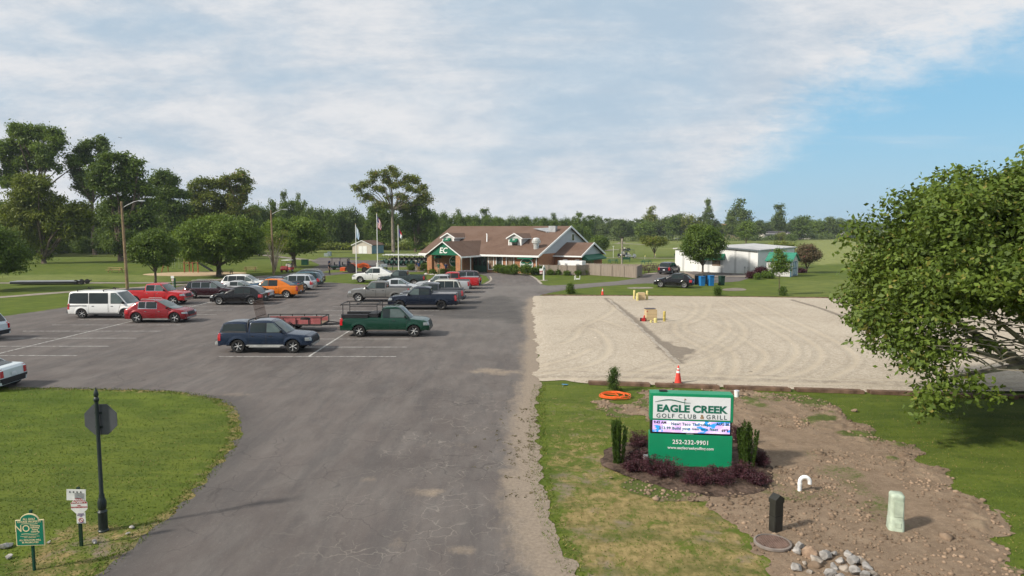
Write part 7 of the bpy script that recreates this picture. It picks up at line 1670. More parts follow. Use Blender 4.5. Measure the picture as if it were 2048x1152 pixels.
# ---- timber edging of the gravel lot
tm = mat('tie_wood', (.15, .095, .065), .9, 0, .15, .3, 2.5)
A_, B_ = at(1172, 769), at(2900, 827); d_ = B_ - A_; L_ = d_.length; n = int(L_ / 2.75); first = None
for row, (off, z) in enumerate(((0, .07), (.26, .05))):
    for i in range(n):
        p = A_ + d_ * ((i + .5) / n) + Vector((0, off, 0)) ; an = math.atan2(d_.y, d_.x) + random.Random(i + row * 50).uniform(-.006, .006)
        if first is None: first = setp(MB().bbox((0, 0, 0), (2.70, .19, .15), .015).build('timber_beam', tm), 'brown timber beam in the long edging between gravel lot and lawn', 'timber', 'timber beams edging the gravel lot'); o = first
        else: o = first.copy(); COL.objects.link(o)
        o.location = (p.x, p.y, z); o.rotation_euler = (0, 0, an)
A_, B_ = at(1084, 591), at(1760, 597.5); d_ = B_ - A_; n = 12
for i in range(n):
    p = A_ + d_ * ((i + .5) / n); o = first.copy(); COL.objects.link(o); o.location = (p.x, p.y, .05); o.rotation_euler = (0, 0, math.atan2(d_.y, d_.x)); o.scale = (d_.length / n / 2.72, 1, .8)
    o['label'] = 'reddish timber beam in the far edging at the back of the gravel lot'; o['group'] = 'timber beams at the back of the gravel lot'
# ---- bollards and well boxes
by = mat('bollard_yellow', (.56, .48, .19), .6, 0, .3, .1)
def bollard(label, px, py, h, r_=.11, mt=None):
    q = at(px, py); t = thing('bollard', label, 'bollard', (q.x, q.y, .03), 0, 'yellow bollards on the gravel lot'); MB().lathe([(r_, 0), (r_, h - .05), (r_ * .8, h - .01), (r_ * .3, h)], 16).build('post', mt or by, t)
bollard('pale yellow bollard at the far left of the back tan box', 1268.5, 599.5, .92); bollard('pale yellow bollard in front of the back tan box', 1275, 602.5, .75, .13); bollard('pale yellow bollard right of the back tan box', 1294, 600.5, .9)
bollard('short yellow bollard stub left of the middle one before the near tan box', 1302, 647, .22, .09); bollard('short thick yellow bollard before the near tan box', 1311, 647, .38, .13); bollard('taller dirty yellow bollard right of the near tan box', 1328.5, 644.5, .80, .10, mat('dirty_yellow', (.42, .33, .09), .7, 0, .3, .25))
tb = lapmat('tan_box', (.56, .42, .24), False, .26, .6)
for lb, px, py, w, h, d_, lid in (('tan well housing box between three yellow bollards at the back', 1284, 602, .62, .70, .6, 0), ('tan well housing box with dark lid and red sticker, the nearer one', 1303, 643, .80, .80, .7, 1)):
    q = at(px, py); t = thing('well_box', lb, 'box', (q.x, q.y + d_ / 2, .02), radians(3)); MB().bbox((0, 0, h / 2 + .06), (w, d_, h), .015).build('cabinet', tb, t)
    if lid: MB().bbox((-.04, .1, h + .10), (w * .98, d_ * .8, .05), .01).build('lid', mat('lid_dark', (.10, .09, .10), .7), t); MB().box((-w * .45, -d_ / 2 - .01, h - .05), (.07, .02, .09)).build('sticker', M['red'], t, smooth=None)
    for s_ in (-1, 1): MB().tube([(s_ * w * .35, -d_ * .35, -.02), (s_ * w * .35, -d_ * .35, .1)], .03, 6).build('leg', M['steel'], t)
q = at(1287, 644); t = thing('valve_assembly', 'red and black valve fitting beside the nearer tan box', 'valve', (q.x, q.y, .03)); MB().tube([(-.25, 0, .15), (.2, 0, .15)], .13, 10).build('body', mat('valve_black', (.05, .02, .02), .6), t); MB().lathe([(.06, .15), (.06, .42), (.03, .48)], 10, (.05, 0, 0)).build('bonnet', M['red'], t); MB().lathe([(.15, -.02), (.15, .02)], 14, (-.03, -.14, .16), 'y').build('flange', M['red'], t)
# ---- street lamps, flagpoles
def street_lamp(label, px, py, h, k):
    q = at(px, py); t = thing('street_lamp', label, 'street lamp', (q.x, q.y, 0)); MB().tube([(.10 * k, 0, -.1), (0.04 * k, 0, h * .5), (-.02 * k, 0, h)], [.17, .145, .11], 10).build('pole', M['wood'], t)
    ar = MB(); ar.tube([(-.02, 0, h - .75), (.5, 0, h - .42), (1.35, 0, h - .02), (1.75, 0, h + .06)], .035, 6); ar.tube([(-.02, -.05, h - .45), (-.02, -.05, h - .95)], .06, 6); ar.build('arm', M['steel'], t)
    MB().bbox((2.1, 0, h + .07), (.75, .30, .13), .05).build('lamp_head', mat('lamp_grey', (.55, .56, .56), .4, .4), t); MB().bbox((2.12, 0, h - .005), (.42, .2, .05), .015).build('lens', M['head'], t)
street_lamp('tall wooden street lamp pole behind the white van, nearer one', 252.5, 586, 9.75, 1.6); street_lamp('tall wooden street lamp pole between the two dome-shaped maples', 546, 549, 9.6, 1)
def flag(par, z1, w, h, mt, seed, ang_=.3):
    rows = []; 
    for j in range(15):
        f = j / 14; row = []
        for i in range(9):
            s_ = i / 8; fold = .055 * math.sin(s_ * 12 + f * 3 + seed) * (.3 + s_); x = s_ * w * (.28 + .10 * math.sin(f * 3)); row.append((.05 + x, fold + .02, z1 - f * h - s_ * w * .45 * (1 - .3 * f)))
        rows.append(row)
    me = MB().grid(rows); o = me.build('flag', mt, par, smooth=60); uv = o.data.attributes.new('fu', 'FLOAT', 'POINT'); uw = o.data.attributes.new('fv', 'FLOAT', 'POINT')
    uv.data.foreach_set('value', [i / 8 for j in range(15) for i in range(9)]); uw.data.foreach_set('value', [j / 14 for j in range(15) for i in range(9)]); return o
def flagmat(nm, f):
    m = newmat(nm); g = NT(m); U, V_ = g.attr('fu'), g.attr('fv'); g.out(g.pr(f(g, U, V_), .8, 0, .2)); return m
def usf(g, U, V_):
    st = g.math('GREATER_THAN', g.math('FRACT', g.math('MULTIPLY', V_, 6.5)), .5); c = g.mix(st, (.45, .02, .04), (.70, .70, .70)); k = g.math('MULTIPLY', g.math('LESS_THAN', U, .4), g.math('LESS_THAN', V_, .54))
    return g.mix(k, c, g.mix(g.ss(g.noise(g.obj(), 30, 1, .5), .6, .65), (.02, .04, .20), (.6, .6, .6)))
def ncf(g, U, V_): return g.mix(g.math('LESS_THAN', U, .38), g.mix(g.math('GREATER_THAN', V_, .5), (.50, .03, .05), (.72, .72, .72)), (.02, .05, .22))
def wf(g, U, V_): return g.mix(g.ss(V_, .2, .9), (.66, .72, .78), (.42, .55, .68))
for lb, px, py, ztop, fm2, w, h, off in (('white flagpole with a limp pale blue-white flag, leftmost of three', 713, 546, 7.45, flagmat('club_flag', wf), 1.3, 1.7, .25), ('tallest white flagpole with the striped national flag', 755.5, 545, 9.15, flagmat('stars_and_stripes', usf), 1.7, 1.7, .35), ('white flagpole with a red, white and blue state flag, rightmost of three', 797.5, 551, 7.3, flagmat('state_flag', ncf), 1.4, 1.2, .35)):
    q = at(px, py); t = thing('flagpole', lb, 'flagpole', (q.x, q.y, 0)); MB().tube([(0, 0, 0), (0, 0, ztop)], [.075, .045], 10).build('pole', M['white'], t); MB().lathe([(.03, 0), (.08, .04), (.08, .10), (.03, .15)], 10, (0, 0, ztop)).build('finial', mat('finial_gold', (.5, .38, .12), .3, .6), t); flag(t, ztop - off, w, h, fm2, px)
# ---- people
def person(label, x, y, rz, shirt, pants, pose='stand', h=1.75, cap=None, hair=(.03, .02, .015), z=0.0, hold=None):
    t = thing('person', label, 'person', (x, y, z), rz); k = h / 1.75
    V = [(0, 0, .95), (0, 0, 1.12), (0, 0, 1.38), (0, 0, 1.50), (0, .01, 1.60), (0, .02, 1.70)]; R = [(.155, .12), (.145, .11), (.17, .115), (.06, .06), (.085, .095), (.075, .085)]; Ed = [(0, 1), (1, 2), (2, 3), (3, 4), (4, 5)]
    def add(p, r_, par): V.append(p); R.append((r_, r_)); Ed.append((par, len(V) - 1)); return len(V) - 1
    for s_ in (-1, 1):
        if pose == 'sit': a = add((s_ * .10, .02, .90), .10, 0); b_ = add((s_ * .13, .42, .88), .075, a); c_ = add((s_ * .13, .50, .48), .05, b_); add((s_ * .13, .64, .44), .035, c_)
        else:
            st = .12 * s_ if pose == 'walk' else 0; a = add((s_ * .09, 0, .86), .095, 0); b_ = add((s_ * .11, st * .7 + .02, .50), .065, a); c_ = add((s_ * .115, st * 1.2 - .02, .09), .042, b_); add((s_ * .12, st * 1.2 + .14, .045), .035, c_)
        a = add((s_ * .19, 0, 1.42), .06, 2); b_ = add((s_ * .26, -.02 if pose != 'reach' else .1, 1.16), .045, a); fy = .30 if pose in ('reach', 'sit') else (.10 if pose == 'walk' else .05); fz = 1.12 if pose in ('reach', 'sit') else .92; c_ = add((s_ * .26 * (.8 if fy > .2 else 1), fy, fz), .033, b_); h_ = add((s_ * .255 * (.8 if fy > .2 else 1), fy + .05, fz - .08), .032, c_)
        for fi in range(4): add((s_ * (.245 + .012 * (fi - 1.5)) * (.8 if fy > .2 else 1), fy + .05 + .018 * (fi - 1.5), fz - .17 + .006 * abs(fi - 1.5)), .009, h_)
        add((s_ * .22 * (.8 if fy > .2 else 1), fy + .09, fz - .11), .010, h_)
    me = bpy.data.meshes.new('body'); me.from_pydata([(a * k, b_ * k, c_ * k) for a, b_, c_ in V], Ed, []); o = bpy.data.objects.new('body', me); COL.objects.link(o); o.parent = t
    m_ = o.modifiers.new('skin', 'SKIN'); m_.use_smooth_shade = True
    for i, (a, b_) in enumerate(R): me.skin_vertices[0].data[i].radius = (a * k, b_ * k)
    me.skin_vertices[0].data[0].use_root = True; o.modifiers.new('sub', 'SUBSURF').levels = 1; o.modifiers['sub'].render_levels = 1
    key = 'clothes%s%s' % (shirt, pants)
    mt = newmat(key); g = NT(mt); s3 = g.n('ShaderNodeSeparateXYZ'); g.l(g.obj(), s3.inputs[0]); zc_ = g.math('DIVIDE', s3.outputs[2], k); xa = g.math('ABSOLUTE', g.math('DIVIDE', s3.outputs[0], k))
    waist = .93 if pose != 'sit' else .96
    c_ = g.mix(g.math('GREATER_THAN', zc_, waist), pants, shirt); c_ = g.mix(g.math('GREATER_THAN', zc_, 1.49), c_, (.40, .24, .17)); c_ = g.mix(g.math('MULTIPLY', g.math('GREATER_THAN', xa, .195), g.math('LESS_THAN', zc_, 1.22)), c_, (.40, .24, .17)); c_ = g.mix(g.math('LESS_THAN', zc_, .07), c_, (.03, .03, .03))
    g.out(g.pr(c_, .8, 0, .2)); me.materials.append(mt)
    hd = MB(); hd.lathe([(.10 * k, 1.66 * k), (.102 * k, 1.70 * k), (.085 * k, 1.76 * k), (.03 * k, 1.80 * k)], 12, (0, .01, 0))
    if cap: hd.box((0, .13 * k, 1.69 * k), (.15 * k, .12 * k, .015)); hd.build('cap', mat('cap%s' % (cap,), cap, .7), t)
    else: hd.build('hair', mat('hair', hair, .8), t)
    fc = MB(); fc.tube([(0, .095 * k, 1.66 * k), (0, .125 * k, 1.62 * k)], .014 * k, 5); fc.build('nose', M['skin'], t)
    fc = MB()
    for s_ in (-1, 1): fc.box((s_ * .032 * k, .098 * k, 1.66 * k), (.02 * k, .012 * k, .01 * k))
    fc.build('eyes', M['black'], t, smooth=None)
    return t
q = at(659, 549.5); person('person in black clothes standing on the path left of the tractor', q.x, q.y, radians(-100), (.012, .012, .016), (.012, .012, .014), 'walk', 1.8, (.02, .02, .02))
q = at(835, 546); person('person in a blue shirt and tan trousers by the hedge left of the entrance', q.x, q.y + 1.5, radians(200), (.03, .06, .16), (.40, .24, .12), 'stand', 1.75, (.1, .1, .12))
q = at(829, 544); person('person in a dark shirt and pale shorts beside the blue-shirted one', q.x, q.y + 2, radians(60), (.05, .05, .07), (.42, .36, .30), 'stand', 1.72, (.6, .6, .6))
q = at(876, 549); person('person in a green shirt and khaki trousers behind the entrance flower bed', q.x, q.y + 1, radians(170), (.03, .10, .06), (.38, .30, .20), 'stand', 1.75, (.02, .04, .03))
q = at(890, 549); person('person in a navy shirt bending over the brown planter at the entrance', q.x, q.y + 1.5, radians(190), (.02, .03, .08), (.16, .06, .05), 'reach', 1.7)
# ---- golf carts
def cart(kind_=0):
    """parts of one cart; front faces +X"""
    bodyc = {0: mat('cart_green', (.012, .05, .035), .4, 0, .5), 1: mat('cart_red', (.42, .015, .02), .35, 0, .5), 2: mat('cart_silver', (.32, .35, .36), .35, .3, .5), 3: mat('cart_black', (.02, .02, .025), .4)}[kind_]
    roofc = {0: M['white'], 1: M['white'], 2: M['dgreen'], 3: M['black']}[kind_]
    return bodyc, roofc
def make_cart(label, x, y, rz, kind_=0, group=None, bag=True):
    bc, rc = cart(kind_); t = thing('golf_cart', label, 'golf cart', (x, y, .014), rz, group)
    mb = MB(); mb.prism([(-1.15, .32), (1.15, .32), (1.2, .45), (1.12, .72), (.95, .92), (.72, .95), (.60, .45), (.05, .40), (-.05, .70), (-.5, .72), (-1.18, .70)], -.55, .55); mb.build('body', bc, t, smooth=30)
    MB().bbox((-.25, 0, .78), (.5, 1.0, .14), .04).build('seat', mat('cart_seat', (.42, .40, .36), .7), t); MB().bbox((-.50, 0, 1.02), (.10, 1.0, .42), .04).build('backrest', mat('cart_seat', (.42, .40, .36), .7), t)
    MB().bbox((-.10, 0, 1.86), (1.75, 1.15, .07), .03).build('roof', rc, t)
    mb = MB()
    for s_ in (-1, 1): MB().tube([(.82, s_ * .50, .92), (.62, s_ * .50, 1.84)], .02, 5).build('roof_post', M['black'], t); MB().tube([(-.62, s_ * .50, .72), (-.85, s_ * .50, 1.84)], .02, 5).build('roof_post', M['black'], t)
    MB().tube([(.55, .25, .85), (.35, .25, 1.08)], .02, 5).build('steering_column', M['black'], t)
    MB().lathe([(.17, -.015), (.19, 0), (.17, .015)], 14, (.33, .25, 1.1)).build('steering_wheel', M['black'], t)
    for wx in (.80, -.72):
        for s_ in (-1, 1):
            w_ = MB().lathe([(.10, -.09), (.20, -.09), (.22, -.05), (.22, .05), (.20, .09), (.10, .09)], 16, axis='y').build('wheel', M['rubber'], t, (wx, s_ * .50, .22)); MB().lathe([(.03, -.095), (.12, -.092), (.12, .092), (.03, .095)], 12, axis='y').build('hub', M['rim'], w_)
    for s_ in (-1, 1): MB().bbox((1.12, s_ * .38, .68), (.08, .16, .09), .02).build('headlight', M['head'], t)
    if bag:
        for s_ in (-1, 1): MB().lathe([(.10, 0), (.13, .05), (.12, .75), (.14, .85), (.08, .9)], 10, (-1.0, s_ * .25, .42)).build('bag_rack', M['black'] if s_ > 0 else mat('bag_navy', (.02, .03, .08), .7), t)
    return t
D0 = 128; base = make_cart('dark green golf cart with white roof in the long row beside the clubhouse', (774 - 1024) / F * D0, D0, radians(-150), 0, 'golf carts lined up beside the clubhouse')
for i in range(1, 9): c_ = copy_tree(base); c_.location = ((774 + 10 * i - 1024) / F * (D0 - .25 * i), D0 - .35 * i, .014); c_.rotation_euler = (0, 0, radians(-150 + 4 * math.sin(i)))
for i in range(0, 8): c_ = copy_tree(base); c_.location = ((779 + 10 * i - 1024) / F * (D0 + 3.0), D0 + 3.2, .014); c_.rotation_euler = (0, 0, radians(-148)); 
q = at(572, 544.5); make_cart('red golf cart with white roof parked under the second maple', q.x, q.y + .6, radians(-100), 1)
q = at(763, 539); make_cart('silver golf cart with green roof beside the middle flagpole', q.x, q.y + .5, radians(-60), 2)
q = at(1252, 503); make_cart('black-framed golf cart on the far path above the two-seat buggy', q.x, q.y, radians(20), 3, bag=False)
q = at(1245, 515); cc = make_cart('white and black golf cart driving on the lawn beside the wooden post', q.x, q.y, radians(175), 3, bag=False); setp(MB().bbox((.3, 0, .62), (1.2, 1.02, .25), .06).build('side_panel', M['white'], cc))
person('person driving the white and black golf cart on the lawn', q.x + .25, q.y - .2, radians(90), (.5, .5, .5), (.05, .05, .06), 'sit', 1.7, (.7, .7, .7), .0)
q = at(1250, 516); make_cart('teal golf cart right of the wooden post on the lawn', q.x + 1.3, q.y, radians(5), 2, bag=True)
q = at(1354, 479); make_cart('tiny white cart far off at the tree line', q.x, q.y, 0, 2, bag=False)
# long dark green cart train with bags left of the tractor
q = at(684, 540.5); t = thing('long_golf_cart', 'long black-roofed six-seat green golf cart loaded with golf bags beside the tractor', 'golf cart', (q.x, q.y + 1, .014), radians(8))
MB().bbox((0, 0, .5), (4.2, 1.15, .30), .06).build('body', cart(0)[0], t); MB().bbox((.3, 0, 1.98), (4.8, 1.25, .08), .035).build('roof', M['black'], t)
mb = MB()
for x_ in (-1.9, -.6, .8, 2.1):
    for s_ in (-1, 1): mb.tube([(x_, s_ * .52, .6), (x_ + .1, s_ * .52, 1.96)], .022, 5)
mb.build('roof_frame', M['black'], t)
for x_ in (-1.2, .1, 1.4): MB().bbox((x_, 0, .82), (.5, 1.05, .14), .04).build('seat', M['black'], t); MB().bbox((x_ - .25, 0, 1.08), (.1, 1.05, .4), .04).build('backrest', M['black'], t)
for x_ in (-1.5, 1.5):
    for s_ in (-1, 1): MB().lathe([(.10, -.09), (.22, -.09), (.24, 0), (.22, .09), (.10, .09)], 16, axis='y').build('wheel', M['rubber'], t, (x_, s_ * .55, .24))
for x_, y_ in ((-2.3, -.3), (-2.25, .3), (-.55, -.55), (.9, -.6)): MB().lathe([(.12, 0), (.14, .05), (.13, .8), (.15, .9), (.08, .96)], 10, (x_, y_, .5)).build('golf_bag', mat('bag_navy', (.02, .03, .08), .7), t)
person('person in navy seated in the long six-seat cart', q.x + .7, q.y + .8, radians(-82), (.02, .03, .07), (.03, .03, .05), 'sit', 1.7, (.02, .02, .05), .02)
# ---- orange tractor
q = at(713, 545.5); t = thing('tractor', 'bright orange tractor with front loader arms and rear box scraper', 'tractor', (q.x, q.y + .2, .014), radians(0)); og = M['orange']
mb = MB(); mb.prism([(-.2, .75), (1.9, .70), (1.95, 1.0), (1.85, 1.28), (.5, 1.42), (-.2, 1.30)], -.30, .30); mb.build('hood', og, t, smooth=30)
MB().bbox((-.5, 0, .75), (1.3, .7, .5), .05).build('chassis', M['black'], t)
for s_ in (-1, 1):
    mb = MB(); mb.grid([[(-.75 + .80 * cos(radians(a)), s_ * .62 - .2, .68 + .80 * sin(radians(a))) for a in range(20, 171, 15)], [(-.75 + .80 * cos(radians(a)), s_ * .62 + .2, .68 + .80 * sin(radians(a))) for a in range(20, 171, 15)]]); mb.build('fender', og, t)
    w_ = MB().lathe([(.30, -.18), (.62, -.18), (.70, -.10), (.70, .10), (.62, .18), (.30, .18)], 24, axis='y').build('wheel', M['rubber'], t, (-.75, s_ * .65, .70)); MB().lathe([(.05, -.12), (.32, -.08), (.32, .08), (.05, .12)], 18, axis='y').build('hub', og, w_)
    w_ = MB().lathe([(.20, -.13), (.42, -.13), (.47, -.06), (.47, .06), (.42, .13), (.20, .13)], 20, axis='y').build('wheel', M['rubber'], t, (1.35, s_ * .62, .47)); MB().lathe([(.05, -.08), (.21, -.05), (.21, .05), (.05, .08)], 14, axis='y').build('hub', og, w_)
    MB().tube([(.15, s_ * .48, 1.15), (.9, s_ * .48, 1.48), (1.7, s_ * .48, 1.25), (2.35, s_ * .48, .55)], .075, 4).build('loader_arm', og, t)
MB().prism([(2.25, .15), (2.75, .12), (2.6, .35), (2.35, .75), (2.25, .7)], -.75, .75).build('loader_bucket', mat('bucket_grey', (.18, .17, .16), .6), t, smooth=None)
MB().bbox((-.75, 0, 1.18), (.5, .5, .12), .04).build('seat', M['black'], t); MB().bbox((-1.0, 0, 1.42), (.12, .48, .45), .04).build('backrest', M['black'], t)
MB().tube([(-.05, 0, 1.3), (-.3, 0, 1.55)], .025, 6).build('steering_column', M['black'], t); MB().lathe([(.17, -.02), (.19, 0), (.17, .02)], 14, (-.33, 0, 1.58)).build('steering_wheel', M['black'], t)
mb = MB(); mb.box((-2.05, 0, .55), (.75, 1.5, .55)); mb.build('box_scraper', og, t, smooth=None)
mb = MB()
for s_ in (-1, 1): mb.tube([(-1.2, s_ * .5, 1.0), (-1.2, s_ * .5, 2.1)], .035, 6)
mb.tube([(-1.2, -.5, 2.1), (-1.2, .5, 2.1)], .035, 6); mb.build('roll_bar', M['black'], t)
# ---- picnic tables, benches
def picnic(label, x, y, rz, mt, L_=1.8, group=None, sc_=1.0):
    t = thing('picnic_table', label, 'picnic table', (x, y, 0), rz, group)
    mb = MB()
    for i in range(5): mb.box((0, -.30 + .15 * i, .74), (L_, .135, .04))
    mb.build('table_top', mt, t, smooth=None)
    for s_ in (-1, 1):
        MB().box((0, s_ * .72, .45), (L_, .26, .04)).build('bench_seat', mt, t, smooth=None)
        mb = MB(); mb.tube([(s_ * L_ * .36, -.22, .72), (s_ * L_ * .36, -.62, 0)], .045, 4); mb.tube([(s_ * L_ * .36, .22, .72), (s_ * L_ * .36, .62, 0)], .045, 4); mb.box((s_ * L_ * .36, 0, .41), (.05, 1.6, .09)); mb.build('leg_frame', mt, t, smooth=None)
    return t
tan = mat('tan_timber', (.36, .24, .12), .85, 0, .2, .2, 4); gt_ = mat('table_green', (.008, .09, .07), .5)
q = at(231, 545); picnic('weathered tan picnic table alone on the lawn left of the first lamp', q.x, q.y, radians(4), tan, 2.2)
q = at(501, 543.5); picnic('tan picnic table behind the white SUV under the wide maple', q.x, q.y, radians(8), tan, 2.0)
q = at(453, 550); picnic('dark picnic table in the shade at the foot of the wide maple', q.x, q.y, radians(4), M['brown'], 2.0)
q = at(1226, 526); picnic('green picnic table just behind the fence, left one', q.x, q.y, radians(10), gt_, 2.0); q = at(1293, 528); picnic('green picnic table on the lawn, right one', q.x, q.y, radians(20), gt_, 2.0)
for i, (px, py, a, lb) in enumerate(((1279, 539, -30, 'leftmost one, at the end of the fence'), (1304, 536, 30, 'back one in the middle of the group'), (1299, 541, 10, 'middle one of the group'), (1307, 546, -20, 'front one of the group'), (1318, 541, 25, 'one beside the parked dark SUV'), (1325, 537, 15, 'back right one of the group'), (1286, 546, 20, 'front left one of the group'))):
    q = at(px, py); picnic('brown picnic table on the patio lawn, ' + lb, q.x, q.y, radians(a), mat('brown_table', (.10, .065, .05), .85, 0, .2, .25, 4), 1.8, 'brown picnic tables between fence and dark SUV')
def bench(label, px, py, rz=0.0):
    q = at(px, py); t = thing('bench', label, 'bench', (q.x, q.y, 0), rz); mb = MB()
    for s_ in (-1, 1): MB().box((s_ * .7, 0, .22), (.06, .4, .44)).build('leg', M['dgreen'], t, smooth=None)
    MB().box((0, 0, .45), (1.7, .42, .05)).build('seat', M['dgreen'], t, smooth=None); MB().box((0, .22, .72), (1.7, .05, .42)).build('backrest', M['dgreen'], t, smooth=None)
bench('green bench on the lawn right of the wooden post', 1252.5, 523.5); bench('green bench at the left corner of the metal building', 1356, 515.5)
# ---- posts and small lamps
q = at(1243.5, 541); t = thing('wooden_post', 'tall bare wooden post rising behind the fence', 'post', (q.x, q.y, 0)); MB().tube([(0, 0, 0), (0, 0, 5.2)], .13, 8).build('pole', M['bark_pale'], t); MB().bbox((0, -.16, 2.9), (.25, .2, .4), .03).build('meter_box', M['steel'], t)
q = at(1226.5, 516); t = thing('lamp_post', 'thin white lamp post on the putting lawn', 'lamp post', (q.x, q.y, 0)); MB().tube([(0, 0, 0), (0, 0, 2.6)], .035, 6).build('post', M['white'], t); MB().bbox((0, 0, 2.65), (.35, .25, .15), .04).build('lamp', M['white'], t)
for px, py, lb in ((1289.5, 519, 'left'), (1310, 515.5, 'right')):
    q = at(px, py); t = thing('hole_flag', 'small yellow flag stick on the putting green, ' + lb + ' one', 'flag', (q.x, q.y, 0)); MB().tube([(0, 0, 0), (0, 0, .9)], .02, 5).build('stick', M['white'], t); MB().box((.06, 0, .75), (.14, .02, .3)).build('pennant', mat('pennant_yellow', (.75, .6, .12), .6), t, smooth=None)
# ---- bins and their fence
def bin_(label, px, py, mt, h=1.08, group=None, rz=0.2):
    q = at(px, py); t = thing('wheelie_bin', label, 'waste bin', (q.x, q.y + .3, .014), rz, group); MB().box((0, 0, h * .5), (.58 * .85, .62 * .85, h), 0, 1.18).build('body', mt, t, smooth=None)
    MB().bbox((0, -.02, h + .03), (.64, .72, .07), .025).build('lid', mt, t); MB().tube([(-.28, .36, h - .02), (.28, .36, h - .02)], .02, 6).build('handle', M['black'], t)
    for s_ in (-1, 1): MB().lathe([(.11, -.03), (.11, .03)], 12, (s_ * .25, .30, .11), 'x').build('wheel', M['rubber'], t)
bb_ = mat('bin_blue', (.012, .16, .42), .5, 0, .4, .06); bg_ = mat('bin_green', (.015, .045, .03), .5); bn = mat('bin_navy', (.012, .03, .05), .5)
bin_('bright blue wheeled bin, left of the two in front of the board enclosure', 1405, 572, bb_); bin_('bright blue wheeled bin, right of the two in front of the board enclosure', 1423, 572, bb_, 1.18)
bin_('dark navy bin squeezed left of the blue bins', 1395, 569, bn, 1.0); bin_('dark navy bin standing between the blue bins', 1414, 569, bn, 1.05); bin_('dark green wheeled bin standing apart right of the blue bins', 1444.5, 571, bg_)
t = thing('bin_enclosure', 'low grey board fence enclosure behind the waste bins', 'fence'); a_, b2, c2 = at(1368, 560), at(1389, 570), at(1425, 563.5)
boards(a_, b2, 1.15, seed=11).build('fence_boards', M['grey_wood'], t, smooth=None); boards(b2 + Vector((0, .6, 0)), c2 + Vector((0, 1.5, 0)), 1.2, seed=12).build('fence_boards', M['grey_wood'], t, smooth=None); MB().box((b2.x, b2.y + .3, .62), (.12, .12, 1.25)).build('post', M['grey_wood'], t, smooth=None)
# ---- small signs by the clubhouse lawn
q = at(1082, 560); t = thing('small_signpost', 'small white and red notice on a dark post beside the white board', 'sign', (q.x, q.y, 0)); MB().tube([(0, 0, 0), (0, 0, 1.5)], .03, 6).build('post', M['black'], t); p_ = plate(t, 'notice', .42, .36, 0, 1.35, M['white'], -.045); MB().box((0, -.008, -.15), (.42, .004, .08)).build('red_band', rd, p_, smooth=None); plate(t, 'octagon_notice', .36, .30, 0, .98, mat('notice_pinkish', (.6, .45, .42), .5), -.045)
q = at(1087.5, 561); t = thing('sign_board', 'tall narrow white leaning board with green emblem, seen nearly edge-on', 'sign', (q.x, q.y, 0), radians(62)); o = MB(); o.prism([(-.16, 0), (.16, 0), (.16, 1.3), (.34, 1.45), (.34, 1.75), (0, 2.05), (-.34, 1.75), (-.34, 1.45), (-.16, 1.3)], -.04, .04); o.build('board', M['white'], t, smooth=None); MB().bbox((0, -.05, 1.6), (.35, .02, .25), .01).build('emblem', M['green'], t); MB().bbox((0, 0, .02), (.9, .9, .05), .01).build('footing', M['kerb'], t)
q = at(1156, 560); t = thing('white_frame', 'small white pipe frame standing on the lawn before the fence corner', 'frame', (q.x, q.y, 0)); mb = MB(); mb.tube([(-.32, 0, .62), (-.32, 0, .1), (.25, 0, .1), (.25, 0, .62)], .04, 6); mb.build('u_pipe', M['white'], t); MB().tube([(-.46, .1, 0), (-.46, .1, .55)], .04, 6).build('upright', M['white'], t); MB().bbox((-.02, 0, .14), (.5, .1, .16), .02).build('crossbar', M['white'], t)
q = at(346, 573.5); t = thing('small_signpost', 'two small white notices on a post beside the young maple', 'sign', (q.x, q.y, 0)); MB().tube([(0, 0, 0), (0, 0, 1.25)], .035, 6).build('post', M['steel'], t); plate(t, 'notice', .38, .30, 0, 1.15, M['white'], -.045); plate(t, 'octagon_notice', .30, .26, 0, .82, mat('notice_pinkish', (.6, .45, .42), .5), -.045)
q = at(350, 574); t = thing('utility_post', 'squat dark green utility post right of the two notices', 'post', (q.x, q.y, 0)); MB().bbox((0, 0, .5), (.16, .16, 1.0), .02).build('housing', M['dgreen'], t); MB().bbox((0, 0, 1.02), (.2, .2, .06), .02).build('cap', M['dgreen'], t)
# bench-like green box by the path and units
q = at(610, 530); t = thing('water_cooler_cabinet', 'dark green cabinet beside the path right of the second maple', 'cabinet', (q.x, q.y, 0)); MB().bbox((0, 0, .5), (1.2, .7, 1.0), .03).build('cabinet', M['dgreen'], t); MB().bbox((0, 0, 1.03), (1.3, .8, .06), .02).build('lid', M['dgreen'], t)
q = at(659, 512); t = thing('ball_dispenser', 'blue-grey cabinet on the lawn at the right edge of the second maple', 'cabinet', (q.x, q.y, 0)); MB().bbox((0, 0, .55), (.9, .7, 1.1), .03).build('cabinet', mat('blue_grey_box', (.14, .20, .22), .6), t); MB().bbox((0, -.36, .6), (.5, .03, .5), .01).build('door', M['steel'], t)
q = at(653, 513); t = thing('ball_dispenser', 'lower pale cabinet left of the blue-grey one by the second maple', 'cabinet', (q.x, q.y, 0)); MB().bbox((0, 0, .4), (1.1, .6, .8), .03).build('cabinet', mat('pale_green_box', (.28, .34, .30), .6), t); MB().bbox((0, -.31, .4), (.6, .03, .4), .01).build('door', M['steel'], t)
q = at(746, 547); t = thing('marker_post', 'slim white post with green base left of the middle flagpole', 'post', (q.x, q.y + 3, 0)); MB().lathe([(.12, 0), (.10, .6), (.05, 1.5)], 10).build('post', M['white'], t); MB().lathe([(.14, 0), (.14, .25)], 10).build('base', M['dgreen'], t)
q = at(783, 541); t = thing('green_rail', 'low green post-and-rail barrier before the cart row', 'barrier', (q.x, q.y + 1, 0)); MB().tube([(-.4, 0, .75), (3.4, 0, .75)], .04, 6).build('rail', M['dgreen'], t)
for x_ in (0, 3.0): MB().box((x_, 0, .4), (.1, .1, .8)).build('post', M['dgreen'], t, smooth=None)
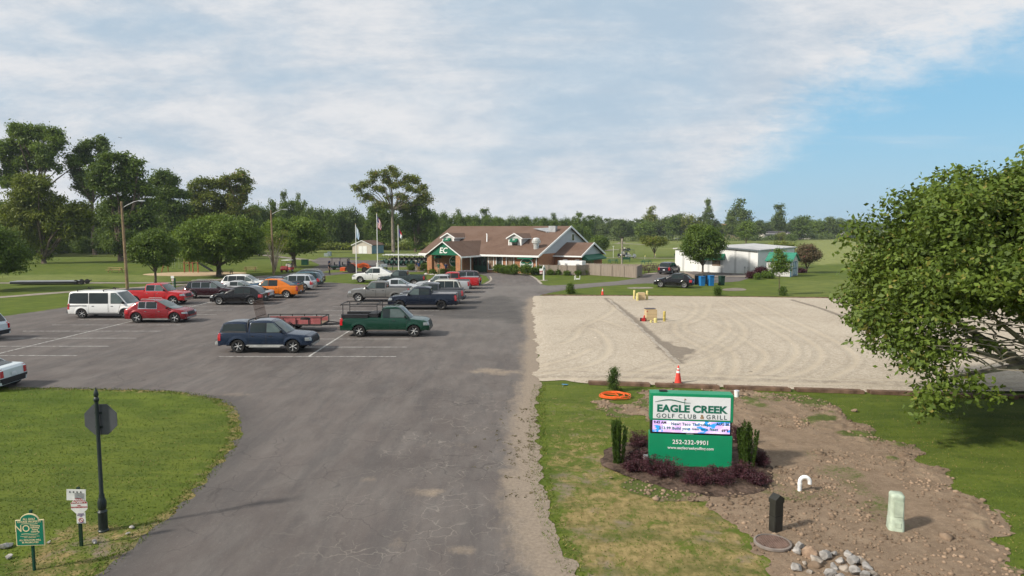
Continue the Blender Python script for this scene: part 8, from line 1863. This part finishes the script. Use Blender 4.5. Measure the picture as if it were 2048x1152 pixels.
# bed of pale stones round the portico shrubs
xs_, ys_ = [], []
for i in range(90):
    px = lerp(849, 932, i / 89); py = 548.5 + 1.8 * math.sin(i * .05); q = at(px, py); xs_.append(q.x + random.Random(i).uniform(-.1, .1)); ys_.append(q.y + random.Random(i + 9).uniform(-.3, .3))
setp(rocks_np('edging_stones', np.array(xs_), np.array(ys_), .11, mat('pale_stone', (.52, .47, .42), .9), .05, 5), 'row of small pale stones edging the entrance shrub bed', 'stones')
# planter barrels
q = at(906, 547); t = thing('planter', 'round brown planter among the entrance shrubs', 'planter', (q.x, q.y + .6, 0)); MB().lathe([(.34, 0), (.42, .5), (.45, .55), (.38, .55)], 16).build('tub', M['brown'], t); crown_obj('plant', leaves([(0, 0, .75, .4, .4, .25)], 500, .1, 3), M['f_bush'], t)
# ---- playground
q = at(385, 544.5); t = thing('playground_set', 'wooden climbing tower with black slide and swing beam on sand', 'playground', (q.x, q.y, .02), radians(-6)); pm = mat('redwood', (.28, .10, .05), .8, 0, .2, .2, 4)
for x_, y_, h_ in ((-.9, -.7, 3.2), (-.9, .7, 3.2), (.5, -.7, 3.4), (.5, .7, 3.4), (1.3, -.6, 2.6)): MB().box((x_, y_, h_ / 2), (.14, .14, h_)).build('post', pm, t, smooth=None)
MB().box((-.2, 0, 1.45), (1.5, 1.5, .08)).build('platform', pm, t, smooth=None); mb = MB()
for z_ in (1.8, 2.1): mb.box((-.2, -.72, z_), (1.4, .05, .1)); 
mb.build('railing', pm, t, smooth=None)
MB().prism([(-1.1, 2.9), (.7, 2.9), (-.2, 3.6)], -.9, .9).build('tower_roof', mat('playground_roof', (.07, .05, .045), .8), t, smooth=None)
mb = MB(); mb.grid([[(1.0 + k * .28, y_, 1.5 - k * .165 + (.12 if abs(y_) > .25 else 0)) for y_ in (-.3, -.24, 0, .24, .3)] for k in range(9)]); o = mb.build('slide', M['black'], t); sm_ = o.modifiers.new('s', 'SOLIDIFY'); sm_.thickness = .05
MB().tube([(-1.0, 0, 2.6), (-4.2, 0, 2.5)], .08, 6).build('swing_beam', pm, t); mb = MB(); mb.tube([(-4.2, 0, 2.5), (-4.6, -.9, 0)], .07, 6); mb.tube([(-4.2, 0, 2.5), (-4.6, .9, 0)], .07, 6); mb.build('a_frame', pm, t)
for x_ in (-2.0, -3.1):
    s2 = MB().box((x_, 0, .55), (.45, .18, .03)).build('swing_seat', M['black'], t, smooth=None); mb = MB()
    for d_ in (-.2, .2): mb.tube([(x_ + d_, 0, .55), (x_ + d_, 0, 2.5)], .012, 4)
    mb.build('chain', M['steel'], s2)
# ---- long low trailer bed at the left
a_ = at(20, 571); b2 = at(168, 569.5); L_ = (b2 - a_).length; c_ = (a_ + b2) / 2; t = thing('flatbed_trailer', 'very long low grey flatbed lying beside the cart path at the left edge', 'trailer', (c_.x, c_.y + .9, 0), math.atan2(b2.y - a_.y, b2.x - a_.x))
MB().bbox((-.6, 0, .42), (L_ - .8, 1.7, .10), .02).build('deck', mat('grey_deck', (.24, .25, .27), .7, 0, .3, .12, 1), t); MB().box((-.6, -.80, .27), (L_ - .9, .08, .22)).build('side_beam', M['black'], t, smooth=None); MB().box((-.6, .80, .27), (L_ - .9, .08, .22)).build('side_beam', M['black'], t, smooth=None)
for s_ in (-1, 1):
    for x_ in (L_ / 2 - .45, L_ / 2 - 1.1): MB().lathe([(.10, -.1), (.28, -.1), (.30, 0), (.28, .1), (.10, .1)], 16, axis='y').build('wheel', M['rubber'], t, (x_, s_ * .7, .30))
MB().tube([(L_ / 2 - 1.2, 0, .35), (L_ / 2 + .4, 0, .5)], .06, 6).build('drawbar', M['black'], t)
# two birds far up
for i, (px, lb) in enumerate(((250, 'left one'), (254, 'right one'))):
    D = 180; t = thing('bird', 'tiny dark bird flying above the left trees, ' + lb, 'bird', ((px - 1024) / F * D, D, CH + (HOR - 278.5 - i) * D / F)); 
    mb = MB(); mb.tube([(-.18, 0, 0), (-.05, 0, .02), (.1, 0, .02), (.17, 0, .03)], [.01, .045, .035, .015], 6); mb.grid([[(-.06, 0, .03), (.07, 0, .03)], [(-.04, .22, .10), (.07, .2, .10)], [(-.07, .42, .04), (-.02, .40, .04)]]); mb.grid([[(-.06, 0, .03), (.07, 0, .03)], [(-.04, -.22, .10), (.07, -.2, .10)], [(-.07, -.42, .04), (-.02, -.40, .04)]]); mb.build('body', M['black'], t)
# ---- air: thin summer haze
hz3 = MB().box((0, 450, 17), (2600, 2300, 38)).build('haze', None, smooth=None) if False else None
m = bpy.data.materials.new('haze_air'); m.use_nodes = True; m.node_tree.nodes.clear(); nt = m.node_tree
pv = nt.nodes.new('ShaderNodeVolumePrincipled'); pv.inputs['Color'].default_value = (.80, .88, 1, 1); pv.inputs['Density'].default_value = .00014; pv.inputs['Anisotropy'].default_value = .0
oo = nt.nodes.new('ShaderNodeOutputMaterial'); nt.links.new(pv.outputs[0], oo.inputs[1])
hz3 = MB().box((0, 900, 17), (7400, 2400, 36)).build('haze', m, smooth=None); hz3['kind'] = 'stuff'; setp(hz3, 'thin pale air haze over the whole land', 'haze')
